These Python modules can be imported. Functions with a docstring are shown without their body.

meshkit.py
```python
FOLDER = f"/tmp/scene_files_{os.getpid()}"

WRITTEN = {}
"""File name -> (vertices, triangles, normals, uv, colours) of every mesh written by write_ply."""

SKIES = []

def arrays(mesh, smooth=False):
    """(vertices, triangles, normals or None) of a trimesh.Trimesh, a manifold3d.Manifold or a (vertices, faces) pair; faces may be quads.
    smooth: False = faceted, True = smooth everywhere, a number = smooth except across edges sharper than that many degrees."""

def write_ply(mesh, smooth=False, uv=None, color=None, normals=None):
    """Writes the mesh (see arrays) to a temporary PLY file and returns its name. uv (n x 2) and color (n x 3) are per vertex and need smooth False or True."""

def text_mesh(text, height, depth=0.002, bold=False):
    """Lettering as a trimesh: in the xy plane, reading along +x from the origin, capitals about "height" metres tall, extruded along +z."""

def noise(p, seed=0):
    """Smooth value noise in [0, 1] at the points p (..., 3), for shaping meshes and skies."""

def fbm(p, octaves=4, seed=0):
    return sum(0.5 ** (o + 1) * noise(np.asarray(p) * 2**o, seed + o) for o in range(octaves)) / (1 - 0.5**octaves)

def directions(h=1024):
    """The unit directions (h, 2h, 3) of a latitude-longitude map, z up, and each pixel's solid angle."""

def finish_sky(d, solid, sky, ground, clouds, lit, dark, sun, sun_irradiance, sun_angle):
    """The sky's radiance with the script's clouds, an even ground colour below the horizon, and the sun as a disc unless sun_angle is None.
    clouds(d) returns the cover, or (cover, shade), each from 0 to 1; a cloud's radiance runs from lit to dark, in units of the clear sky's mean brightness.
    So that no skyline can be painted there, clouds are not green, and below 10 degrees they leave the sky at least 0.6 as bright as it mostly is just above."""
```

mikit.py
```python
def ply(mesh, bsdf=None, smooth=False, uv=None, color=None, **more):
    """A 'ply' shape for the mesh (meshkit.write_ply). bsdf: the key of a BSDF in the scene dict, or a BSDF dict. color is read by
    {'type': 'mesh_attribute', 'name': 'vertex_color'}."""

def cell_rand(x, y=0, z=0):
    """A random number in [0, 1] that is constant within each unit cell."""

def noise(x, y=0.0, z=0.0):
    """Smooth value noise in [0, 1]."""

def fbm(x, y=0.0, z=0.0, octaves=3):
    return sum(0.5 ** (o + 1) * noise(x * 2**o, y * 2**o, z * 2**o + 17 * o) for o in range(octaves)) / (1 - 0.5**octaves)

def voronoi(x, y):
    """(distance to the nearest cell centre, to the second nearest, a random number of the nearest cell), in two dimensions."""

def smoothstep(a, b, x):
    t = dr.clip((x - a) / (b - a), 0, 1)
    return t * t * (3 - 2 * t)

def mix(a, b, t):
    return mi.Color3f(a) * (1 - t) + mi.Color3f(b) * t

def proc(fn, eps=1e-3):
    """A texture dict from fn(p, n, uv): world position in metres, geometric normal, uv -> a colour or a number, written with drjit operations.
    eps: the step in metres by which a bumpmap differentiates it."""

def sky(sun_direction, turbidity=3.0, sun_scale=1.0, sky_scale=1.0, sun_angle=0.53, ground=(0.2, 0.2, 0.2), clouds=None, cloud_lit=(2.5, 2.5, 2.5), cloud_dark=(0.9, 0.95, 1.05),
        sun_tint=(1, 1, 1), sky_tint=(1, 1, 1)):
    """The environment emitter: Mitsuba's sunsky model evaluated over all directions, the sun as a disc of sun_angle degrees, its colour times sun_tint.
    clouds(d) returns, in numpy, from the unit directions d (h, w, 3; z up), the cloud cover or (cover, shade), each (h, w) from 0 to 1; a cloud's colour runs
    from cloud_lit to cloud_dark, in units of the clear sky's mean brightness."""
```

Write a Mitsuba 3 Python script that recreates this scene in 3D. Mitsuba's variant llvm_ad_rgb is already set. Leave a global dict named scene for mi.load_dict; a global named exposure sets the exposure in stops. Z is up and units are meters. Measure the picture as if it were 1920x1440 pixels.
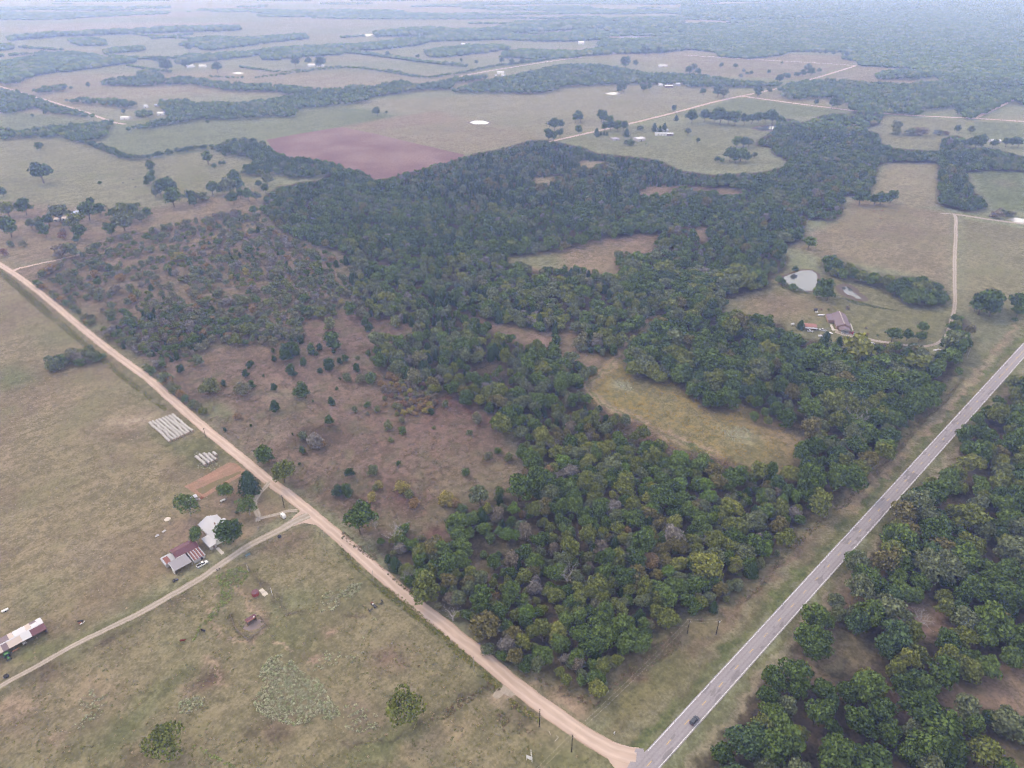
import math, random
import numpy as np
import trimesh, shapely
import drjit as dr
import mitsuba as mi
import mikit, meshkit
from shapely.geometry import Polygon, LineString, MultiPoint
from shapely.ops import unary_union

T = mi.ScalarTransform4f
scene, labels = {}, {}

# ------------------------------------------------------------------ camera, sky, exposure
CAM_H = 257.0                                   # metres above the fields
FOCAL = 1331.0                                  # focal length in pixels of the 1920 px wide photograph
PITCH = math.atan((720.0 + 66.0) / FOCAL)       # looking down
scene['camera'] = {
    'type': 'perspective', 'fov': math.degrees(2 * math.atan(960 / FOCAL)), 'fov_axis': 'x',
    'near_clip': 1.0, 'far_clip': 60000.0,
    'to_world': T().look_at(origin=[0, 0, CAM_H], target=[0, math.cos(PITCH), CAM_H - math.sin(PITCH)], up=[0, 0, 1]),
    'medium': {'type': 'ref', 'id': 'haze_air'},
}
exposure = 2.35
HAZE = (0.80e-4, 1.08e-4, 2.2e-4)               # extinction per metre of the haze (red, green, blue)


def overcast(d):
    """An even layer of cloud, whiter towards the hazy horizon."""
    up = np.clip(d[..., 2], 0, 1)
    return np.ones(up.shape), np.clip(up * 1.3, 0, 1)


scene['sky'] = mikit.sky((-0.62, 0.55, 0.80), turbidity=3, sun_scale=0.28, sun_angle=16, clouds=overcast,
                         cloud_lit=(6.6, 6.45, 7.0), cloud_dark=(2.35, 2.32, 2.52), sun_tint=(1.0, 0.97, 0.95))

# ------------------------------------------------------------------ helpers
rng = np.random.default_rng(7)
cP, sP = math.cos(PITCH), math.sin(PITCH)


def at(x, y, z=0.0):
    """The point of the plane z that a pixel of the survey photograph lies over (survey of the site)."""
    u, v = (np.asarray(x, float) - 960) / FOCAL, (np.asarray(y, float) - 720) / FOCAL
    t = (CAM_H - z) / (sP + v * cP)
    return np.stack([u * t, (cP - v * sP) * t, np.broadcast_to(np.asarray(z, float), np.shape(u * t))], -1)


def pix(p):
    p = np.asarray(p, float)
    X, Y, Zc = p[..., 0], p[..., 1], p[..., 2] - CAM_H
    d = Y * cP - Zc * sP
    return 960 + FOCAL * X / d, 720 + FOCAL * (-(Y * sP + Zc * cP)) / d


def scale_at(x, y):
    """Pixels per metre (of the 1920 px photograph) at a ground point seen at pixel x, y."""
    v = (np.asarray(y, float) - 720) / FOCAL
    return FOCAL * (sP + v * cP) / CAM_H


TILE = {'A': (0, 0, 3), 'B': (640, 0, 3), 'C': (1280, 0, 3), 'D': (0, 480, 3), 'E': (640, 480, 3), 'F': (1280, 480, 3),
        'G': (0, 960, 3), 'H': (640, 960, 3), 'I': (1280, 960, 3), 'P': (0, 0, 1)}


def Z(tile, pts):
    ox, oy, s = TILE[tile] if isinstance(tile, str) else tile
    p = np.asarray(pts, float).copy()
    p[:, 0] = p[:, 0] / s + ox
    p[:, 1] = p[:, 1] / s + oy
    if p.shape[1] > 2:
        p[:, 2] /= s
    return p


ORD = ['first', 'second', 'third', 'fourth', 'fifth', 'sixth', 'seventh', 'eighth', 'ninth', 'tenth', 'eleventh', 'twelfth', 'thirteenth', 'fourteenth', 'fifteenth', 'sixteenth', 'seventeenth', 'eighteenth', 'nineteenth', 'twentieth']
ORD += [t + '-' + o if o else u for t, u in (('twenty', ''), ('thirty', 'thirtieth'), ('forty', 'fortieth'), ('fifty', 'fiftieth'), ('sixty', 'sixtieth'), ('seventy', 'seventieth'), ('eighty', 'eightieth'), ('ninety', 'ninetieth')) for o in ([''] if u else []) + ORD[:9]]
ORD += [f'{k}{ {1: "st", 2: "nd", 3: "rd"}.get(k % 10 if k // 10 % 10 != 1 else 0, "th")}' for k in range(100, 320)]


def numbered(name):
    if name not in scene and name not in labels and not any(k.startswith(name + '__') for k in (name,)):
        if name not in USED:
            USED.add(name)
            return name
    n = COUNT.get(name, 0)
    while True:
        n += 1
        key = f'{name}_{n:03d}'
        if key not in USED:
            COUNT[name] = n
            USED.add(key)
            return key


USED, COUNT = set(), {}


def thing(name, label=None, cat=None, group=None, kind=None):
    key = numbered(name)
    d = {}
    if label: d['label'] = label
    if cat: d['category'] = cat
    if group: d['group'] = group
    if kind: d['kind'] = kind
    if d: labels[key] = d
    return key


def put(name, mesh, m, parent=None, smooth=False, **kw):
    """One mesh as ONE entry: a part if it has a parent, else a thing of its own."""
    key = numbered((parent + '__' if parent else '') + name)
    scene[key] = mikit.ply(mesh, m, smooth, **kw)
    return key


def struct(name, mesh, m, label=None, kind='structure', **kw):
    key = put(name, mesh, m, **kw)
    labels[key] = {'kind': kind}
    if label: labels[key]['label'] = label
    return key


def join(*ms):
    vs, fs, n = [], [], 0
    for m in ms:
        v, f = (m.vertices, m.faces) if hasattr(m, 'vertices') else m
        f = np.asarray(f)
        if f.shape[1] == 4:
            f = np.vstack([f[:, [0, 1, 2]], f[:, [0, 2, 3]]])
        vs.append(np.asarray(v, float)); fs.append(f + n); n += len(v)
    return np.vstack(vs), np.vstack(fs)


def moved(m, M):
    v, f = (m.vertices, m.faces) if hasattr(m, 'vertices') else m
    M = np.asarray(M)
    return np.asarray(v) @ M[:3, :3].T + M[:3, 3], np.asarray(f)


def frame(origin, ax, up=(0, 0, 1)):
    """4x4 with local x along the horizontal direction ax, local y to its left, z up."""
    ax = np.array([ax[0], ax[1], 0.0]); ax /= np.linalg.norm(ax)
    M = np.eye(4)
    M[:3, 0], M[:3, 1], M[:3, 2], M[:3, 3] = ax, [-ax[1], ax[0], 0], [0, 0, 1], origin
    return M


def box(x0, x1, y0, y1, z0, z1):
    v = np.array([[x, y, z] for z in (z0, z1) for x, y in ((x0, y0), (x1, y0), (x1, y1), (x0, y1))], float)
    return v, np.array([[3, 2, 1, 0], [4, 5, 6, 7], [0, 1, 5, 4], [1, 2, 6, 5], [2, 3, 7, 6], [3, 0, 4, 7]])


def slab(quad, t):
    """A quad (4 points, counter-clockwise from above) thickened downwards by t."""
    q = np.asarray(quad, float)
    n = np.cross(q[1] - q[0], q[3] - q[0]); n /= np.linalg.norm(n)
    v = np.vstack([q - n * t, q])
    return v, np.array([[3, 2, 1, 0], [4, 5, 6, 7], [0, 1, 5, 4], [1, 2, 6, 5], [2, 3, 7, 6], [3, 0, 4, 7]])


def tube(pts, radii, n=6, cap=True):
    pts = np.asarray(pts, float); radii = np.broadcast_to(radii, len(pts))
    vs, fs = [], []
    for i, (p, r) in enumerate(zip(pts, radii)):
        d = pts[min(i + 1, len(pts) - 1)] - pts[max(i - 1, 0)]
        d = d / np.linalg.norm(d)
        a = np.cross(d, [0.31, 0.17, 0.94]); a = a / np.linalg.norm(a) if np.linalg.norm(a) > 1e-3 else np.array([1.0, 0, 0])
        b = np.cross(d, a)
        for k in range(n):
            w = 2 * math.pi * k / n
            vs.append(p + r * (math.cos(w) * a + math.sin(w) * b))
    for i in range(len(pts) - 1):
        for k in range(n):
            q = [i * n + k, i * n + (k + 1) % n, (i + 1) * n + (k + 1) % n, (i + 1) * n + k]
            fs += [[q[0], q[1], q[2]], [q[0], q[2], q[3]]]
    if cap:
        for base in (0, (len(pts) - 1) * n):
            for k in range(1, n - 1):
                fs.append([base, base + k, base + k + 1])
    return np.array(vs), np.array(fs)


def cyl(p0, p1, r, n=10):
    return tube([p0, p1], [r, r], n)


def smooth_line(p, step):
    """A centripetal-ish curve through the points, resampled."""
    p = np.asarray(p, float)
    d = np.r_[0, np.cumsum(np.linalg.norm(np.diff(p, axis=0), axis=1))]
    from scipy.interpolate import PchipInterpolator
    s = np.linspace(0, d[-1], max(2, int(d[-1] / step) + 1))
    return np.stack([PchipInterpolator(d, p[:, k])(s) for k in range(p.shape[1])], 1)


def ribbon(line, width, z, wob=0.0, seed=0, step=2.5, n_across=1):
    """A flat road strip along a line of ground points; the edges wander by wob metres."""
    c = smooth_line(np.asarray(line)[:, :2], step)
    d = np.gradient(c, axis=0); d /= np.linalg.norm(d, axis=1, keepdims=True)
    n = np.stack([-d[:, 1], d[:, 0]], 1)
    w = np.broadcast_to(np.asarray(width, float) if np.ndim(width) == 0 else np.interp(np.linspace(0, 1, len(c)), np.linspace(0, 1, len(width)), width), len(c))
    s = np.arange(len(c)) * step
    q = lambda k: (meshkit.fbm(np.stack([s / 4.0, s * 0 + k, s * 0 + seed], 1), 3) - 0.5) * 2 * wob
    a, b = c + n * (w / 2 + q(0.3))[:, None], c - n * (w / 2 + q(7.3))[:, None]
    v = np.vstack([np.c_[a, np.full(len(a), z)], np.c_[b, np.full(len(b), z)]])
    k = np.arange(len(c) - 1); m = len(c)
    f = np.vstack([np.stack([k, k + m, k + m + 1], 1), np.stack([k, k + m + 1, k + 1], 1)])
    return v, f


def flat_poly(pts, z, wob=0.0, seed=0, step=3.0):
    """A polygon sheet on the ground with a wandering outline."""
    p = np.asarray(pts, float)[:, :2]
    if wob:
        ring = np.vstack([p, p[:1]])
        ls = LineString(ring); n = max(8, int(ls.length / step))
        q = np.array([ls.interpolate(i / n, normalized=True).coords[0] for i in range(n)])
        q = q + (np.stack([meshkit.fbm(np.c_[q / (step * 2.5), np.full(n, seed + k)], 3) for k in (0.5, 9.5)], 1) - 0.5) * 2 * wob
        p = q
    poly = Polygon(p).buffer(0)
    if poly.geom_type != 'Polygon':
        poly = max(poly.geoms, key=lambda g: g.area)
    v, f = trimesh.creation.triangulate_polygon(poly, engine='earcut')
    f = np.asarray(f)
    a = v[f[:, 0]]; cr = np.cross(v[f[:, 1]] - a, v[f[:, 2]] - a)
    f[cr < 0] = f[cr < 0][:, ::-1]
    return np.c_[v, np.full(len(v), z)], f


def rgb(*c):
    return {'type': 'rgb', 'value': [float(x) for x in c]}


def mat(name, color, rough=0.8, **kw):
    scene[name] = {'type': 'twosided', 'b': {'type': 'principled', 'base_color': rgb(*color) if not isinstance(color, dict) else color, 'roughness': rough, 'specular': kw.pop('specular', 0.3), **kw}}
    return name


def matte(name, color):
    scene[name] = {'type': 'twosided', 'b': {'type': 'diffuse', 'reflectance': rgb(*color) if not isinstance(color, dict) else color}}
    return name
# ------------------------------------------------------------------ plants: where woods stand (outlines surveyed from the air photograph)
def world_poly(px):
    p = np.asarray(px, float)
    return Polygon(at(p[:, 0], np.maximum(p[:, 1], 4))[:, :2]).buffer(0)


PXP = lambda *t: np.vstack([Z(tile, pts) for tile, pts in t])
MAIN = PXP(
    ('P', [(640, 313), (660, 313), (690, 327), (707, 337), (727, 333), (763, 320), (800, 313), (827, 303), (873, 293), (893, 287), (930, 280), (960, 273), (993, 263), (1023, 262), (1047, 267), (1090, 275), (1120, 287), (1150, 290),
           (1180, 293), (1220, 297), (1240, 303), (1280, 320), (1337, 328), (1427, 323), (1467, 313), (1474, 303), (1447, 287), (1447, 277), (1413, 273), (1417, 267), (1443, 250), (1463, 223), (1480, 222), (1507, 230), (1540, 217),
           (1563, 213), (1600, 213), (1613, 203), (1647, 203), (1657, 213), (1650, 233), (1620, 243), (1647, 250), (1650, 267), (1673, 277), (1707, 280), (1763, 283), (1770, 260), (1793, 253), (1810, 260), (1810, 277), (1847, 277),
           (1880, 283), (1930, 297), (1930, 323), (1860, 320), (1813, 323), (1827, 360), (1843, 370), (1853, 387), (1833, 397), (1807, 398), (1773, 388), (1757, 383), (1760, 310), (1757, 305), (1663, 305), (1643, 313), (1643, 333),
           (1630, 363), (1580, 370), (1582, 400), (1567, 413), (1513, 413), (1510, 433), (1507, 447), (1480, 460), (1457, 467), (1477, 480), (1475, 507), (1447, 523), (1447, 540), (1420, 547), (1403, 547), (1377, 560), (1360, 560),
           (1363, 590), (1397, 593), (1430, 597), (1467, 607), (1477, 623), (1507, 633), (1540, 640), (1563, 643), (1573, 660), (1580, 667), (1593, 660), (1613, 647), (1647, 643), (1680, 647), (1713, 647), (1743, 667), (1747, 687),
           (1760, 667), (1773, 653), (1777, 613), (1777, 600), (1800, 590), (1823, 610), (1820, 640), (1807, 667), (1797, 707), (1763, 740), (1723, 773), (1710, 790), (1680, 820), (1673, 847), (1647, 873), (1620, 897), (1597, 923),
           (1573, 940), (1560, 960), (1520, 987), (1493, 1000), (1487, 1017), (1460, 1037), (1440, 1060), (1413, 1080), (1410, 1100), (1380, 1113), (1363, 1133), (1347, 1150), (1313, 1157), (1280, 1158), (1247, 1187), (1220, 1200),
           (1207, 1227), (1173, 1247), (1153, 1267), (1137, 1287), (1127, 1310), (1107, 1307), (1073, 1293), (1050, 1287), (1020, 1273), (1000, 1263), (960, 1253), (933, 1240), (917, 1233), (893, 1210), (880, 1190), (873, 1167),
           (840, 1160), (820, 1143), (783, 1127), (767, 1107), (750, 1093), (727, 1070), (713, 1040), (703, 1017), (740, 985), (790, 1000), (850, 975), (880, 920), (920, 915), (960, 895), (985, 905), (973, 873), (970, 830),
           (967, 803), (950, 813), (922, 813), (923, 787), (907, 773), (893, 763), (857, 745), (800, 735), (735, 705), (700, 690), (690, 650), (723, 640), (770, 625), (775, 612), (727, 595), (690, 600), (640, 590), (660, 560),
           (640, 480), (560, 450), (520, 430), (490, 400), (497, 367), (523, 350), (560, 343), (600, 337)]))
STRIP = PXP(('D', [(530, 430), (620, 380), (800, 300), (1000, 260), (1250, 320), (1550, 370), (1720, 470), (1690, 490), (1560, 480), (1480, 500), (1200, 500), (1050, 590), (930, 600), (830, 590), (760, 560), (650, 500)]))
BRUSHZONE = PXP(('P', [(60, 520), (110, 480), (150, 470), (170, 455), (233, 437), (300, 423), (373, 405), (443, 393), (490, 400), (520, 430), (560, 450), (640, 480), (660, 560), (640, 590), (575, 605), (573, 637), (433, 640), (350, 600), (177, 610), (120, 560)]))
ORANGE = PXP(('E', [(210, 650), (330, 640), (440, 690), (530, 720), (540, 830), (500, 900), (380, 900), (260, 900), (220, 780)]))
RIGHT = PXP(
    ('P', [(1860, 727), (1887, 713), (1920, 705), (1990, 690), (2150, 760), (2300, 1100), (2300, 1560), (1250, 1560), (1250, 1480), (1280, 1440), (1313, 1417), (1343, 1380), (1360, 1360), (1373, 1327), (1407, 1293), (1400, 1283), (1440, 1250),
           (1487, 1250), (1477, 1213), (1477, 1173), (1530, 1133), (1560, 1110), (1560, 1070), (1587, 1040), (1630, 1033), (1640, 1017), (1633, 990), (1673, 960), (1683, 937), (1707, 910), (1743, 893), (1767, 880), (1780, 870),
           (1777, 847), (1800, 813), (1807, 800), (1820, 780), (1860, 747)]))
ROW = PXP(('F', [(760, 20), (800, 0), (870, 0), (960, 50), (1060, 90), (1200, 105), (1340, 120), (1440, 145), (1490, 200), (1480, 270), (1370, 300), (1250, 275), (1100, 190), (950, 145), (830, 125), (770, 80)]))
MEADOW = PXP(('E', [(1800, 330), (1700, 370), (1590, 490), (1480, 620), (1390, 680), (1370, 740), (1420, 830), (1500, 890), (1600, 930), (1700, 1000), (1800, 1090), (1920, 1140)]),
             ('F', [(0, 1150), (200, 1200), (400, 1215), (520, 1240), (600, 1220), (640, 1150), (690, 1100), (690, 990), (600, 990), (510, 950), (440, 960), (390, 960), (380, 860), (330, 850), (250, 890), (110, 870), (100, 790), (0, 780)]),
             ('E', [(1900, 770), (1850, 690), (1780, 710), (1640, 660), (1600, 600), (1620, 540), (1720, 440), (1830, 350)]))
OPENINGS = [MEADOW] + [PXP(o) for o in (
    ('E', [(700, 310), (760, 350), (840, 380), (900, 370), (1000, 385), (1130, 420), (1200, 450), (1180, 500), (1080, 520), (1000, 490), (940, 470), (850, 450), (830, 400), (720, 380)]),
    ('E', [(1210, 540), (1240, 460), (1250, 390), (1290, 380), (1330, 440), (1340, 540), (1490, 560), (1510, 610), (1380, 650), (1330, 600), (1250, 600)]),
    ('P', [(950, 480), (953, 497), (1000, 508), (1057, 507), (1107, 510), (1160, 527), (1167, 513), (1157, 480), (1227, 480), (1233, 437), (1173, 443), (1113, 453), (1053, 470), (1000, 478)]),
    ('P', [(1270, 427), (1330, 425), (1323, 458), (1293, 440)]),
    ('P', [(1197, 360), (1213, 350), (1280, 347), (1340, 353), (1360, 350), (1420, 360), (1390, 367), (1363, 373), (1343, 363), (1280, 358), (1240, 367), (1207, 370)]),
    ('B', [(1320, 905), (1420, 900), (1490, 905), (1470, 930), (1400, 950), (1340, 935)]),
    ('B', [(1080, 1000), (1190, 990), (1200, 1020), (1140, 1050), (1080, 1035)]),
    ('A', [(1370, 1250), (1470, 1200), (1490, 1230), (1480, 1280), (1420, 1300), (1380, 1280)]),
    ('H', [(450, 150), (500, 60), (620, 50), (610, 130), (540, 190), (470, 200)]),
    ('H', [(700, 270), (840, 270), (850, 370), (760, 390)]),
    ('H', [(860, 210), (1050, 160), (1070, 195), (900, 240)]),
    ('E', [(1690, 150), (1740, 165), (1880, 200), (1860, 225), (1740, 190)]),
    ('I', [(870, 690), (960, 660), (1060, 750), (1060, 790), (990, 860), (930, 860), (870, 870), (820, 960), (640, 890), (690, 820), (790, 760)]),
    ('I', [(1200, 540), (1400, 520), (1500, 640), (1420, 710), (1290, 690)]),
    ('I', [(1840, 840), (1920, 880), (2100, 950), (2100, 1250), (1860, 1150), (1700, 1130), (1500, 1110), (1420, 1040), (1550, 1010), (1700, 980), (1810, 950)]),
    ('I', [(1060, 1130), (1080, 1040), (1280, 1020), (1310, 1190), (1180, 1170)]),
    ('I', [(1620, 1400), (1920, 1300), (2100, 1300), (2100, 1500), (1640, 1500)]),
    ('I', [(1560, 270), (1690, 260), (1700, 350), (1580, 360)]),
    ('F', [(1560, 1190), (1700, 1210), (1770, 1270), (1680, 1290), (1590, 1270)]),
    ('F', [(1460, 1430), (1480, 1370), (1640, 1330), (1620, 1400), (1520, 1440)]),
    ('F', [(1470, 1130), (1490, 1085), (1560, 1090), (1530, 1130)]),
)]
# the woods and hedges of the plain beyond; the last number is the spacing of the trees
FARWOODS = [
    ('A', [(0, 490), (100, 505), (240, 555), (330, 590), (430, 615), (540, 645), (545, 668), (480, 662), (300, 642), (200, 612), (0, 655)]),
    ('A', [(175, 510), (240, 480), (330, 473), (430, 488), (432, 502), (330, 517), (220, 532), (180, 527)]),
    ('A', [(545, 470), (600, 440), (680, 428), (750, 430), (780, 393), (840, 378), (900, 408), (940, 440), (1000, 425), (1100, 428), (1200, 450), (1330, 460), (1500, 468), (1660, 480), (1760, 490), (1920, 495), (1920, 540), (1680, 545), (1600, 532), (1500, 517), (1300, 517), (1200, 502), (1060, 477), (900, 483), (780, 487), (545, 483)]),
    ('A', [(340, 560), (400, 548), (640, 548), (770, 573), (772, 602), (720, 612), (560, 592), (380, 582)]),
    ('A', [(890, 580), (900, 558), (1040, 548), (1080, 570), (1250, 568), (1300, 575), (1450, 558), (1680, 528), (1920, 490), (1920, 592), (1680, 617), (1662, 660), (1500, 662), (1290, 678), (1160, 672), (1040, 692), (920, 712), (760, 737), (670, 748), (700, 718), (850, 680), (960, 640), (900, 620)]),
    ('A', [(750, 628), (800, 613), (875, 628), (872, 658), (760, 668)]),
    ('A', [(0, 718), (60, 713), (100, 733), (300, 698), (450, 688), (560, 673), (640, 668), (642, 697), (622, 742), (602, 772), (560, 792), (450, 795), (380, 792), (345, 772), (150, 777), (0, 793)]),
    ('A', [(1180, 818), (1280, 788), (1400, 773), (1470, 788), (1530, 838), (1600, 868), (1700, 888), (1850, 908), (1930, 925), (1930, 990), (1830, 995), (1740, 1000), (1680, 1012), (1600, 1003), (1570, 988), (1430, 992), (1355, 988), (1360, 930), (1430, 905), (1300, 873), (1190, 853)]),
    ('A', [(0, 350), (100, 328), (270, 298), (330, 293), (400, 288), (560, 308), (590, 330), (700, 318), (780, 340), (600, 362), (400, 392), (250, 402), (110, 432), (100, 472), (0, 478)]),
    ('A', [(390, 220), (500, 208), (590, 223), (590, 248), (480, 253), (420, 243)]),
    ('A', [(590, 275), (800, 258), (822, 275), (680, 288), (600, 293)]),
    ('A', [(1000, 250), (1100, 213), (1200, 203), (1380, 213), (1700, 188), (1740, 210), (1500, 232), (1370, 252), (1200, 273), (1150, 278), (1100, 252)]),
    ('A', [(980, 340), (1040, 308), (1200, 303), (1450, 288), (1460, 302), (1320, 318), (1200, 333), (1000, 353)]),
    ('A', [(1480, 278), (1600, 263), (1930, 248), (1930, 298), (1700, 313), (1500, 333), (1470, 313)]),
    ('A', [(0, 215), (200, 190), (420, 178), (700, 168), (1000, 150), (1350, 145), (1350, 165), (1050, 172), (700, 185), (300, 200), (0, 225)]),
    ('A', [(0, 250), (60, 245), (70, 270), (0, 280)]),
    ('B', [(0, 488), (70, 472), (200, 478), (250, 458), (330, 448), (440, 468), (500, 458), (560, 448), (610, 438), (640, 428), (760, 418), (832, 418), (835, 447), (640, 472), (625, 508), (480, 508), (330, 528), (180, 548), (150, 573), (80, 583), (0, 593)]),
    ('B', [(620, 500), (700, 468), (830, 438), (970, 418), (1100, 388), (1200, 363), (1350, 353), (1500, 363), (1650, 388), (1700, 403), (1930, 408), (1930, 475), (1800, 478), (1700, 473), (1450, 483), (1300, 493), (1240, 493), (1220, 513), (1150, 523), (1050, 533), (750, 523), (620, 523)]),
    ('B', [(910, 290), (1000, 278), (1200, 283), (1350, 288), (1450, 268), (1600, 258), (1750, 253), (1930, 238), (1930, 275), (1750, 290), (1530, 295), (1400, 303), (1250, 323), (1060, 323), (920, 313)]),
    ('B', [(470, 285), (560, 268), (700, 253), (900, 253), (950, 265), (830, 283), (720, 298), (580, 313), (500, 318)]),
    ('B', [(0, 250), (200, 238), (330, 218), (450, 205), (560, 195), (700, 180), (800, 175), (930, 180), (1000, 195), (1100, 200), (1300, 190), (1500, 190), (1500, 215), (1300, 225), (1100, 225), (900, 215), (700, 222), (500, 225), (400, 250), (200, 272), (0, 280)]),
    ('B', [(180, 180), (500, 150), (640, 165), (850, 160), (1000, 120), (1400, 110), (1920, 90), (1920, 180), (1700, 185), (1530, 185), (1480, 150), (1200, 165), (1000, 180), (700, 180), (450, 200), (200, 195)]),
    ('B', [(1480, 215), (1560, 220), (1700, 215), (1930, 190), (1930, 245), (1750, 255), (1500, 260), (1440, 245)]),
    ('C', [(0, 140), (200, 150), (450, 110), (700, 120), (1000, 70), (1400, 30), (1980, 12), (1980, 420), (1930, 470), (1930, 590), (1860, 562), (1800, 583), (1640, 667), (1580, 662), (1560, 602), (1480, 602), (1360, 612), (1350, 642), (1130, 637), (1000, 622), (950, 617), (940, 602), (900, 557), (760, 542), (650, 557), (560, 542), (550, 500), (600, 475), (700, 453), (860, 453), (1000, 463), (1200, 478), (1330, 468), (1440, 470), (1450, 440), (1380, 400), (1350, 385), (1200, 373), (1000, 362), (990, 340), (900, 322), (905, 300), (1010, 300), (1120, 300), (760, 282), (600, 285), (560, 303), (350, 323), (200, 313), (200, 290), (60, 275), (0, 270)]),
    ('C', [(1090, 420), (1150, 395), (1330, 395), (1400, 400), (1390, 430), (1330, 445), (1100, 445)]),
    ('C', [(0, 408), (140, 418), (300, 448), (560, 458), (568, 492), (300, 493), (0, 495)]),
    ('C', [(0, 20), (100, 30), (700, 15), (1300, 5), (1980, 0), (1980, 30), (1400, 35), (1000, 75), (700, 100), (300, 110), (0, 90)]),
]
HEDGES = [  # centre lines of single-file hedges: points, width in photo pixels
    ('A', [(430, 795), (530, 825), (600, 848), (660, 875), (740, 900), (770, 902), (900, 880), (1000, 862), (1100, 850), (1190, 838)]),
    ('A', [(1360, 380), (1500, 402), (1560, 412), (1700, 402), (1920, 382)]), ('A', [(1440, 445), (1600, 425), (1750, 405), (1920, 390)]), ('A', [(1180, 440), (1360, 445)]), ('A', [(720, 372), (800, 385), (960, 408)]),
    ('B', [(30, 298), (160, 312), (260, 324), (430, 348), (560, 364), (700, 384)]), ('B', [(0, 385), (100, 390), (270, 412), (400, 432), (500, 442), (610, 425), (700, 412), (800, 390), (960, 363), (1120, 343), (1220, 328)]),
    ('B', [(40, 290), (250, 320), (420, 345)]), ('B', [(270, 400), (340, 420), (430, 440)]),
    ('A', [(740, 190), (960, 215), (1180, 225)]), ('A', [(860, 220), (1080, 195)]), ('A', [(120, 270), (330, 285)]), ('A', [(600, 300), (900, 335), (1000, 330)]), ('A', [(0, 320), (260, 300)]),
    ('A', [(1280, 305), (1480, 290)]), ('B', [(0, 215), (130, 205)]), ('B', [(900, 325), (1020, 330), (1120, 345)]),
]


# ------------------------------------------------------------------ what grows or lies on the ground, field by field (world coordinates)
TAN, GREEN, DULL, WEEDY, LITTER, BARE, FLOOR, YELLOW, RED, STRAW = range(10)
NCLS = 10
NEAR = (-680.0, 130.0, 1.6, 1040, 800)          # x0, y0, cell, columns, rows
FAR = (-5600.0, 1000.0, 8.0, 1500, 1000)


def blank(default):
    return lambda g: np.stack([np.full((g[4], g[3]), 1.0 if k == default else 0.0, np.float32) for k in range(NCLS)])


def grid_xy(g):
    return np.meshgrid(g[0] + (np.arange(g[3]) + 0.5) * g[2], g[1] + (np.arange(g[4]) + 0.5) * g[2])


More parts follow.
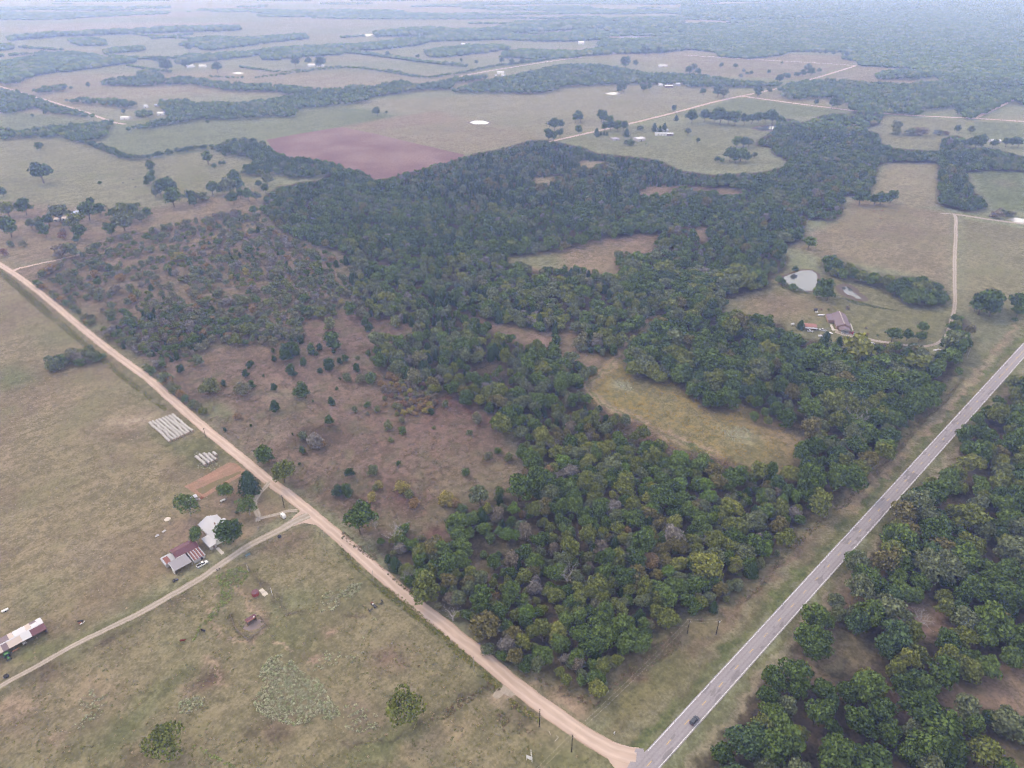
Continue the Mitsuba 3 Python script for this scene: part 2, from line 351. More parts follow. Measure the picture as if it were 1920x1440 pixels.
COVER = {'near': blank(DULL)(NEAR), 'far': blank(DULL)(FAR)}


def lay(tile, pts, mix, soft=3.0, strength=1.0, line=None, rag=0.0):
    """Blends ground cover into the field map inside an outline (or along a line of the given width in metres)."""
    from scipy.ndimage import gaussian_filter
    px = Z(tile, pts); px[:, 1] = np.maximum(px[:, 1], 2)
    w = at(px[:, 0], px[:, 1])[:, :2]
    strength = min(1.0, strength * 1.22)
    shape = LineString(smooth_line(w, 4.0)).buffer(line / 2) if line else Polygon(w).buffer(0)
    mix = mix if isinstance(mix, dict) else {mix: 1.0}
    tot = sum(mix.values())
    x0, y0, x1, y1 = shape.bounds
    for name, g in (('near', NEAR), ('far', FAR)):
        pad = soft * 3 + g[2] * 3 + rag * 2
        i0, i1 = max(0, int((x0 - pad - g[0]) / g[2])), min(g[3], int((x1 + pad - g[0]) / g[2]) + 1)
        j0, j1 = max(0, int((y0 - pad - g[1]) / g[2])), min(g[4], int((y1 + pad - g[1]) / g[2]) + 1)
        if i1 <= i0 or j1 <= j0: continue
        xs, ys = np.meshgrid(g[0] + (np.arange(i0, i1) + 0.5) * g[2], g[1] + (np.arange(j0, j1) + 0.5) * g[2])
        if rag:
            q = np.stack([xs / (rag * 4), ys / (rag * 4), xs * 0], -1)
            xq, yq = xs + (meshkit.fbm(q, 3) - 0.5) * 4 * rag, ys + (meshkit.fbm(q + 31.7, 3) - 0.5) * 4 * rag
        else: xq, yq = xs, ys
        m = shapely.contains_xy(shape, xq, yq).astype(np.float32)
        m = gaussian_filter(m, soft / g[2]) * strength
        c = COVER[name][:, j0:j1, i0:i1]
        c *= 1 - m
        for k, v in mix.items(): c[k] += m * v / tot


# far plain: fields in stripes and blocks, hazy
rr = np.random.default_rng(5)
xs, ys = grid_xy(FAR)
vn = meshkit.fbm(np.stack([xs / 520, ys / 330, xs * 0 + 2.2], -1), 2)
COVER['far'][DULL] = 1 - np.clip((vn - 0.42) * 3, 0, 0.75); COVER['far'][TAN] = np.clip((vn - 0.42) * 3, 0, 0.75) * 0.7; COVER['far'][STRAW] = np.clip((vn - 0.42) * 3, 0, 0.75) * 0.3
lay('P', [(0, 205), (200, 232), (440, 205), (640, 198), (730, 215), (650, 238), (500, 262), (420, 275), (250, 300), (180, 265), (0, 262)], {DULL: 1, GREEN: .7}, 8)
lay('P', [(0, 255), (140, 262), (250, 300), (400, 283), (480, 305), (500, 345), (400, 375), (260, 395), (0, 400)], {DULL: 1.2, TAN: .6, GREEN: .25}, 8)
lay('P', [(640, 205), (700, 205), (745, 218), (650, 238)], {GREEN: 1, DULL: .6}, 5)
lay('P', [(640, 238), (820, 206), (960, 230), (1060, 262), (960, 272), (872, 292)], {TAN: 1, DULL: .9, RED: .25}, 8)
lay('P', [(640, 238), (820, 206), (860, 226), (700, 243)], {TAN: 1, RED: .5, DULL: .5}, 10, .8)
lay('P', [(660, 190), (900, 178), (1300, 150), (1400, 175), (1180, 232), (1040, 262), (930, 232), (820, 206), (740, 214)], {TAN: .8, DULL: 1.2, STRAW: .2}, 12)
lay('P', [(1280, 210), (1390, 182), (1600, 212), (1470, 222), (1280, 220)], {GREEN: .7, DULL: 1}, 8)
lay('P', [(1060, 262), (1180, 235), (1430, 235), (1470, 262), (1410, 290), (1470, 300), (1400, 322), (1280, 315), (1120, 285)], {DULL: 1, GREEN: .45, TAN: .3}, 8)
lay('P', [(1430, 100), (1620, 105), (1600, 122), (1510, 150), (1280, 140), (1280, 105)], {TAN: 1, DULL: .6}, 8)
lay('P', [(1610, 122), (1660, 123), (1700, 150), (1770, 155), (1680, 160), (1530, 152)], {TAN: 1, DULL: .6}, 6)
lay('P', [(1650, 215), (1820, 226), (1790, 255), (1760, 283), (1660, 272), (1640, 250)], {DULL: 1, TAN: .5, GREEN: .35}, 5)
lay('P', [(1830, 228), (1920, 232), (1920, 262), (1860, 262), (1810, 250)], {GREEN: 1, DULL: .8}, 5)
lay('P', [(1815, 322), (1860, 318), (1960, 318), (1960, 400), (1860, 392), (1840, 362)], {GREEN: 1.3, DULL: .5}, 5)
lay('P', [(1860, 338), (1890, 336), (1915, 350), (1880, 352)], {WEEDY: 1, DULL: .5}, 8, .5)
lay('P', [(1632, 365), (1663, 303), (1760, 303), (1758, 388), (1680, 388)], {TAN: 1, DULL: .8}, 4)
# the near ground
lay('P', [(-300, 430), (60, 500), (150, 600), (290, 705), (480, 870), (560, 950), (300, 1100), (0, 1290), (-500, 1500)], {TAN: 1, DULL: .15, GREEN: .12}, 5)
lay('P', [(0, 380), (260, 395), (490, 350), (500, 400), (300, 423), (150, 475), (30, 500), (-200, 420)], {TAN: .9, WEEDY: .5, STRAW: .1}, 9)
lay('P', [(-400, 1520), (0, 1290), (560, 975), (700, 1070), (950, 1280), (1200, 1440), (1200, 1560)], {TAN: 1, GREEN: .35, DULL: .35, WEEDY: .15}, 5)
lay('P', [(1470, 460), (1570, 412), (1600, 370), (1790, 400), (1790, 580), (1740, 520), (1530, 480)], {TAN: 1, WEEDY: .3, DULL: .4}, 6)
lay('P', [(1805, 410), (1990, 440), (1990, 560), (1800, 590)], {TAN: .8, GREEN: .4, DULL: .6}, 4)
lay('P', [(1360, 560), (1480, 500), (1560, 520), (1790, 560), (1780, 640), (1600, 660), (1370, 590)], {TAN: .55, GREEN: .7, DULL: .4, YELLOW: .25}, 6)
lay('P', [(1370, 555), (1480, 545), (1560, 575), (1500, 600), (1420, 600)], {TAN: 1, WEEDY: .3}, 7, .6)
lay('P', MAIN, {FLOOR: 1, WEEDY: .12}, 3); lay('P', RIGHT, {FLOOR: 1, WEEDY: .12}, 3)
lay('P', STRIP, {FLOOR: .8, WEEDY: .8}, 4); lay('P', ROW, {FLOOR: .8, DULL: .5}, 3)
lay('P', BRUSHZONE, {WEEDY: .8, TAN: .6, STRAW: .12}, 5)
lay('P', [(20, 505), (150, 480), (160, 560), (120, 590)], {WEEDY: 1, TAN: .5}, 5, .8)
lay('P', [(285, 700), (253, 660), (330, 660), (560, 630), (720, 590), (780, 615), (700, 650), (740, 710), (930, 790), (990, 900), (890, 940), (800, 1000), (700, 1020), (560, 930), (430, 830), (330, 745)], {WEEDY: 1, TAN: .12}, 4)
for o in OPENINGS[1:6]: lay('P', o, {WEEDY: .7, TAN: .7, LITTER: .15}, 4)
for o in OPENINGS[6:9]: lay('P', o, {TAN: 1, DULL: .4}, 4)
for o in OPENINGS[9:]: lay('P', o, {TAN: .5, WEEDY: .7, GREEN: .3}, 3)
lay('P', MEADOW, {YELLOW: 1, TAN: .35, GREEN: .15}, 4)
lay('P', [(1053, 470), (1113, 453), (1157, 470), (1160, 525), (1107, 510), (1040, 505)], {TAN: 1, WEEDY: .4}, 4)
lay('P', [(945, 480), (1050, 475), (1060, 505), (960, 500)], {GREEN: .6, TAN: .4, DULL: .6}, 5)
lay('P', [(560, 600), (640, 585), (720, 575), (790, 605), (740, 650), (640, 660), (560, 645)], {WEEDY: 1, LITTER: .15}, 4)
# clearing: red litter, pale straw, mown lines
lay('E', [(560, 760), (640, 790), (760, 840), (840, 920), (840, 1000), (760, 950), (640, 880), (540, 820)], LITTER, 4, .85, rag=3)
lay('E', [(440, 900), (560, 870), (700, 920), (640, 960), (480, 960), (380, 1000)], LITTER, 5, .55, rag=3)
lay('E', [(480, 1060), (520, 1100), (500, 1250), (470, 1400), (440, 1440), (430, 1300), (470, 1160)], LITTER, 3, .8, rag=2)
lay('E', [(210, 1260), (330, 1250), (420, 1350), (400, 1440), (280, 1440), (240, 1360)], LITTER, 5, .7, rag=3)
lay('E', [(880, 980), (990, 1030), (1000, 1090), (930, 1080)], LITTER, 4, .5, rag=3)
lay('H', [(450, 120), (540, 60), (620, 70), (560, 170), (480, 190)], LITTER, 3, .9, rag=3)
lay('E', [(520, 1120), (700, 1090), (860, 1150), (960, 1240), (880, 1380), (640, 1400), (520, 1330)], {TAN: 1, DULL: .6, WEEDY: .6}, 7, .8, rag=5)
lay('E', [(440, 1130), (470, 1050), (500, 1000), (460, 1440), (430, 1440)], {DULL: 1, GREEN: .3}, 3, .5)
lay('E', [(1000, 440), (1180, 460), (1170, 500), (1060, 510)], {BARE: .5, LITTER: .6, WEEDY: .5}, 4, .7, rag=3)
lay('E', [(740, 340), (860, 400), (840, 440), (740, 390)], {LITTER: .4, BARE: .25, WEEDY: .6}, 4, .8, rag=3)
lay('D', [(1150, 820), (1270, 840), (1300, 900), (1200, 920), (1140, 870)], {DULL: 1, GREEN: .6}, 5, .8, rag=3)
lay('D', [(1760, 1270), (1830, 1230), (1820, 1320), (1750, 1360)], {GREEN: 1}, 2.5, .8, rag=2)
lay('D', [(1520, 700), (1760, 740), (1830, 820), (1600, 840), (1480, 800)], {STRAW: .5, WEEDY: .8}, 6, .6, rag=4)
lay('D', [(1700, 960), (1860, 940), (1920, 1060), (1740, 1100), (1650, 1010)], {LITTER: .25, FLOOR: .5}, 5, .7, rag=3)
lay('D', [(1000, 560), (1500, 520), (1880, 500), (1880, 560), (1400, 600), (1000, 620)], {TAN: .5, LITTER: .2, WEEDY: .5}, 6, .6, rag=4)
lay('D', [(1290, 950), (1600, 900), (1640, 980), (1400, 1100), (1300, 1040)], {STRAW: .3, WEEDY: .8}, 6, .6, rag=4)
for a in ([(700, 800), (712, 850), (705, 900), (690, 960), (680, 1000)], [(722, 800), (735, 850), (730, 900), (716, 950)], [(800, 780), (815, 850), (805, 910), (790, 960)], [(560, 690), (620, 760), (700, 790), (800, 770)], [(480, 680), (560, 730), (640, 800), (690, 880)]):
    lay('P', a, {LITTER: .7, BARE: .25}, 1.2, .6, line=2.2)
lay('P', [(700, 740), (850, 760), (920, 800), (960, 860), (900, 900), (760, 880), (690, 820)], {LITTER: .4, WEEDY: .6}, 6, .4, rag=5)
lay('P', [(480, 680), (620, 660), (690, 700), (650, 760), (520, 740)], {LITTER: .25, BARE: .15, WEEDY: .6}, 6, .4, rag=5)
# left pasture: green swales and bare spots
lay('D', [(0, 600), (90, 620), (200, 680), (160, 740), (0, 760)], {GREEN: 1, DULL: .3}, 6, .75, rag=4)
lay('D', [(250, 430), (420, 420), (480, 470), (330, 520), (200, 500)], {GREEN: .5, DULL: .6}, 8, .5, rag=4)
lay('D', [(640, 560), (760, 640), (900, 780), (940, 860), (860, 880), (700, 720)], {GREEN: .5, DULL: .6}, 6, .5, rag=4)
lay('D', [(800, 900), (880, 870), (860, 930), (700, 960), (580, 940)], {BARE: .5, STRAW: .4}, 4, .65, rag=3)
lay('D', [(240, 780), (460, 740), (440, 820), (180, 860)], {BARE: .25, TAN: .5}, 7, .5, rag=4)
lay('D', [(620, 1000), (780, 960), (760, 1010), (640, 1030)], {LITTER: .3, WEEDY: .7}, 4, .5, rag=3)
lay('D', [(0, 1040), (60, 1060), (60, 1200), (30, 1260)], {BARE: .35, TAN: .5}, 4, .5, rag=3)
lay('D', [(960, 1040), (1160, 1020), (1280, 1120), (1220, 1200), (1060, 1180)], {GREEN: .8, TAN: .3}, 4, .7, rag=3)
lay('D', [(830, 940), (900, 1010), (970, 1060), (950, 1080), (860, 1010)], {GREEN: 1}, 2.5, .7)
lay('D', [(1000, 870), (1090, 960), (1180, 1060), (1380, 1200), (1480, 1290), (1400, 1220), (1240, 1130), (1120, 1030), (1000, 920)], {GREEN: .8, TAN: .4}, 2.5, .7)
lay('D', [(1200, 1330), (1400, 1180), (1480, 1300), (1440, 1440), (1050, 1440)], {TAN: .6, WEEDY: .6, BARE: .15}, 5, .8)
lay('G', [(960, 60), (1100, 20), (1160, 80), (1080, 160), (930, 200)], {BARE: .45, TAN: .4, WEEDY: .4}, 5, .75, rag=2)
lay('G', [(1440, 0), (1640, 0), (1560, 50), (1440, 60)], {TAN: 1, BARE: .1}, 3, .8)
lay('G', [(1300, 130), (1500, 50), (1440, 110), (1260, 210)], {BARE: .8, WEEDY: .3}, 3, .7, rag=2)
lay('G', [(500, 400), (780, 250), (920, 300), (940, 400), (760, 440)], {YELLOW: .35, TAN: .8}, 8, .55, rag=4)
lay('G', [(380, 230), (560, 150), (640, 200), (500, 330), (360, 320)], {STRAW: .6, TAN: .5}, 6, .55, rag=4)
lay('G', [(80, 470), (240, 380), (330, 420), (190, 520)], {GREEN: .5, DULL: .6}, 6, .5, rag=3)
lay('G', [(220, 620), (300, 600), (330, 650), (280, 700)], {WEEDY: 1, FLOOR: .4}, 3, .8, rag=3)
lay('G', [(120, 570), (200, 530), (240, 560), (160, 590)], {FLOOR: .8, GREEN: .6}, 2.5, .8, rag=2)
lay('G', [(60, 800), (260, 700), (400, 690), (380, 740), (100, 870)], {GREEN: 1, TAN: .3}, 3, .75, rag=2)
lay('G', [(440, 690), (760, 540), (1150, 340), (1160, 365), (800, 560), (440, 740)], {GREEN: .9, TAN: .35}, 2.2, .8)
lay('G', [(0, 1020), (400, 800), (800, 590), (1180, 390), (1180, 410), (800, 640), (300, 900), (0, 1060)], {GREEN: .6, WEEDY: .5}, 2.5, .75)
# weedy pasture below the lane
lay('G', [(180, 900), (340, 870), (320, 950), (240, 990), (140, 960)], {LITTER: .5, FLOOR: .6}, 4, .8, rag=3)
lay('G', [(540, 740), (640, 680), (780, 580), (790, 600), (680, 720), (560, 770)], {LITTER: .5, FLOOR: .7, WEEDY: .4}, 2.5, .85, rag=2)
lay('G', [(880, 520), (1030, 450), (1040, 480), (920, 540)], {LITTER: .5, FLOOR: .5}, 3, .8, rag=2)
lay('G', [(0, 1120), (160, 1140), (300, 1180), (220, 1260), (60, 1280), (0, 1240)], {WEEDY: .8, FLOOR: .45, LITTER: .2}, 6, .8, rag=4)
lay('G', [(330, 950), (540, 900), (660, 960), (560, 1040), (400, 1010)], {TAN: .8, BARE: .4}, 6, .75, rag=4)
lay('G', [(560, 1040), (760, 960), (840, 1030), (700, 1120), (560, 1140)], {TAN: .8, BARE: .35}, 6, .65, rag=4)
lay('G', [(0, 1080), (120, 1060), (160, 1100), (100, 1130), (0, 1150)], {BARE: .8, RED: .3}, 4, .7, rag=3)
lay('G', [(280, 1270), (350, 1255), (360, 1300), (290, 1320)], {BARE: .9, RED: .5}, 2, .8, rag=2)
lay('G', [(1090, 880), (1200, 850), (1290, 870), (1250, 960), (1150, 1020), (1060, 1000)], {LITTER: .7, FLOOR: .6}, 3, .9, rag=3)
lay('G', [(1150, 845), (1200, 830), (1225, 850), (1185, 870)], BARE, 1.5, .9, rag=1)
lay('G', [(1020, 950), (1070, 930), (1060, 1020), (1030, 1030)], {BARE: .7, LITTER: .4}, 2.5, .7, rag=2)
lay('G', [(1715, 825), (1780, 805), (1820, 830), (1760, 860)], {BARE: .9, RED: .6}, 1.5, .9, rag=1.5)
lay('G', [(1800, 665), (1850, 650), (1870, 690), (1820, 710)], {BARE: .7, RED: .7}, 1.5, .85, rag=1.5)
lay('G', [(1380, 640), (1480, 590), (1490, 640), (1420, 680), (1370, 665)], {BARE: .6, WEEDY: .6}, 1.5, .9, rag=1)
lay('G', [(1320, 420), (1370, 400), (1450, 500), (1520, 600), (1490, 610), (1400, 510)], {BARE: .5, WEEDY: .5}, 2, .6, rag=1)
lay('G', [(1370, 180), (1560, 120), (1700, 60), (1780, 110), (1700, 180), (1520, 230), (1400, 260)], {LITTER: .35, WEEDY: .7}, 5, .75, rag=4)
lay('G', [(700, 1180), (860, 1020), (1000, 900), (1100, 820), (1120, 850), (960, 1000), (800, 1180), (640, 1390), (520, 1400), (620, 1280)], {GREEN: 1, DULL: .2}, 4, .7, rag=4)
lay('G', [(830, 620), (1000, 740), (1000, 790), (920, 720), (870, 620)], {GREEN: .9}, 3, .6, rag=2)
lay('G', [(1500, 480), (1760, 440), (1800, 520), (1600, 580), (1480, 560)], {GREEN: .6, DULL: .5}, 5, .6, rag=3)
lay('G', [(1500, 640), (1700, 600), (1700, 780), (1500, 780)], {GREEN: .7, YELLOW: .2}, 6, .55, rag=3)
lay('G', [(1420, 1150), (1560, 1180), (1700, 1230), (1640, 1290), (1480, 1280), (1400, 1200)], {LITTER: .5, FLOOR: .5, WEEDY: .4}, 4, .75, rag=3)
lay('G', [(700, 1420), (730, 1320), (800, 1300), (880, 1440)], {LITTER: .4, WEEDY: .5}, 4, .7, rag=3)
lay('G', [(960, 1390), (1060, 1380), (1060, 1430), (980, 1440)], {BARE: .5, TAN: .5}, 3, .6, rag=2)
lay('G', [(500, 1300), (780, 1250), (800, 1180), (560, 1200), (400, 1280), (480, 1440), (640, 1440)], {GREEN: .9, TAN: .3}, 6, .5, rag=5)
for a in ([(1150, 520), (1190, 600), (1220, 650), (1290, 700), (1390, 730), (1450, 710), (1500, 650), (1480, 600), (1420, 540), (1330, 430)], [(1190, 430), (1190, 480), (1180, 560)], [(1510, 735), (1590, 740), (1680, 790)], [(1200, 870), (1220, 940), (1235, 1020)]):
    lay('G', a, BARE, 0.7, .6, line=1.0)
lay('H', [(0, 480), (120, 430), (200, 480), (100, 560), (0, 600)], {GREEN: .8, TAN: .3}, 6, .6, rag=4)
lay('H', [(200, 760), (360, 740), (400, 800), (260, 900), (180, 880)], {LITTER: .4, WEEDY: .8}, 4, .75, rag=4)
lay('H', [(0, 1050), (60, 1040), (220, 1130), (240, 1220), (60, 1280), (0, 1260)], {WEEDY: .5, LITTER: .4, STRAW: .2}, 4, .6, rag=4)
lay('H', [(480, 1180), (600, 1090), (830, 960), (900, 1000), (760, 1050), (560, 1170), (480, 1230)], {GREEN: .7, WEEDY: .8, FLOOR: .3}, 2.5, .85, rag=2)
lay('H', [(0, 1360), (160, 1290), (240, 1240), (480, 1190), (420, 1290), (240, 1370), (60, 1440), (0, 1440)], {GREEN: .9, DULL: .3}, 4, .7, rag=3)
lay('H', [(840, 1050), (900, 990), (960, 1010), (930, 1050), (870, 1070)], {BARE: 1, STRAW: .4}, 1.6, .95, rag=1.5)
lay('H', [(860, 1120), (1000, 1080), (1120, 1150), (1080, 1250), (920, 1240)], {LITTER: .35, WEEDY: .7, GREEN: .3}, 4, .75, rag=3)
lay('H', [(260, 1430), (420, 1320), (600, 1220), (800, 1100), (820, 1120), (620, 1250), (420, 1370), (300, 1440)], {BARE: .4, TAN: .8}, 2.5, .7, rag=1)
lay('H', [(1000, 1440), (1180, 1300), (1420, 1340), (1500, 1440)], {GREEN: 1, TAN: .25}, 4, .8, rag=3)
lay('H', [(0, 200), (120, 330), (330, 470), (560, 660), (760, 830), (900, 970), (860, 990), (700, 830), (500, 660), (200, 420), (0, 260)], {GREEN: .8, YELLOW: .4, WEEDY: .3}, 1.6, .85)
lay('D', [(0, 60), (200, 220), (480, 470), (680, 640), (960, 860), (950, 880), (660, 660), (440, 470), (180, 260), (0, 110)], {GREEN: .5, TAN: .6, WEEDY: .3}, 1.6, .4)
lay('H', [(960, 880), (1080, 930), (1300, 1000), (1480, 1060), (1440, 1180), (1340, 1170), (1180, 1080), (1020, 960)], {TAN: .6, WEEDY: .7, GREEN: .3}, 2.5, .95)
lay('H', [(1140, 1040), (1200, 1050), (1400, 1140), (1370, 1160), (1240, 1110)], {BARE: .6, TAN: .4}, 2, .8, rag=1.5)
lay('H', [(1060, 930), (1110, 960), (1100, 990), (1040, 960)], {BARE: .9}, 1.8, .85, rag=1.5)
# verge of the highway
VERGE_L = [('H', [(1480, 1180), (1480, 1000), (1620, 860), (1740, 740), (1920, 590)]), ('I', [(100, 590), (250, 520), (390, 430), (480, 310), (640, 150), (800, 0)]), ('F', [(880, 1380), (1010, 1250), (1200, 1020), (1330, 890), (1460, 780), (1560, 660), (1620, 480), (1640, 380), (1900, 280), (1980, 420)]),
           ('F', [(1980, 420), (1630, 960), (1050, 1440)]), ('H', [(1920, 1100), (1700, 1380), (1500, 1290)])]
lay('P', PXP(*VERGE_L), {TAN: .7, GREEN: .7, WEEDY: .35}, 2.5)
lay('F', [(1640, 330), (1900, 270), (1900, 420), (1640, 700), (1500, 820), (1560, 680), (1620, 520)], {DULL: .8, GREEN: .5, WEEDY: .4}, 4, .8)
lay('H', [(1480, 1180), (1560, 1000), (1760, 850), (1900, 760), (1900, 900), (1700, 1080), (1520, 1200)], {GREEN: 1, YELLOW: .35, TAN: .4}, 4, .8, rag=3)
lay('H', [(1500, 980), (1600, 880), (1760, 760), (1900, 640), (1910, 690), (1740, 830), (1560, 960)], {WEEDY: 1, LITTER: .3}, 2.5, .85, rag=2)
lay('H', [(1600, 900), (1720, 900), (1740, 950), (1660, 970)], {LITTER: .6, FLOOR: .3}, 2.5, .8, rag=2)
lay('I', [(0, 880), (200, 700), (420, 480), (600, 320), (760, 170), (900, 20), (860, 20), (700, 140), (520, 300), (340, 470), (140, 690), (0, 820)], {WEEDY: .9, TAN: .7}, 1.8, .9, rag=1.5)
lay('F', [(850, 1430), (1010, 1290), (1200, 1110), (1280, 1060), (1310, 1080), (1230, 1180), (1060, 1330), (960, 1440)], {TAN: .8, BARE: .3, WEEDY: .4}, 1.8, .85, rag=1.5)
lay('F', [(1290, 1050), (1370, 1060), (1380, 1080), (1280, 1120)], {BARE: .8}, 1.6, .7, rag=1)
lay('F', [(1320, 1010), (1440, 900), (1560, 760), (1680, 620), (1880, 380), (1890, 390), (1700, 640), (1580, 790), (1460, 930), (1360, 1020)], {TAN: .6, BARE: .5, LITTER: .25}, 1.4, .8, rag=1)
for k, (off, mixv, wd, st) in enumerate(((7.2, {GREEN: 1}, 3.0, .8), (12.5, {STRAW: .8, GREEN: .5}, 1.6, .45), (-6.6, {GREEN: 1, TAN: .4}, 2.2, .7), (-10.5, {STRAW: .7, TAN: .6}, 2.4, .7))):
    h0, h1 = at(1217.5, 1432)[:2], at(1879.4, 701)[:2]
    d = (h1 - h0) / np.linalg.norm(h1 - h0); nrm = np.array([-d[1], d[0]])
    ln = np.array([h0 - d * 150 + nrm * off, h1 + d * 900 + nrm * off])
    X, Yv = pix(np.c_[ln, np.zeros(2)])
    ln_px = [(X[0], Yv[0]), (X[1], Yv[1])]
    from scipy.ndimage import gaussian_filter
    w = ln; shp = LineString(w).buffer(wd / 2 + 0.6)
    gx, gy = grid_xy(NEAR); m = gaussian_filter(shapely.contains_xy(shp, gx, gy).astype(np.float32), 0.6) * st * (0.55 + 0.9 * meshkit.noise(np.stack([gx / 14, gy / 14, gx * 0 + k], -1)))
    m = np.clip(m, 0, 1); COVER['near'] *= 1 - m
    for c, v in mixv.items(): COVER['near'][c] += m * v / sum(mixv.values())
# trail into the meadow, tracks
for a in ([(1233, 597), (1203, 620), (1173, 657), (1133, 697), (1105, 727), (1122, 752), (1173, 775), (1223, 802), (1280, 828), (1340, 850)],):
    lay('P', a, {TAN: 1, BARE: .7}, 1.2, 1.0, line=7); lay('P', a, {GREEN: 1, TAN: .3}, .8, .8, line=2.2)
lay('E', [(1440, 880), (1560, 950), (1720, 1050), (1900, 1150), (1900, 1080), (1740, 980), (1580, 900), (1460, 850)], {WEEDY: 1, LITTER: .4, FLOOR: .3}, 2, .8, rag=2)
lay('F', [(0, 1080), (120, 1120), (300, 1170), (420, 1230), (300, 1230), (100, 1180), (0, 1150)], {WEEDY: 1, LITTER: .4, FLOOR: .3}, 2, .8, rag=2)
lay('F', [(20, 1060), (60, 1060), (130, 1110), (110, 1120), (50, 1100)], {GREEN: 1.2}, 1.5, .9)
lay('F', [(160, 960), (330, 960), (420, 1020), (380, 1070), (240, 1030)], {STRAW: .8, GREEN: .4}, 4, .7, rag=3)
lay('E', [(1530, 700), (1600, 700), (1650, 750), (1620, 770), (1540, 740)], {STRAW: 1, GREEN: .4}, 2, .8, rag=2)
lay('F', [(250, 880), (600, 990), (680, 1080), (500, 1150), (560, 1050), (400, 980)], {TAN: 1, WEEDY: .4}, 5, .6, rag=3)
lay('P', [(1560, 1120), (1640, 1100), (1780, 1160), (1760, 1200), (1700, 1195)], {WEEDY: 1, TAN: .4}, 4, .8, rag=3)
lay('I', [(1200, 520), (1400, 520), (1500, 640), (1400, 710), (1290, 690)], {WEEDY: .8, LITTER: .3, BARE: .2}, 3, .9, rag=2)
lay('I', [(1840, 850), (2000, 880), (2000, 1180), (1700, 1120), (1450, 1080), (1440, 1040), (1700, 990)], {LITTER: .35, BARE: .35, WEEDY: .7, TAN: .4}, 3, .9, rag=2)
lay('I', [(1060, 1130), (1080, 1040), (1280, 1020), (1310, 1190), (1180, 1170)], {LITTER: .5, WEEDY: .6, BARE: .1}, 3, .9, rag=2)
lay('I', [(870, 700), (960, 670), (1050, 750), (1040, 800), (940, 850), (860, 830)], {GREEN: .6, TAN: .5, WEEDY: .4}, 4, .8, rag=3)

for a in ([(432, 1152), (441, 1178), (464, 1201), (500, 1174), (488, 1158)], [(458, 1056), (500, 1108), (545, 1152)], [(640, 1395), (720, 1390), (800, 1345), (860, 1312), (925, 1288)], [(545, 1152), (600, 1150), (680, 1152)]):
    lay('P', a, {FLOOR: 1, WEEDY: .5}, .8, .75, line=1.3)
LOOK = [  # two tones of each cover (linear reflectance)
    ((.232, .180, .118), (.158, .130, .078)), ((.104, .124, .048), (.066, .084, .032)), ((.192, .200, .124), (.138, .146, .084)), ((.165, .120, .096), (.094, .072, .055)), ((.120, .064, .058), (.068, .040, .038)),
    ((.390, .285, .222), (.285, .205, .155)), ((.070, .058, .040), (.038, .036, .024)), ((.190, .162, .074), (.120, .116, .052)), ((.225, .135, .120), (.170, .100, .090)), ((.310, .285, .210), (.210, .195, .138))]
CELLS = {n: [mi.Float(np.ascontiguousarray(c).ravel()) for c in COVER[n]] for n in COVER}


def cover_lookup(x, y, name, g):
    u, v = (x - g[0]) / g[2] - 0.5, (y - g[1]) / g[2] - 0.5
    i, j = dr.clip(dr.floor(u), 0, g[3] - 2), dr.clip(dr.floor(v), 0, g[4] - 2)
    a, b = dr.clip(u - i, 0, 1), dr.clip(v - j, 0, 1)
    k = mi.UInt32(mi.Int32(i)) + mi.UInt32(mi.Int32(j)) * g[3]
    out = []
    for c in CELLS[name]:
        q = [dr.gather(mi.Float, c, k + o) for o in (0, 1, g[3], g[3] + 1)]
        out.append((q[0] * (1 - a) + q[1] * a) * (1 - b) + (q[2] * (1 - a) + q[3] * a) * b)
    return out


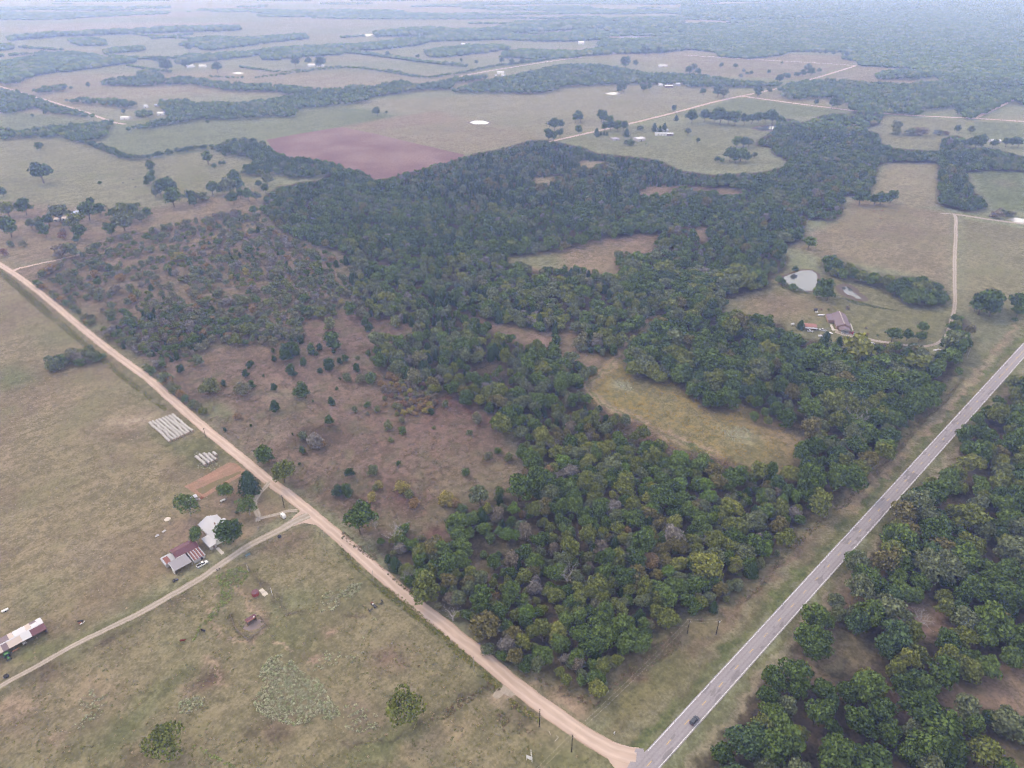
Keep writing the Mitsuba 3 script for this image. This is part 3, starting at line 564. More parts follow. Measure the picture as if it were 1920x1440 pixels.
def ground_color(p, n, uv):
    x, y = p.x, p.y
    wx, wy = mikit.noise(x / 5.1, y / 5.1, 3.0) - 0.5, mikit.noise(x / 5.1, y / 5.1, 9.0) - 0.5
    hx, hy = mikit.noise(x / 1.1, y / 1.1, 4.0) - 0.5, mikit.noise(x / 1.1, y / 1.1, 8.0) - 0.5
    xn, yn = x + wx * 5 + hx * 2.0, y + wy * 5 + hy * 2.0
    near = (x > NEAR[0]) & (x < NEAR[0] + NEAR[2] * NEAR[3]) & (y > NEAR[1]) & (y < NEAR[1] + NEAR[2] * NEAR[4])
    cn = cover_lookup(xn, yn, 'near', NEAR)
    cf = cover_lookup(x + wx * 9, y + wy * 9, 'far', FAR)
    fine = mikit.fbm(x / 0.9, y / 0.9, 1.0, 3)
    tuft = mikit.fbm(x / 3.1, y / 3.1, 2.0, 3)
    broad = mikit.fbm(x / 26.0, y / 26.0, 5.0, 4)
    wide = mikit.fbm(x / 140.0, y / 90.0, 6.0, 3)
    streak = mikit.fbm((x * 0.72 - y * 0.69) / 4.0, (x * 0.69 + y * 0.72) / 22.0, 7.0, 3)
    t = mikit.smoothstep(0.33, 0.67, 0.22 * fine + 0.30 * tuft + 0.26 * broad + 0.22 * streak)
    green = mikit.smoothstep(0.50, 0.68, 0.5 * broad + 0.3 * wide + 0.2 * tuft)
    col = mi.Color3f(0)
    for k in range(NCLS):
        w = dr.select(near, cn[k], cf[k])
        c = mikit.mix(LOOK[k][1], LOOK[k][0], t)
        if k == TAN: c = mikit.mix(mikit.mix(c, (.150, .105, .078), mikit.smoothstep(0.52, 0.66, mikit.fbm(x / 48.0, y / 38.0, 11.0, 4)) * 0.5), (.125, .122, .058), green * 0.5)
        if k == DULL: c = mikit.mix(c, (.125, .140, .066), green * 0.6)
        if k == YELLOW: c = mikit.mix(c, (.225, .150, .030), mikit.smoothstep(0.52, 0.72, tuft * 0.55 + broad * 0.45) * 0.5)
        if k == WEEDY: c = mikit.mix(c, (.105, .105, .058), mikit.smoothstep(0.5, 0.7, mikit.fbm(x / 9.0, y / 9.0, 14.0, 3)) * 0.5)
        col = col + c * w
    return col * (0.66 + 0.42 * fine + 0.26 * tuft)


scene['ground_matter'] = {'type': 'diffuse', 'reflectance': mikit.proc(ground_color)}
gx = np.r_[np.linspace(-20000, -3000, 8), np.linspace(-2500, 2500, 21), np.linspace(3000, 20000, 8)]
gy = np.r_[np.linspace(-14000, -500, 6), np.linspace(0, 4000, 21), np.linspace(5000, 24000, 8)]
GX, GY = np.meshgrid(gx, gy)
k = (np.arange(len(gy) - 1)[:, None] * len(gx) + np.arange(len(gx) - 1)[None]).ravel()
struct('ground', (np.stack([GX.ravel(), GY.ravel(), GX.ravel() * 0], 1), np.vstack([np.stack([k, k + 1, k + 1 + len(gx)], 1), np.stack([k, k + 1 + len(gx), k + len(gx)], 1)])), 'ground_matter', 'open grassland, brush clearings and forest floor of the wide plain')
# ------------------------------------------------------------------ roads
def road(name, line, width, z, m, label, wob=0.25, step=2.5, seed=0):
    v, f = ribbon(line, width, z, wob, seed, step)
    n = len(v) // 2
    c = smooth_line(np.asarray(line)[:, :2], step)
    s = np.arange(n) * step
    # three strips across so that the crown of the road stands a little proud
    mid = (v[:n] + v[n:]) / 2; mid[:, 2] += 0.06
    V = np.vstack([v[:n], mid, v[n:]]); k = np.arange(n - 1)
    F = np.vstack([np.stack([k, k + n, k + n + 1], 1), np.stack([k, k + n + 1, k + 1], 1), np.stack([k + n, k + 2 * n, k + 2 * n + 1], 1), np.stack([k + n, k + 2 * n + 1, k + n + 1], 1)])
    uv = np.vstack([np.c_[s, np.full(n, -1.0)], np.c_[s, np.zeros(n)], np.c_[s, np.full(n, 1.0)]])
    return struct(name, (V, F), m, label, uv=uv)


flat_uv = lambda m: np.c_[m[0][:, 0], m[0][:, 1] * 0]


def sheet(name, pts, z, wob, seed, step, m, label):
    g = flat_poly(PXL(pts), z, wob, seed, step)
    return struct(name, g, m, label, uv=flat_uv(g))


def dirt_color(p, n, uv):
    v = uv.y + 0.25 * (mikit.noise(uv.x / 19.0, 3.0) - 0.5)
    track = dr.exp(-dr.square((dr.abs(v) - 0.42) / 0.17))
    f, b = mikit.fbm(uv.x / 5.0, uv.y * 3.0, 2.0, 3), mikit.fbm(p.x / 16.0, p.y / 16.0, 4.0, 3)
    c = mikit.mix((.385, .295, .245), (.500, .405, .350), 0.55 * track + 0.5 * b)
    edge = mikit.smoothstep(0.78, 1.0, dr.abs(uv.y) + 0.3 * (f - 0.5))
    c = mikit.mix(c, (.23, .165, .115), edge * 0.6)
    return c * (0.88 + 0.24 * f)


def gravel_color(p, n, uv):
    v = uv.y + 0.3 * (mikit.noise(uv.x / 15.0, 8.0) - 0.5)
    track = dr.exp(-dr.square((dr.abs(v) - 0.45) / 0.22))
    f, b = mikit.fbm(p.x / 0.9, p.y / 0.9, 2.0, 3), mikit.fbm(p.x / 13.0, p.y / 13.0, 4.0, 3)
    c = mikit.mix((.265, .225, .180), (.375, .335, .295), 0.6 * track + 0.4 * b)
    edge = mikit.smoothstep(0.72, 1.0, dr.abs(uv.y) + 0.5 * (f - 0.5))
    c = mikit.mix(c, (.17, .145, .085), edge * 0.7)
    return c * (0.82 + 0.36 * f)


def asphalt_color(p, n, uv):
    track = dr.exp(-dr.square((dr.abs(dr.abs(uv.y) - 0.46) - 0.20) / 0.09))
    f, b = mikit.fbm(p.x / 0.5, p.y / 0.5, 2.0, 2), mikit.fbm(uv.x / 24.0, uv.y * 2.2, 4.0, 3)
    c = mikit.mix((.252, .234, .252), (.300, .278, .298), b)
    c = mikit.mix(c, (.222, .205, .222), 0.55 * track)
    stain = mikit.smoothstep(0.64, 0.72, mikit.fbm(uv.x / 7.0, uv.y * 1.8, 21.0, 3))
    return mikit.mix(c, (.15, .14, .15), stain * 0.5) * (0.9 + 0.2 * f)


scene['dirt_matter'] = {'type': 'twosided', 'b': {'type': 'diffuse', 'reflectance': mikit.proc(dirt_color)}}
scene['gravel_matter'] = {'type': 'twosided', 'b': {'type': 'diffuse', 'reflectance': mikit.proc(gravel_color)}}
scene['asphalt_matter'] = {'type': 'twosided', 'b': {'type': 'diffuse', 'reflectance': mikit.proc(asphalt_color)}}
mat('line_white', (.62, .62, .62), 0.7)
mat('line_yellow', (.58, .38, .14), 0.7)

H0, H1 = at(1217.5, 1432)[:2], at(1879.4, 701)[:2]
HD = (H1 - H0) / np.linalg.norm(H1 - H0)          # along the highway, away
HN = np.array([-HD[1], HD[0]])                    # to its left
HL = lambda s, t: H0 + HD * s + HN * t
hw = road('highway', np.array([HL(-160, 0), HL(-40, 0), HL(80, 0), HL(300, 0), HL(900, 0), HL(1500, 0)]), 7.9, 0.10, 'asphalt_matter', 'two-lane asphalt highway running up the right side', wob=0.06)
for name, t in (('edge_line', 3.42), ('edge_line', -3.42)):
    # the left line is broken at the mouth of the dirt road
    spans = [(-160, -18), (3.6, 1500)] if t > 0 else [(-160, 1500)]
    v, f = join(*[ribbon(np.array([HL(a, t), HL((a + b) / 2, t), HL(b, t)]), 0.21, 0.128, 0.02, 3, 4.0) for a, b in spans])
    put(name, (v, f), 'line_white', hw)
dash = np.linalg.norm(H1 - H0) / 34.0
for k in range(-5, 46):
    s = k * 12.19 if k < 25 else 25 * 12.19 + (k - 25) * 12.9
    put('centre_dash', ribbon(np.array([HL(s - 1.55, 0), HL(s, 0), HL(s + 1.55, 0)]), 0.22, 0.168, 0, 0, 1.5), 'line_yellow', hw)
put('no_passing_line', ribbon(np.array([HL(415, -0.32), HL(700, -0.32), HL(1000, -.32)]), 0.15, 0.165, 0, 0, 5.0), 'line_yellow', hw)

PXL = lambda pts: at(np.array(pts, float)[:, 0], np.array(pts, float)[:, 1])[:, :2]
DIRT = [(-420, 170), (-160, 380), (-60, 452), (0, 496), (25, 512), (67, 543), (117, 584), (150, 612), (192, 646), (233, 677), (283, 714), (320, 747), (353, 776), (395, 812), (437, 846), (478, 880), (503, 901), (537, 925), (575, 956), (610, 985), (643, 1013), (685, 1051),
        (727, 1087), (760, 1116), (793, 1144), (830, 1170), (860, 1196), (910, 1236), (953, 1273), (993, 1305), (1027, 1331), (1068, 1359), (1110, 1386), (1150, 1408), (1176, 1417), (1193, 1421)]
dl = PXL(DIRT)
road('dirt_road', dl, [6.0, 6.0, 6.0, 6.0, 6.1, 6.1, 5.8, 6.2, 6.5, 7.5], 0.045, 'dirt_matter', 'pinkish dirt road running from the highway to the upper left', wob=0.45)
sheet('dirt_road_mouth', [(1130, 1388), (1165, 1396), (1200, 1403), (1206, 1416), (1176, 1452), (1150, 1440), (1136, 1415)], 0.056, 0.6, 4, 1.5, 'dirt_matter', 'wide gravelly mouth of the dirt road at the highway')
sheet('asphalt_apron', [(1192, 1404), (1207, 1404), (1208, 1416), (1187, 1440), (1176, 1440), (1186, 1422)], 0.075, 0.5, 9, 1.2, 'asphalt_matter', 'worn asphalt apron where the dirt road meets the highway')
sheet('field_entrance', [(935, 1290), (950, 1281), (972, 1300), (958, 1306), (945, 1302), (932, 1312), (922, 1305)], 0.05, 0.7, 3, 1.5, 'gravel_matter', 'pale gravel field entrance on the left of the dirt road')
road('farm_lane', PXL([(-140, 1368), (0, 1287), (67, 1250), (133, 1213), (200, 1180), (267, 1147), (325, 1114), (383, 1080), (425, 1051), (467, 1023), (500, 1006), (533, 989), (556, 976), (580, 966)]), [2.7, 2.8, 3.1, 4.0, 4.7, 5.0, 6.5], 0.05, 'gravel_matter', 'pale gravel farm lane at the lower left', wob=0.35)
sheet('lane_mouth', [(533, 988), (553, 966), (566, 956), (600, 988), (590, 984), (570, 981), (552, 986)], 0.058, 0.5, 2, 1.5, 'dirt_matter', 'wide mouth of the farm lane at the dirt road')
road('yard_drive', PXL([(506, 903), (498, 913), (487, 925), (479, 937), (477, 945), (480, 956), (484, 968), (483, 978)]), [3.6, 3.2, 3.2, 3.4, 3.0], 0.062, 'gravel_matter', 'curved gravel drive from the dirt road into the farmyard', wob=0.3)
road('yard_track', PXL([(484, 972), (500, 969), (520, 964), (540, 958), (558, 957)]), 2.8, 0.066, 'gravel_matter', 'faint track across the farmyard', wob=0.35)
road('side_road', PXL([(25, 508), (33, 504), (50, 500), (75, 494), (105, 488), (138, 480), (170, 472)]), [5, 3.4, 3.0, 3.0, 3], 0.06, 'dirt_matter', 'narrow dirt track leaving the dirt road at the upper left', wob=0.3)
far = lambda name, pts, w, lab, m='dirt_matter', z=0.05: road(name, PXL(pts), w, z, m, lab, wob=0.5, step=9.0)
far('section_road', [(1030, 266), (1060, 259), (1113, 247), (1180, 232), (1280, 207), (1340, 191), (1390, 180), (1430, 172), (1480, 160), (1520, 149), (1570, 134), (1605, 123)], 7.5, 'straight pale section road crossing the far fields')
far('cross_road', [(1390, 180), (1470, 191), (1540, 200), (1607, 208), (1660, 213), (1740, 218), (1827, 222), (1990, 233)], 9, 'pale road running to the right from the distant crossing', z=0.06)
far('wood_road', [(1827, 222), (1850, 211), (1883, 195), (1905, 184)], 9, 'short pale road into the far woods at the upper right', z=0.07)
far('ridge_road', [(1280, 103), (1360, 108), (1440, 113), (1530, 118), (1605, 123)], 9, 'thin pale road along the far meadow', z=0.06)
far('far_track', [(0, 162), (50, 177), (85, 187), (117, 197), (160, 210), (187, 220), (217, 230), (235, 233)], 7, 'pale track between the hazy woods at the upper left')
far('field_edge_road', [(862, 143), (900, 136), (960, 126), (1010, 118), (1090, 107)], 10, 'pale track through the far woods at the top middle')
road('field_track', PXL([(1763, 400), (1788, 402), (1792, 430), (1790, 480), (1790, 530), (1790, 573), (1785, 598), (1780, 615), (1770, 635), (1747, 647), (1723, 650), (1680, 644), (1647, 640), (1607, 630), (1577, 625), (1566, 622)]), [4, 4.2, 4.2, 4.1, 3.6, 3.4, 3.4, 5.0], 0.05, 'gravel_matter', 'pale gravel drive running down to the brown-roofed house', wob=0.22, step=4.0)
road('field_track', PXL([(1785, 401), (1813, 405), (1860, 412), (1990, 428)]), 6, 0.06, 'gravel_matter', 'pale gravel road along the green field at the right edge', wob=0.3, step=5.0)

# ------------------------------------------------------------------ bare fields and water
def tilled(p, n, uv):
    f, b = mikit.fbm(p.x / 2.0, p.y / 2.0, 2.0, 3), mikit.fbm(p.x / 70.0, p.y / 70.0, 4.0, 4)
    return mikit.mix((.158, .098, .092), (.208, .146, .130), mikit.smoothstep(0.3, 0.7, b)) * (0.86 + 0.28 * f) * (0.96 + 0.08 * dr.sin((p.x * 0.72 - p.y * 0.69) * 1.6))


LD = at(560, 975)[:2] - at(0, 1287)[:2]; LD /= np.linalg.norm(LD)      # along the farm lane
LN = np.array([-LD[1], LD[0]])


def garden_soil(p, n, uv):
    t = p.x * float(LN[0]) + p.y * float(LN[1])
    f = mikit.fbm(p.x / 1.2, p.y / 1.2, 2.0, 3)
    row = dr.sin(t * 6.28318 / 1.1) * 0.5 + 0.5
    weeds = mikit.smoothstep(0.5, 0.62, mikit.fbm((p.x * float(LD[0]) + p.y * float(LD[1])) / 9.0, t / 1.3, 5.0, 3))
    c = mikit.mix((.255, .150, .108), (.315, .195, .145), row) * (0.85 + 0.3 * f)
    return mikit.mix(c, (.150, .130, .070), weeds * 0.28)


scene['tilled_matter'] = {'type': 'twosided', 'b': {'type': 'diffuse', 'reflectance': mikit.proc(tilled)}}
scene['garden_matter'] = {'type': 'twosided', 'b': {'type': 'diffuse', 'reflectance': mikit.proc(garden_soil)}}
struct('ploughed_field', flat_poly(PXL([(499, 262), (560, 251), (640, 238), (700, 250), (780, 269), (874, 291), (830, 308), (760, 325), (715, 336), (650, 330), (570, 312), (520, 290)]), 0.05, 2, 3, 12), 'tilled_matter', 'bare red ploughed field beyond the forest')
struct('garden_plot', flat_poly(PXL([(345, 912), (390, 889), (431, 866), (446, 871), (463, 885), (456, 890), (410, 917), (379, 935), (362, 923)]), 0.05, 0.5, 2, 2), 'garden_matter', 'tilled reddish garden plot beside the dirt road')
struct('garden_weeds', flat_poly(PXL([(368, 919), (410, 899), (452, 883), (455, 886), (420, 904), (380, 927)]), 0.054, 0.8, 7, 1.2), matte('weed_row', (.165, .135, .075)), 'weedy strip across the garden plot')
scene['water_matter'] = {'type': 'twosided', 'b': {'type': 'principled', 'base_color': rgb(.045, .05, .045), 'roughness': 0.08, 'specular': 0.9}}
scene['milky_water'] = {'type': 'twosided', 'b': {'type': 'principled', 'base_color': rgb(.20, .195, .195), 'roughness': 0.15, 'specular': 0.9}}


def pond(pts, m, label, rim=None, wob=1.0, seed=1):
    w = PXL(pts)
    if rim:
        P = Polygon(w).buffer(rim); struct('pond_bank', flat_poly(np.array(P.exterior.coords)[:-1], 0.02, wob, seed + 5, 3), matte('bank_mud', (.115, .095, .078)), 'muddy bank')
    return struct('pond', flat_poly(w, 0.035, wob, seed, 2.5), m, label)


pond([(1466, 532), (1470, 519), (1487, 513), (1503, 507), (1521, 507), (1531, 514), (1533, 522), (1530, 535), (1524, 544), (1508, 546), (1497, 545), (1480, 540)], 'water_matter', 'round farm pond behind the brown-roofed house', 3.0)
pond([(1578, 539), (1588, 537), (1598, 543), (1600, 549), (1610, 555), (1616, 560), (1606, 560), (1598, 554), (1590, 553), (1583, 548)], 'water_matter', 'shallow dark tail of the pond under the tree row', 6)
pond([(880, 229), (890, 226), (905, 226), (918, 230), (910, 233), (888, 233)], 'milky_water', 'small bright pond in the middle of the big far field', 4, 1.5)
pond([(1134, 176), (1145, 173), (1160, 173), (1164, 176), (1150, 178)], 'milky_water', 'bright pond near the far grove at the top right', 3, 1.5)
pond([(1148, 64), (1160, 62), (1185, 67), (1203, 69), (1190, 73), (1172, 74)], 'milky_water', 'bright lake in the hazy woods', None, 4)
pond([(1415, 241), (1425, 237), (1445, 236), (1457, 239), (1450, 244), (1430, 245)], 'water_matter', 'small dark pond beside the creek wood', 6, 1.5)
pond([(1888, 411), (1905, 408), (1922, 411), (1940, 416), (1925, 419), (1900, 416)], 'milky_water', 'whitish pond at the right edge')
pond([(434, 137), (447, 135), (458, 137), (447, 139)], 'milky_water', 'bright pond in the hazy fields at the upper left', None, 2)
pond([(1302, 37), (1318, 35), (1335, 37), (1318, 39)], 'milky_water', 'bright strip of water near the horizon', None, 4)
pond([(660, 67), (680, 64), (700, 64), (690, 68)], 'milky_water', 'pale strip of water near the horizon at the top left', None, 4)
# ------------------------------------------------------------------ plants: shapes
ICO = trimesh.creation.icosphere(subdivisions=0)
ICO1 = trimesh.creation.icosphere(subdivisions=1)


def sphere_dirs(n, r):
    k = np.arange(n) + 0.5
    ph, th = np.arccos(1 - 2 * k / n), math.pi * (1 + 5 ** 0.5) * k + r.random() * 6
    d = np.stack([np.cos(th) * np.sin(ph), np.sin(th) * np.sin(ph), np.cos(ph)], 1)
    d += r.normal(0, 0.6 / math.sqrt(n), d.shape)
    return d / np.linalg.norm(d, axis=1, keepdims=True)


def leaf_faces(p, d, size, r, jitter=0.55):
    """A folded four-cornered leaf spray at every point p, facing about d."""
    n = d + r.normal(0, jitter, d.shape); n /= np.linalg.norm(n, axis=1, keepdims=True)
    a = np.cross(n, r.normal(0, 1, n.shape)); a /= np.linalg.norm(a, axis=1, keepdims=True)
    b = np.cross(n, a)
    s = size * r.uniform(0.7, 1.35, (len(p), 1)); e = r.uniform(0.6, 1.0, (len(p), 1))
    lift = n * s * r.uniform(-0.1, 0.45, (len(p), 1))
    v = np.stack([p - a * s, p + b * s * e + lift, p + a * s, p - b * s * e + lift], 1).reshape(-1, 3)
    k = 4 * np.arange(len(p))[:, None]
    f = np.hstack([k + [0, 2, 1], k + [0, 3, 2]]).reshape(-1, 3)
    return v, f


def lobed_crown(seed, lobes, leaves, size, z0=0.22, sub=0, lop=0.0, spread=1.0, core=0.86, squash=0.8, lob_r=(0.15, 0.25), jitter=0.55, ragged=0.16):
    """A broad crown one unit wide and one unit high made of foliage-covered boughs; returns vertices, faces and leaf tone per vertex."""
    r = np.random.default_rng(seed)
    cs, rs, lean = [], [], r.random() * 6.28
    for i in range(lobes):
        for _ in range(40):
            a, u = r.random() * 2 * math.pi, r.random() ** 0.5
            rad = r.uniform(*lob_r)
            h = r.random() ** 0.7
            rr = (0.5 - rad) * u * spread * (1 - 0.5 * h ** 2.4) * (0.78 + 0.22 * min(1, h * 3))
            side = 1 + lop * math.cos(a - lean)
            c = np.array([math.cos(a) * rr * side, math.sin(a) * rr * side, z0 + rad * 0.7 + h * (1 - z0 - rad * 1.6) * (1 + 0.45 * lop * math.cos(a - lean + 1.1))])
            if all(np.linalg.norm(c - q) > 0.55 * (rad + s) for q, s in zip(cs, rs)):
                break
        cs.append(c); rs.append(rad)
    cs, rs = np.array(cs), np.array(rs)
    P, D = [], []
    w = rs ** 2 / (rs ** 2).sum()
    for c, s, k in zip(cs, rs, np.maximum(4, (leaves * 1.8 * w).astype(int))):
        d = sphere_dirs(k, r)
        d = d[d[:, 2] > -0.55]
        p = c + d * s * np.array([1, 1, squash]) * r.uniform(0.86, 1 + ragged, (len(d), 1))
        inside = np.zeros(len(p), bool)
        for q, t in zip(cs, rs):
            if q is not c:
                inside |= np.linalg.norm((p - q) / [1, 1, squash], axis=1) < t * 0.8
        P.append(p[~inside]); D.append(d[~inside])
    P, D = np.vstack(P), np.vstack(D)
    keep = r.permutation(len(P))[:leaves]
    v, f = leaf_faces(P[keep], D[keep], size, r, jitter)
    tone = np.repeat(r.uniform(0.55, 1.5, len(keep)), 4)
    if core:
        ico = ICO1 if sub else ICO
        for c, s in zip(cs, rs):
            q = ico.vertices * s * core * np.array([1, 1, squash]) * r.uniform(0.85, 1.1, (len(ico.vertices), 1)) + c
            f = np.vstack([f, ico.faces + len(v)]); v = np.vstack([v, q]); tone = np.r_[tone, r.uniform(0.75, 1.0, len(q))]
    return v, f, tone


def cedar_crown(seed, leaves, size, rings=5):
    r = np.random.default_rng(seed)
    prof = lambda z: 0.49 * np.clip((1.02 - z), 0, 1) ** 0.56 * np.clip((z + 0.06) / 0.22, 0, 1) ** 0.5
    z = 1 - r.random(leaves) ** 0.62 * 0.97
    a = r.random(leaves) * 2 * math.pi
    lump = 1 + 0.20 * np.sin(3 * a + seed) * np.sin(9 * z + seed) + r.uniform(-0.12, 0.14, leaves)
    rr = prof(z) * lump
    p = np.stack([np.cos(a) * rr, np.sin(a) * rr, z], 1)
    d = np.stack([np.cos(a), np.sin(a), np.full(leaves, 0.55)], 1)
    v, f = leaf_faces(p, d / np.linalg.norm(d, axis=1, keepdims=True), size, r, 0.5)
    tone = np.repeat(r.uniform(0.7, 1.3, leaves), 4)
    zs = np.linspace(0.05, 0.96, rings)
    cv = [[0, 0, 0.03]] + [[math.cos(t) * prof(h) * 0.85, math.sin(t) * prof(h) * 0.85, h] for h in zs for t in np.arange(7) * 2 * math.pi / 7] + [[0, 0, 0.99]]
    cf = [[0, 1 + (k + 1) % 7, 1 + k] for k in range(7)]
    for i in range(rings - 1):
        for k in range(7):
            q = [1 + i * 7 + k, 1 + i * 7 + (k + 1) % 7, 1 + (i + 1) * 7 + (k + 1) % 7, 1 + (i + 1) * 7 + k]
            cf += [[q[0], q[1], q[2]], [q[0], q[2], q[3]]]
    last = 1 + rings * 7
    cf += [[last, last - 7 + k, last - 7 + (k + 1) % 7] for k in range(7)]
    f = np.vstack([f, np.array(cf) + len(v)]); v = np.vstack([v, cv]); tone = np.r_[tone, np.full(len(cv), 0.8)]
    return v, f, tone


def limbs(seed, levels=3, spread=0.5, first=0.3, r0=0.03, n=5, kids=(4, 3, 2)):
    """Bare forking limbs one unit high: used as the trunk of a tree and as a whole dead tree."""
    r = np.random.default_rng(seed)
    out = []

    def grow(p, d, length, rad, lev):
        d = d / np.linalg.norm(d)
        q = p + d * length * 0.55 + r.normal(0, 0.04, 3) * length
        e = q + (d + r.normal(0, 0.25, 3)) * length * 0.5
        out.append(tube([p, q, e], [rad, rad * 0.8, rad * 0.5], n if lev == 0 else 3, cap=False))
        if lev < levels:
            for k in range(kids[min(lev, len(kids) - 1)]):
                a = 2 * math.pi * (k + r.random() * 0.7) / kids[min(lev, len(kids) - 1)]
                nd = d * 0.55 + spread * np.array([math.cos(a), math.sin(a), r.uniform(0.1, 0.5)])
                grow(q if k % 2 else e, nd, length * r.uniform(0.6, 0.85), rad * 0.55, lev + 1)
    grow(np.zeros(3), np.array([0, 0, 1.0]), first, r0, 0)
    return join(*out)


# ------------------------------------------------------------------ plants: colours (linear reflectance) and kinds
scene['leaf_matter'] = {'type': 'twosided', 'b': {'type': 'diffuse', 'reflectance': {'type': 'mesh_attribute', 'name': 'vertex_color'}}}
matte('bark_brown', (0.10, 0.085, 0.07))
matte('bark_grey', (0.26, 0.245, 0.24))
OAK = {'dark green': (.060, .092, .030), 'deep green': (.074, .110, .033), 'green': (.094, .134, .038), 'olive green': (.124, .142, .040), 'yellow green': (.165, .176, .046),
       'grey green': (.118, .138, .072), 'olive brown': (.132, .120, .050), 'rusty brown': (.165, .118, .060), 'blue green': (.066, .102, .046), 'bright green': (.110, .168, .038)}
CEDAR = {'dark green': (.044, .072, .030), 'blue green': (.050, .080, .044), 'green': (.064, .098, .036)}
BRUSH = {'grey olive': (.145, .145, .088), 'grey brown': (.165, .142, .112), 'olive': (.135, .148, .062), 'orange brown': (.215, .145, .070), 'yellow': (.240, .205, .062),
         'grey': (.178, .164, .152), 'green': (.088, .126, .046), 'dull green': (.112, .132, .070), 'rust red': (.190, .115, .082)}
KIND = {
    'oak': dict(pal=OAK, hi=[lobed_crown(10 + i, 17 + 2 * (i % 4), 820, 0.044, core=0.7, lob_r=(.09, .21), ragged=0.34, jitter=0.8, lop=(.1, .3, .45)[i % 3], z0=(.2, .12, .28)[i % 3]) for i in range(9)], mid=[lobed_crown(30 + i, 12, 260, 0.062, lob_r=(.12, .24), core=0.78, ragged=0.28, jitter=.8, lop=(.1, .35)[i % 2]) for i in range(7)],
                far=[lobed_crown(50 + i, 3, 4, 0.15, core=1.05, lob_r=(.28, .38)) for i in range(4)]),
    'cedar': dict(pal=CEDAR, hi=[cedar_crown(70 + i, 560, 0.04) for i in range(3)], mid=[cedar_crown(80 + i, 180, 0.06, 3) for i in range(3)], far=[cedar_crown(90 + i, 8, 0.14, 2) for i in range(2)]),
    'brush': dict(pal=BRUSH, hi=[lobed_crown(110 + i, 12, 520, 0.045, z0=0.0, core=0.7, lob_r=(.14, .24), jitter=0.9, ragged=0.35, squash=0.9) for i in range(4)],
                  mid=[lobed_crown(130 + i, 9, 220, 0.06, z0=0.0, core=0.74, lob_r=(.15, .25), jitter=0.7, ragged=0.25) for i in range(3)],
                  far=[lobed_crown(150 + i, 3, 8, 0.15, z0=0.0, core=1.05, lob_r=(.26, .36)) for i in range(3)]),
    'juniper': dict(pal=CEDAR, hi=[lobed_crown(190 + i, 12, 640, 0.040, z0=0.0, core=0.8, lob_r=(.14, .24), squash=1.0, jitter=.7, ragged=.2, lop=.15) for i in range(4)],
                    mid=[lobed_crown(195 + i, 9, 200, 0.062, z0=0.0, core=0.85, lob_r=(.16, .26), squash=1.0) for i in range(3)]),
    'open': dict(pal=OAK, hi=[lobed_crown(180 + i, 20, 900, 0.036, z0=0.25, core=0.0, lob_r=(.09, .19), ragged=0.5, jitter=.9, lop=.25) for i in range(3)]),
    'pine': dict(pal=OAK, hi=[lobed_crown(170 + i, 13, 620, 0.042, z0=0.34, core=0.7, lob_r=(.13, .2), ragged=0.3) for i in range(3)]),
}
KIND['pine']['mid'] = KIND['pine']['hi']; KIND['open']['mid'] = KIND['open']['hi']
TRUNK = [limbs(200 + i, 1, 0.55, 0.42, 0.028, 6, (4,)) for i in range(3)]
OPEN_TRUNK = [limbs(230 + i, 2, 0.75, 0.42, 0.03, 6, (5, 3)) for i in range(3)]
for v_, f_ in OPEN_TRUNK:
    v_[:, :2] *= 0.42 / np.abs(v_[:, :2]).max(); v_[:, 2] *= 0.86 / v_[:, 2].max()
GROUPS = {}


def tinted(shape, color, seed=0):
    v, f, tone = shape
    r = np.random.default_rng(seed)
    c = np.array(color)[None] * tone[:, None]
    return v, f, np.clip(c * (1 + r.normal(0, 0.05, (len(v) // 1, 1)) * 0), 0.005, 1)


def plant_group(kind, lod, shape, color, parts=True):
    """The shapegroup of one shape in one colour: crown and trunk."""
    key = f'plants_{kind}_{lod}_{shape}_{color.replace(" ", "_")}_{int(parts)}'
    if key not in scene:
        v, f, c = tinted(KIND[kind][lod][shape], KIND[kind]['pal'][color])
        g = {'type': 'shapegroup', 'crown': mikit.ply((v, f), 'leaf_matter', False, color=c)}
        if parts and kind not in ('brush', 'juniper'):
            g['trunk'] = mikit.ply(OPEN_TRUNK[shape % 3], 'bark_grey') if kind in ('open', 'pine') else mikit.ply(TRUNK[shape % 3], 'bark_brown')
        scene[key] = g
    return key


def plant_matrix(x, y, w, h, rot):
    c, s = math.cos(rot), math.sin(rot)
    k = 1 + 0.17 * math.sin(rot * 37.0)              # crowns are never round: stretched one way, narrowed the other
    return [[w * k * c, -w / k * s, 0, x], [w * k * s, w / k * c, 0, y], [0, 0, h, 0], [0, 0, 0, 1]]


def plant_instance(key, kind, lod, shape, color, x, y, w, h, rot, parts=True):
    scene[key] = {'type': 'instance', 'to_world': T(plant_matrix(x, y, w, h, rot)), 'g': {'type': 'ref', 'id': plant_group(kind, lod, shape, color, parts)}}


def contains(poly, xy):
    return shapely.contains_xy(poly, xy[:, 0], xy[:, 1])


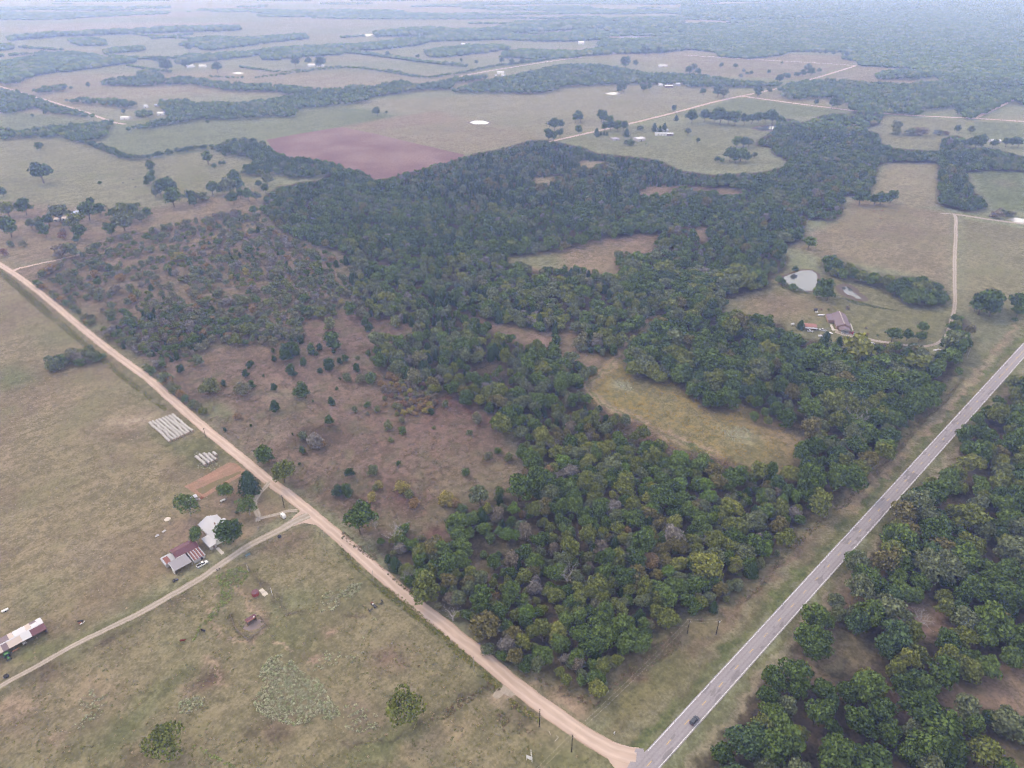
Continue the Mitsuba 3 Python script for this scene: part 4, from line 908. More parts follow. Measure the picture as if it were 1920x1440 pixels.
def scatter_in(px, spacing, seed, size, height, thin=False, minus=None, edge=0.3, keep=1.0, clump=0.0):
    """Tree stations inside an outline traced round crowns: jittered grid, crown and foot both within the outline."""
    r = np.random.default_rng(seed)
    px = np.asarray(px, float)
    q = px.copy(); q[:, 1] = np.maximum(q[:, 1] + (2 if thin else 0), 5)
    wp = Polygon(at(q[:, 0], q[:, 1])[:, :2]).buffer(0)
    pp = Polygon(px).buffer(0)
    x0, y0, x1, y1 = wp.bounds
    gx, gy = np.meshgrid(np.arange(x0, x1, spacing), np.arange(y0, y1, spacing * 0.87))
    gx = gx + (np.arange(gx.shape[0]) % 2)[:, None] * spacing / 2
    p = np.stack([gx.ravel(), gy.ravel()], 1)
    p += r.uniform(-0.36, 0.36, p.shape) * spacing
    p = p[r.random(len(p)) < keep]
    p = p[contains(wp.buffer(spacing * 2), p)]
    w = r.uniform(size[0], size[1], len(p)) if len(size) == 2 else np.clip(r.lognormal(math.log(size[2]), 0.25, len(p)), size[0], size[1])
    h = w * r.uniform(height[0], height[1], len(p))
    if clump:
        w *= 1 + clump * (meshkit.noise(np.c_[p / 37.0, np.full(len(p), seed)]) - 0.5)
    ok = np.ones(len(p), bool)
    for zf, mg in (((0.12, edge), (0.8, edge * 0.5)) if not thin else ((0.45, 0.0),)):
        X, Y = pix(np.c_[p, h * zf])
        s = scale_at(X, np.maximum(Y, -40))
        inn = shapely.contains_xy(pp, X, Y)
        if mg:
            for sx in (-1, 1):
                inn &= shapely.contains_xy(pp, X + sx * mg * w * s, Y)
        ok &= inn
    if minus is not None:
        X, Y = pix(np.c_[p, h * 0.25])
        for m in minus:
            ok &= ~shapely.contains_xy(Polygon(m).buffer(0), X, Y)
    return np.c_[p, w, h][ok]


def in_frame(p, margin=60):
    X, Y = pix(np.c_[p[:, :2], p[:, 3] * 0.5])
    s = scale_at(X, Y) * p[:, 2] * 0.6
    return (X > -margin - s) & (X < 1920 + margin + s) & (Y < 1440 + margin + s) & (Y > -8)


PLANTS = []          # x, y, width, height, kind, colour, zone


def add_plants(p, mix, zone, seed, patch=26.0):
    """Gives every station a kind and colour out of mix [(kind, colour, weight)]; neighbours tend to be alike."""
    if not len(p):
        return
    r = np.random.default_rng(seed)
    p = p[in_frame(p)]
    w = np.array([m[2] for m in mix], float); w = np.cumsum(w / w.sum())
    u = meshkit.noise(np.c_[p[:, :2] / patch, np.full(len(p), seed * 0.37)], seed)
    u = np.clip((u - 0.5) * 1.25 + 0.5, 0, 0.999)
    u = np.where(r.random(len(p)) < 0.5, r.random(len(p)), u)
    # order the noise evenly over the mix
    u = np.argsort(np.argsort(u + r.normal(0, 1e-4, len(p)))) / max(1, len(p))
    for row, k in zip(p, np.searchsorted(w, u)):
        kind, col, _ = mix[min(k, len(mix) - 1)]
        a, b, ww, hh = row
        if kind == 'cedar':
            ww, hh = ww * 0.62, hh * 0.85
        PLANTS.append((a, b, ww, hh, kind, col, zone))


O = lambda c, w: ('oak', c, w)
C_ = lambda c, w: ('cedar', c, w)
B_ = lambda c, w: ('brush', c, w)
mix_dense = [O('dark green', 3), O('blue green', 3), O('deep green', 4), O('green', 4), O('grey green', 2.2), O('olive green', 1.6), O('olive brown', .5), B_('grey', .25)]
mix_cedar = [C_('dark green', 3), C_('blue green', 3), C_('green', 2), O('grey green', 1), O('deep green', 1.6), O('olive brown', .6), B_('dull green', 1)]
mix_mixed = [O('green', 3), O('grey green', 3), O('olive green', 2.6), O('deep green', 2.4), C_('dark green', 2), C_('blue green', 1), B_('dull green', 1.2), B_('grey olive', .8), O('yellow green', .7), B_('grey', .4)]
mix_corner = [O('deep green', 2.6), O('green', 3), O('olive green', 3.2), O('yellow green', 1.1), O('olive brown', 1.5), O('grey green', 1.6), B_('grey brown', .5), B_('grey', .35), O('rusty brown', .18), O('bright green', .6), C_('dark green', .8), O('dark green', 1.2)]
mix_right = [O('deep green', 3), O('dark green', 2.2), O('green', 3), O('olive green', 2.6), O('blue green', 1.4), O('grey green', 1.6), O('yellow green', .5), O('olive brown', .5)]
mix_brush = [B_('grey olive', 3.4), B_('grey brown', 1.0), B_('dull green', 3.2), B_('olive', 2.4), B_('grey', .8), O('grey green', 2.5), O('olive green', 1.4), B_('orange brown', .7), C_('dark green', 1), B_('yellow', .2), O('deep green', 1.6)]
mix_strip = [O('grey green', 2.5), O('deep green', 2.5), C_('dark green', 2), B_('grey', .7), B_('grey olive', 1.6), O('olive green', 1.8), B_('grey brown', .6), B_('orange brown', .4), O('olive brown', .6)]
mix_far = [O('dark green', 3), O('deep green', 4), O('green', 3), O('blue green', 3), O('grey green', 2), O('olive green', 1)]
mix_orange = [B_('orange brown', 3), B_('yellow', 1.4), B_('grey brown', 2.4), B_('rust red', 1), B_('olive', 1.2), B_('grey olive', 1)]

p = scatter_in(MAIN, 6.9, 1, (4.2, 15.5, 8.6), (0.72, 1.1), minus=OPENINGS, clump=0.7, edge=0.16)
X, Y = pix(np.c_[p[:, :2], p[:, 3] * 0.3])
gap = meshkit.fbm(np.c_[p[:, :2] / 17.0, np.full(len(p), 8.8)], 3)
p = p[gap > 0.30]; X, Y = pix(np.c_[p[:, :2], p[:, 3] * 0.3])
ced = shapely.contains_xy(Polygon([(790, 325), (1000, 262), (1150, 290), (1280, 320), (1370, 335), (1280, 345), (1200, 372), (1100, 385), (980, 395), (850, 380), (740, 350)]), X, Y)
corner = (Y > 735 + 0.30 * (X - 860)) & (Y > 700) & (X < 1500) & ~ced
rightw = (X > 1175) & (Y > 520) & ~corner
mixed = ~ced & ~corner & ~rightw & (Y > 470 + 0.06 * (X - 640)) & (X > 640)
dense = ~(ced | corner | rightw | mixed)
for sel, mix, zone, sd, thin_ in ((ced, mix_cedar, 'cedar', 11, 1.0), (corner, mix_corner, 'corner', 12, .95), (rightw, mix_right, 'highway', 13, .66), (mixed, mix_mixed, 'middle', 14, .9), (dense, mix_dense, 'dense', 15, .9)):
    q = p[sel]
    q = q[np.random.default_rng(sd).random(len(q)) < thin_]
    if zone == 'highway': q[:, 2:] *= 1.28
    if zone == 'cedar': q[:, 2:] *= 0.95
    if zone == 'corner': q[:, 2:] *= 0.92
    add_plants(q, mix, zone, sd)
q = scatter_in(MAIN, 9.5, 41, (3, 7, 4.6), (0.6, 0.9), minus=OPENINGS, edge=0.05)
X, Y = pix(np.c_[q[:, :2], q[:, 3] * 0.3])
add_plants(q[(Y > 735 + 0.30 * (X - 860)) & (Y > 700) & (X < 1500)], [B_('dull green', 3), B_('green', 2), B_('olive', 2), B_('grey olive', 1.2), O('deep green', 1)], 'corner', 42)
p = scatter_in(RIGHT, 9.8, 2, (7, 17, 11.5), (0.8, 1.05), minus=OPENINGS, clump=0.3, edge=0.34)
add_plants(p, mix_right, 'right', 21, 40)
p = scatter_in(ROW, 8.5, 3, (8, 14), (0.8, 1.0), edge=0.2); add_plants(p, mix_right[:5], 'row', 22)
p = scatter_in(STRIP, 6.4, 4, (4.5, 9.5, 6.5), (0.7, 0.95), edge=0.15); add_plants(p, mix_strip, 'strip', 23)
p = scatter_in(BRUSHZONE, 8.0, 5, (3.6, 12.5, 7.3), (0.62, 0.95), edge=0.1)
dn = 0.5 * np.random.default_rng(31).random(len(p)) + 0.5 * meshkit.fbm(np.c_[p[:, :2] / 36.0, np.full(len(p), 3.3)], 3)
X, Y = pix(np.c_[p[:, :2], p[:, 3] * 0.3])
p = p[dn > 0.52 - 0.22 * np.clip((X - 250) / 350, 0, 1) - 0.1 * np.clip((450 - Y) / 40, 0, 1)]
add_plants(p, mix_brush, 'brush', 24, 22)
p = scatter_in(ORANGE, 4.6, 6, (3, 6.5), (0.6, 0.9), edge=0.1, keep=.85); add_plants(p, mix_orange, 'orange', 25, 12)
for i, (tile, pts) in enumerate(FARWOODS):
    px = Z(tile, pts)
    ym = px[:, 1].mean()
    sp = 9.5 if ym > 200 else 11.5 if ym > 120 else 15 if ym > 70 else 22
    p = scatter_in(px, sp, 300 + i, (sp * 0.9, sp * 1.5), (0.75, 1.0), thin=ym < 140, edge=0.15)
    add_plants(p, mix_far, 'far', 330 + i, 60)
for i, (tile, pts) in enumerate(HEDGES):
    px = Z(tile, pts); r = np.random.default_rng(400 + i)
    c = smooth_line(at(px[:, 0], px[:, 1])[:, :2], 7.0 if px[:, 1].mean() > 120 else 11.0)
    d = 6.5 if px[:, 1].mean() > 120 else 10
    for rep in range(2 if i in (0, 5, 6) else 1):
        q = c + r.normal(0, d * 0.4, c.shape)
        w = r.uniform(1.1, 1.7, len(c)) * d
        add_plants(np.c_[q, w, w * 0.85], mix_far, 'far', 430 + i)
# patchwork of woods towards the horizon
g = np.stack(np.meshgrid(np.arange(-5200, 6500, 26.0), np.arange(3300, 8800, 26.0)), -1).reshape(-1, 2)
r = np.random.default_rng(77); g = g + r.uniform(-11, 11, g.shape)
nz = meshkit.fbm(np.c_[g[:, 0] / 900, g[:, 1] / 420, np.full(len(g), 5.5)], 4)
X, Y = pix(np.c_[g, np.full(len(g), 5.0)])
lim = 0.535 - 0.16 * np.clip((X - 1150) / 350, 0, 1) - 0.03 * np.clip((X - 700) / 500, 0, 1)
g = g[(nz > lim) & (Y < 66 - 30 * (X < 640)) & (Y > -10)]
w = r.uniform(20, 32, len(g)); add_plants(np.c_[g, w, w * 0.45], mix_far, 'far', 470, 300)
# ------------------------------------------------------------------ plants standing alone or in small clumps (crown centre and width in the survey photograph)
LONE = [
    # tile, kind, height/width, colours, where, stations
    ('A', 'oak', .95, ('dark green', 'blue green', 'deep green'), 'in the pale pasture left of the red field',
     [(222, 822, 42), (228, 972, 98), (1165, 890, 72), (850, 935, 55), (858, 970, 32), (845, 1005, 62), (825, 1030, 36), (560, 1030, 20), (1205, 935, 28), (1240, 920, 26), (1262, 870, 26), (1262, 916, 24)]),
    ('A', 'oak', 1.0, ('dark green', 'blue green', 'deep green', 'grey green'), 'in the group above the brush land',
     [(895, 1060, 80), (945, 1050, 85), (968, 1110, 95), (870, 1085, 52), (1070, 1105, 62), (1090, 1135, 52), (1190, 1060, 64), (1290, 1050, 85), (1320, 1000, 70), (1330, 1045, 70), (1250, 1065, 60), (1500, 1010, 62), (1490, 1060, 48),
      (1452, 1035, 38), (1395, 1098, 70), (1440, 1105, 50), (1310, 1115, 66), (1350, 1090, 50)]),
    ('A', 'brush', .5, ('dull green', 'green'), 'low between the trees of the far pasture', [(1130, 1105, 90), (1032, 1100, 30)]),
    ('A', 'oak', .9, ('dark green', 'blue green', 'deep green', 'grey green', 'olive green'), 'around the farm at the left edge',
     [(510, 1137, 52), (555, 1175, 66), (490, 1190, 95), (330, 1200, 98), (40, 1178, 72), (135, 1166, 82), (10, 1080, 45), (45, 1277, 105), (172, 1260, 58), (225, 1243, 42), (268, 1240, 58), (222, 1275, 52), (250, 1302, 62), (385, 1262, 50), (430, 1237, 85), (445, 1310, 76), (430, 1350, 40)]),
    ('A', 'brush', .8, ('rust red', 'grey brown', 'dull green', 'grey olive'), 'by the farm at the left edge', [(350, 1322, 48), (352, 1300, 40), (55, 1372, 40), (130, 1370, 40), (20, 1415, 46), (330, 1412, 80), (400, 1405, 90)]),
    ('A', 'oak', .85, ('olive green', 'deep green', 'grey green', 'dark green'), 'in the clump above the brush land', [(690, 1195, 100), (745, 1180, 70), (690, 1250, 110), (640, 1200, 60), (770, 1155, 32), (820, 1195, 62), (790, 1220, 70), (620, 1290, 74), (730, 1225, 60), (1430, 1182, 54)]),
    ('A', 'oak', .9, ('dark green', 'blue green'), 'among the hazy fields at the upper left', [(910, 348, 50), (935, 368, 70), (1042, 362, 50), (872, 336, 34), (1220, 380, 56), (695, 628, 24), (1060, 265, 40), (180, 650, 18), (255, 632, 24), (1735, 345, 40), (1660, 345, 60), (1800, 352, 60), (495, 478, 26), (1168, 685, 20)]),
    ('B', 'oak', 1.0, ('dark green', 'blue green', 'deep green'), 'beside the straight far road',
     [(1200, 700, 62), (1235, 698, 45), (1318, 664, 48), (1345, 660, 52), (1333, 645, 45), (1336, 730, 46), (1465, 650, 62), (1475, 665, 50), (1512, 676, 52), (1480, 712, 46), (1515, 708, 52), (1555, 710, 56), (1590, 708, 50), (1165, 760, 66), (1195, 765, 50), (1230, 750, 48), (1873, 612, 34), (1588, 490, 50), (1568, 488, 40),
      (1560, 505, 30), (1735, 490, 34), (1700, 495, 40)]),
    ('B', 'cedar', 1.25, ('dark green', 'blue green'), 'by the metal-roofed far farm', [(1762, 716, 34), (1818, 716, 34), (1793, 726, 26), (1605, 746, 34), (1437, 742, 30), (1885, 662, 24), (1460, 750, 16), (1478, 750, 16), (1495, 752, 16), (1440, 755, 22)]),
    ('B', 'brush', .8, ('dull green', 'green'), 'around the metal-roofed far farm', [(1675, 720, 34), (1690, 718, 30), (1605, 798, 34), (1622, 800, 44), (1640, 802, 30), (1715, 808, 12)]),
    ('B', 'oak', .9, ('dark green', 'blue green'), 'among the hazy fields at the top middle', [(1600, 355, 64), (1655, 355, 32), (1790, 288, 42), (1710, 285, 52), (430, 318, 24), (260, 305, 32), (205, 205, 36), (760, 350, 24), (675, 340, 22), (900, 340, 30), (935, 322, 26), (1020, 345, 34), (960, 350, 40), (255, 632, 18), (200, 628, 50)]),
    ('C', 'oak', .9, ('dark green', 'blue green', 'grey green'), 'on the far meadow below the road corner', [(217, 367, 26), (297, 372, 28), (60, 380, 40), (40, 395, 40), (90, 405, 36), (345, 400, 22), (385, 410, 22), (365, 415, 20), (326, 428, 26), (485, 404, 22), (560, 353, 14), (708, 385, 44), (680, 410, 36), (725, 405, 44), (768, 398, 30), (640, 420, 26), (590, 430, 34), (570, 425, 28), (655, 418, 20),
      (545, 445, 50), (775, 293, 26), (805, 293, 24), (850, 300, 20), (742, 290, 24)]),
    ('C', 'oak', .95, ('dark green', 'blue green', 'grey green'), 'beside the distant road crossing', [(117, 515, 36), (200, 515, 60), (235, 522, 56), (430, 508, 50), (425, 525, 40), (488, 508, 30), (752, 575, 28), (845, 578, 56), (875, 580, 50), (1555, 620, 40), (920, 310, 30)]),
    ('C', 'oak', .95, ('dark green', 'blue green', 'deep green'), 'in the row along the small dark pond', [(55, 656, 68), (125, 652, 64), (185, 660, 60), (215, 655, 84), (260, 665, 60), (300, 668, 72), (350, 672, 62), (392, 668, 52), (430, 664, 56), (468, 660, 52), (508, 664, 72), (545, 680, 50)]),
    ('C', 'oak', .85, ('grey green', 'dark green', 'green', 'blue green'), 'in the pasture between far farm and creek wood', [(30, 740, 46), (85, 790, 28), (305, 798, 60), (345, 800, 60), (375, 802, 50), (270, 868, 84), (330, 870, 84), (360, 885, 60), (405, 872, 34), (195, 896, 34), (225, 905, 30), (300, 890, 60)]),
    ('C', 'brush', .5, ('dull green', 'grey brown'), 'in the small field by the creek wood', [(1280, 740, 66), (1340, 738, 76), (1440, 744, 50), (1485, 748, 40), (1200, 742, 60)]),
    ('C', 'oak', .95, ('grey green', 'dark green'), 'in the small field by the creek wood', [(1205, 715, 58), (1548, 726, 36), (1625, 730, 36)]),
    ('C', 'oak', .8, ('dark green', 'deep green', 'blue green'), 'at the corner of the small brown field', [(1005, 1108, 98), (1085, 1122, 62), (1120, 1118, 80), (1176, 1106, 70), (822, 1105, 70), (880, 1112, 60)]),
    ('C', 'oak', .85, ('green',), 'alone in the mown field behind the pond', [(712, 1365, 78)]),
    ('C', 'oak', .9, ('dark green', 'blue green'), 'in the row beyond the green field', [(1655, 800, 70), (1690, 795, 60), (1620, 805, 50), (1825, 800, 46), (1860, 800, 50), (1895, 802, 50), (1750, 808, 40)]),
    ('C', 'brush', .5, ('grey brown', 'dull green', 'grey olive'), 'beside the white pond at the right edge', [(1770, 1205, 70), (1810, 1195, 60), (1850, 1200, 50), (1790, 1185, 50)]),
    ('D', 'juniper', .95, ('dark green', 'green', 'blue green'), 'in the brown clearing beside the dirt road',
     [(1380, 660, 46), (1415, 722, 46), (1257, 716, 40), (1540, 738, 42), (1695, 755, 92), (1865, 818, 52), (1545, 845, 66), (1850, 928, 68), (1012, 632, 46), (1410, 612, 46), (1630, 632, 50), (1645, 655, 52), (1605, 565, 76), (1640, 520, 90), (1600, 525, 70), (1662, 530, 60), (1750, 520, 64), (1795, 510, 42),
      (1876, 537, 28), (1705, 595, 46), (1800, 645, 34), (1850, 610, 76), (1865, 475, 112), (1265, 976, 24), (1410, 952, 17), (1700, 1090, 42), (1483, 673, 17), (1540, 575, 34), (1535, 530, 30), (1685, 1170, 18), (1910, 590, 40), (1895, 745, 22), (1900, 1320, 70), (1910, 690, 20), (1780, 548, 26), (1690, 470, 50), (1645, 1000, 14), (1760, 815, 14)]),
    ('D', 'brush', .8, ('grey olive', 'olive', 'dull green', 'orange brown', 'grey'), 'in the brown clearing beside the dirt road', [(1355, 745, 92), (1175, 732, 105), (1100, 585, 80), (1335, 900, 44), (1770, 1040, 110), (1540, 482, 62), (1850, 380, 92), (1700, 1010, 60), (1800, 1060, 60), (880, 605, 60)]),
    ('D', 'oak', .95, ('deep green', 'olive green'), 'on the roadside opposite the garden plot', [(1480, 1122, 115), (1590, 1218, 135)]),
    ('D', 'brush', .7, ('dull green', 'green', 'grey olive', 'grey', 'olive'), 'in the hedge clump left of the dirt road', [(300, 600, 110), (345, 585, 90), (390, 570, 90), (430, 575, 80), (470, 550, 80), (520, 560, 90), (560, 570, 60), (410, 540, 70), (480, 585, 60), (290, 615, 70), (500, 525, 60), (450, 595, 60)]),
    ('D', 'brush', .75, ('green', 'dull green', 'grey olive', 'olive', 'orange brown'), 'along the wooded side of the dirt road', [(205, 150, 40), (225, 160, 46), (290, 205, 40), (310, 225, 50), (345, 245, 46), (375, 262, 44), (415, 290, 46), (470, 350, 52), (500, 375, 50), (480, 365, 36), (850, 645, 60), (925, 685, 90), (960, 730, 60), (985, 750, 60), (1015, 775, 60), (1040, 800, 50), (1085, 830, 60), (1110, 845, 50), (1140, 870, 50), (950, 700, 60), (900, 600, 60),
      (440, 310, 40), (395, 275, 34), (820, 625, 50), (240, 170, 36), (415, 90, 50), (410, 125, 30)]),
    ('D', 'cedar', 1.15, ('blue green',), 'in the farmyard beside the garden plot', [(1395, 1272, 118)]),
    ('D', 'pine', 1.05, ('green',), 'with its bare trunk showing beside the garden plot', [(1265, 1325, 92)]),
    ('D', 'open', 1.0, ('green',), 'behind the small white-roofed shed', [(1055, 1405, 130)]),
    ('D', 'open', 1.0, ('green',), 'on the yard lawn beside the curved drive', [(1395, 1410, 115)]),
    ('G', 'oak', 1.0, ('dark green',), 'shading the white-roofed farmhouse', [(1278, 120, 150)]),
    ('G', 'pine', 1.1, ('green',), 'between the white-roofed farmhouse and the barn', [(1102, 135, 88)]),
    ('G', 'open', .9, ('olive green',), 'alone at the bottom left of the weedy pasture', [(910, 1315, 205)]),
    ('H', 'open', 1.0, ('olive green',), 'alone in the pasture below the dirt road', [(362, 1100, 215)]),
    ('E', 'brush', .85, ('dull green', 'grey olive', 'green', 'olive'), 'scattered over the middle clearing', [(30, 682, 62), (105, 690, 60), (165, 685, 84), (300, 365, 84), (200, 335, 60), (110, 315, 80), (150, 545, 40), (90, 572, 30), (595, 745, 0), (825, 1120, 60), (880, 1095, 50), (940, 1130, 60), (175, 1200, 74), (330, 850, 46), (148, 835, 44), (200, 858, 44), (75, 860, 42), (148, 885, 26), (340, 978, 56), (265, 950, 64),
      (585, 830, 50), (340, 920, 46), (700, 1215, 60), (520, 965, 26), (720, 990, 40), (760, 910, 80)]),
    ('E', 'brush', .8, ('yellow', 'olive', 'yellow', 'orange brown'), 'turning yellow in the clearing', [(340, 1295, 88), (378, 1338, 66), (172, 1355, 68), (412, 1388, 68), (210, 1285, 60), (278, 1032, 40), (590, 1365, 110), (640, 1390, 70), (570, 1385, 50), (195, 1300, 50)]),
    ('E', 'juniper', .95, ('dark green', 'green'), 'in the middle clearing', [(155, 400, 54), (130, 365, 44), (85, 625, 44), (322, 1167, 32), (45, 1218, 60), (30, 1318, 80), (598, 745, 60), (700, 800, 100), (85, 640, 40), (20, 575, 44), (505, 875, 44), (770, 362, 26), (835, 398, 30), (752, 415, 26), (685, 350, 44), (1210, 470, 60), (1200, 435, 50), (1530, 528, 66), (1490, 520, 40), (1350, 640, 84), (1330, 620, 60), (640, 325, 40), (610, 345, 40), (745, 320, 40), (560, 295, 36)]),
    ('E', 'oak', .95, ('deep green', 'grey green', 'olive green', 'green'), 'at the ragged edge of the middle clearing', [(215, 595, 105), (200, 480, 110), (260, 470, 90), (320, 490, 90), (1000, 1310, 180), (780, 1350, 130), (910, 950, 135), (1065, 1140, 140)]),
    ('F', 'oak', .95, ('deep green', 'dark green', 'green'), 'round-headed, on the lawn of the brown-roofed house', [(1185, 443, 82), (1268, 446, 66), (1354, 401, 60), (1335, 457, 56), (1352, 455, 50)]),
    ('F', 'oak', .9, ('dark green', 'green'), 'over the pond of the brown-roofed house', [(805, 175, 105), (760, 205, 70), (820, 215, 80), (545, 135, 50), (565, 150, 40), (625, 178, 46), (635, 75, 40)]),
    ('F', 'oak', .85, ('dark green', 'deep green'), 'beside the field track near the highway', [(1685, 265, 140), (1755, 250, 110), (1740, 300, 90), (1650, 280, 70), (1885, 265, 90), (1890, 310, 70), (1865, 360, 30)]),
    ('F', 'cedar', 1.0, ('dark green', 'blue green'), 'at the drive of the brown-roofed house', [(882, 478, 52), (810, 452, 56), (665, 385, 50)]),
    ('F', 'brush', .7, ('grey brown', 'rust red', 'green'), 'small, on the lawn of the brown-roofed house', [(1032, 403, 18), (1040, 437, 14), (1097, 445, 14), (930, 290, 30), (780, 300, 16), (820, 300, 14)]),
    ('F', 'oak', .95, ('dark green', 'deep green', 'green'), 'standing out at the edge of the yellow meadow', [(150, 810, 110), (255, 800, 125), (405, 905, 62), (590, 915, 110), (520, 860, 90), (715, 870, 130), (195, 830, 70)]),
    ('G', 'brush', .8, ('dull green',), 'beside the farmhouse lawn', [(1332, 0, 24)]),
    ('H', 'oak', .95, ('deep green',), 'at the road edge of the clearing', [(100, 55, 190)]),
    ('H', 'oak', .9, ('olive green', 'olive brown'), 'reaching over the dirt road', [(475, 410, 190), (800, 650, 185)]),
    ('I', 'oak', 1.2, ('yellow green',), 'bright yellow-green in the wood right of the highway', [(1262, 830, 110)]),
]
lone = []            # everything the photograph lets one count
for tile, kind, hw, cols, where, pts in LONE:
    for i, (cx, cy, w) in enumerate(pts):
        if w <= 0: continue
        x, y, wp = Z(tile, [(cx, cy, w)])[0]
        z = 0.0
        for _ in range(4):
            P = at(x, y, z)
            s = FOCAL / np.linalg.norm(P - [0, 0, CAM_H])
            W = wp / s
            z = 0.5 * W * hw
        lone.append((P[0], P[1], W, W * hw * (1.04 if kind != 'brush' else 1.0), kind, cols[i % len(cols)], where))
# nothing of the woods grows through them
LX = np.array([l[:3] for l in lone])


def clear_of_lone(p):
    d = np.linalg.norm(np.array(p[:2]) - LX[:, :2], axis=1)
    return (d > 0.40 * LX[:, 2] + 0.25 * p[2]).all()


near_lone = np.array([q[:4] for q in PLANTS], float)
PLANTS = [q for q in PLANTS if q[6] == 'far' or clear_of_lone(q)]
DIST = lambda p: math.sqrt(p[0] ** 2 + p[1] ** 2 + CAM_H ** 2)
PLANTS.sort(key=DIST)
PX = np.array([[q[0], q[1], q[3] * 0.6] for q in PLANTS])
VX, VY = pix(PX)
SHOWN = (VX > 0) & (VX < 1920) & (VY > 0) & (VY < 1440)
NAME = {'oak': 'broadleaf_tree', 'cedar': 'cedar_tree', 'brush': 'bush', 'pine': 'tall_tree'}
ZONE = {'corner': 'in the corner wood', 'cedar': 'in the far cedar wood', 'highway': 'in the wood left of the highway', 'middle': 'in the middle wood', 'dense': 'in the dense middle forest',
        'right': 'in the wood right of the highway', 'row': 'in the pond-side row', 'strip': 'in the roadside thicket', 'brush': 'in the brush land', 'orange': 'in the orange-brown thicket', 'far': 'far off'}
ranks = {}
MOST = {'oak': 290, 'cedar': 190, 'brush': 190}
SIZE = [(0, 'small '), (7.5, 'medium-sized '), (11.5, 'large ')]
numbers, single = {}, 0
N_OF = {'oak': 0, 'cedar': 0, 'brush': 0}


def lod_of(d): return 'hi' if d < 560 else 'mid' if d < 1450 else 'far'


pick = np.random.default_rng(99)
mass = {}
for i, q in enumerate(PLANTS):
    x, y, w, h, kind, col, zone = q
    d = DIST(q); lod = lod_of(d)
    rot = pick.random() * 2 * math.pi; shape = int(pick.integers(len(KIND[kind][lod])))
    if SHOWN[i] and N_OF[kind] < MOST[kind] and d < 900 and zone != 'far':
        N_OF[kind] += 1
        key = numbered(NAME[kind])
        plant_instance(key, kind, lod, shape, col, x, y, w, h, rot)
        size = [s for m, s in SIZE if w >= m][-1] if kind == 'oak' else ''
        noun = {'oak': 'broadleaf tree', 'cedar': 'conical cedar', 'brush': 'bush'}[kind]
        # the trees along the wood's rim are told by their order from the junction
        ranks.setdefault((size, col, noun, zone), []).append((VX[i], key))
        labels[key] = {'label': f'{size}{col} {noun} {ZONE[zone]}', 'category': 'tree' if kind != 'brush' else 'bush', 'group': f'{size}{col} {noun}s {ZONE[zone]}'}
        continue
    mass.setdefault((('woodland' if zone != 'far' else 'distant_woodland') if kind == 'oak' else {'cedar': 'cedar_wood', 'brush': 'brushwood'}[kind], lod), []).append((kind, shape, col, x, y, w, h, rot))
for (size, col, noun, zone), ks in ranks.items():
    for n_, (_, key) in enumerate(sorted(ks)):
        if len(ks) > 1: labels[key]['label'] = f'{ORD[n_]} from left of the {size}{col} {noun}s {ZONE[zone]}'.replace('bushs', 'bushes').replace('medium-sized', 'mid-sized').replace('broadleaf ', '').replace('conical ', '')
        else: labels[key]['label'] = f'only {size}{col} {noun} {ZONE[zone]}'
TALLY = {}
for (name, lod), rows in mass.items():
    if lod != 'far':
        n0 = TALLY.get(name, 0)
        for kind, shape, col, x, y, w, h, rot in rows:
            n0 += 1
            plant_instance(f'{name}__{n0:04d}', kind, lod, shape, col, x, y, w, h, rot, parts=False)
        TALLY[name] = n0
        labels[name] = {'kind': 'stuff'}
far_rows = [q for (n, lod), rows in mass.items() if lod == 'far' for q in rows]
VS, FS, CS, nv = [], [], [], 0
by = {}
VFAR = []
for i in range(3):
    r = np.random.default_rng(800 + i); q_ = ICO.vertices * [.56, .56, .5] * r.uniform(.85, 1.15, (12, 1)) + [0, 0, .5]
    VFAR.append((q_, ICO.faces, r.uniform(.92, 1.08, 12)))
for q in far_rows:                              # farther than 2.3 km a crown is a pixel or two: one low lump each
    vf = math.hypot(q[3], q[4]) > 2300
    by.setdefault((q[0], q[1], q[2] + '*' * vf), []).append((q[3], q[4], q[5] * (1.1 if vf else 1), q[6] * (.8 if vf else 1), q[7]))
for (kind, shape, col), rows in by.items():
    v, f, tone = KIND[kind]['far'][shape]
    if col.endswith('*'): v, f, tone = VFAR[shape % 3]
    R = np.array(rows); n = len(R)
    ca, sa = np.cos(R[:, 4]), np.sin(R[:, 4])
    X = R[:, 0, None] + R[:, 2, None] * (ca[:, None] * v[:, 0] - sa[:, None] * v[:, 1])
    Yv = R[:, 1, None] + R[:, 2, None] * (sa[:, None] * v[:, 0] + ca[:, None] * v[:, 1])
    Zv = R[:, 3, None] * v[:, 2]
    VS.append(np.stack([X, Yv, Zv], -1).reshape(-1, 3)); FS.append((f[None] + (np.arange(n) * len(v))[:, None, None]).reshape(-1, 3) + nv); nv += n * len(v)
    tint = np.random.default_rng(len(VS)).uniform(0.9, 1.1, (n, 1, 1))
    CS.append((np.array(KIND[kind]['pal'][col.rstrip('*')])[None, None] * tone[None, :, None] * tint).reshape(-1, 3))
if VS:
    scene['plain_woods'] = mikit.ply((np.vstack(VS), np.vstack(FS)), 'leaf_matter', False, color=np.vstack(CS)); labels['plain_woods'] = {'kind': 'stuff'}
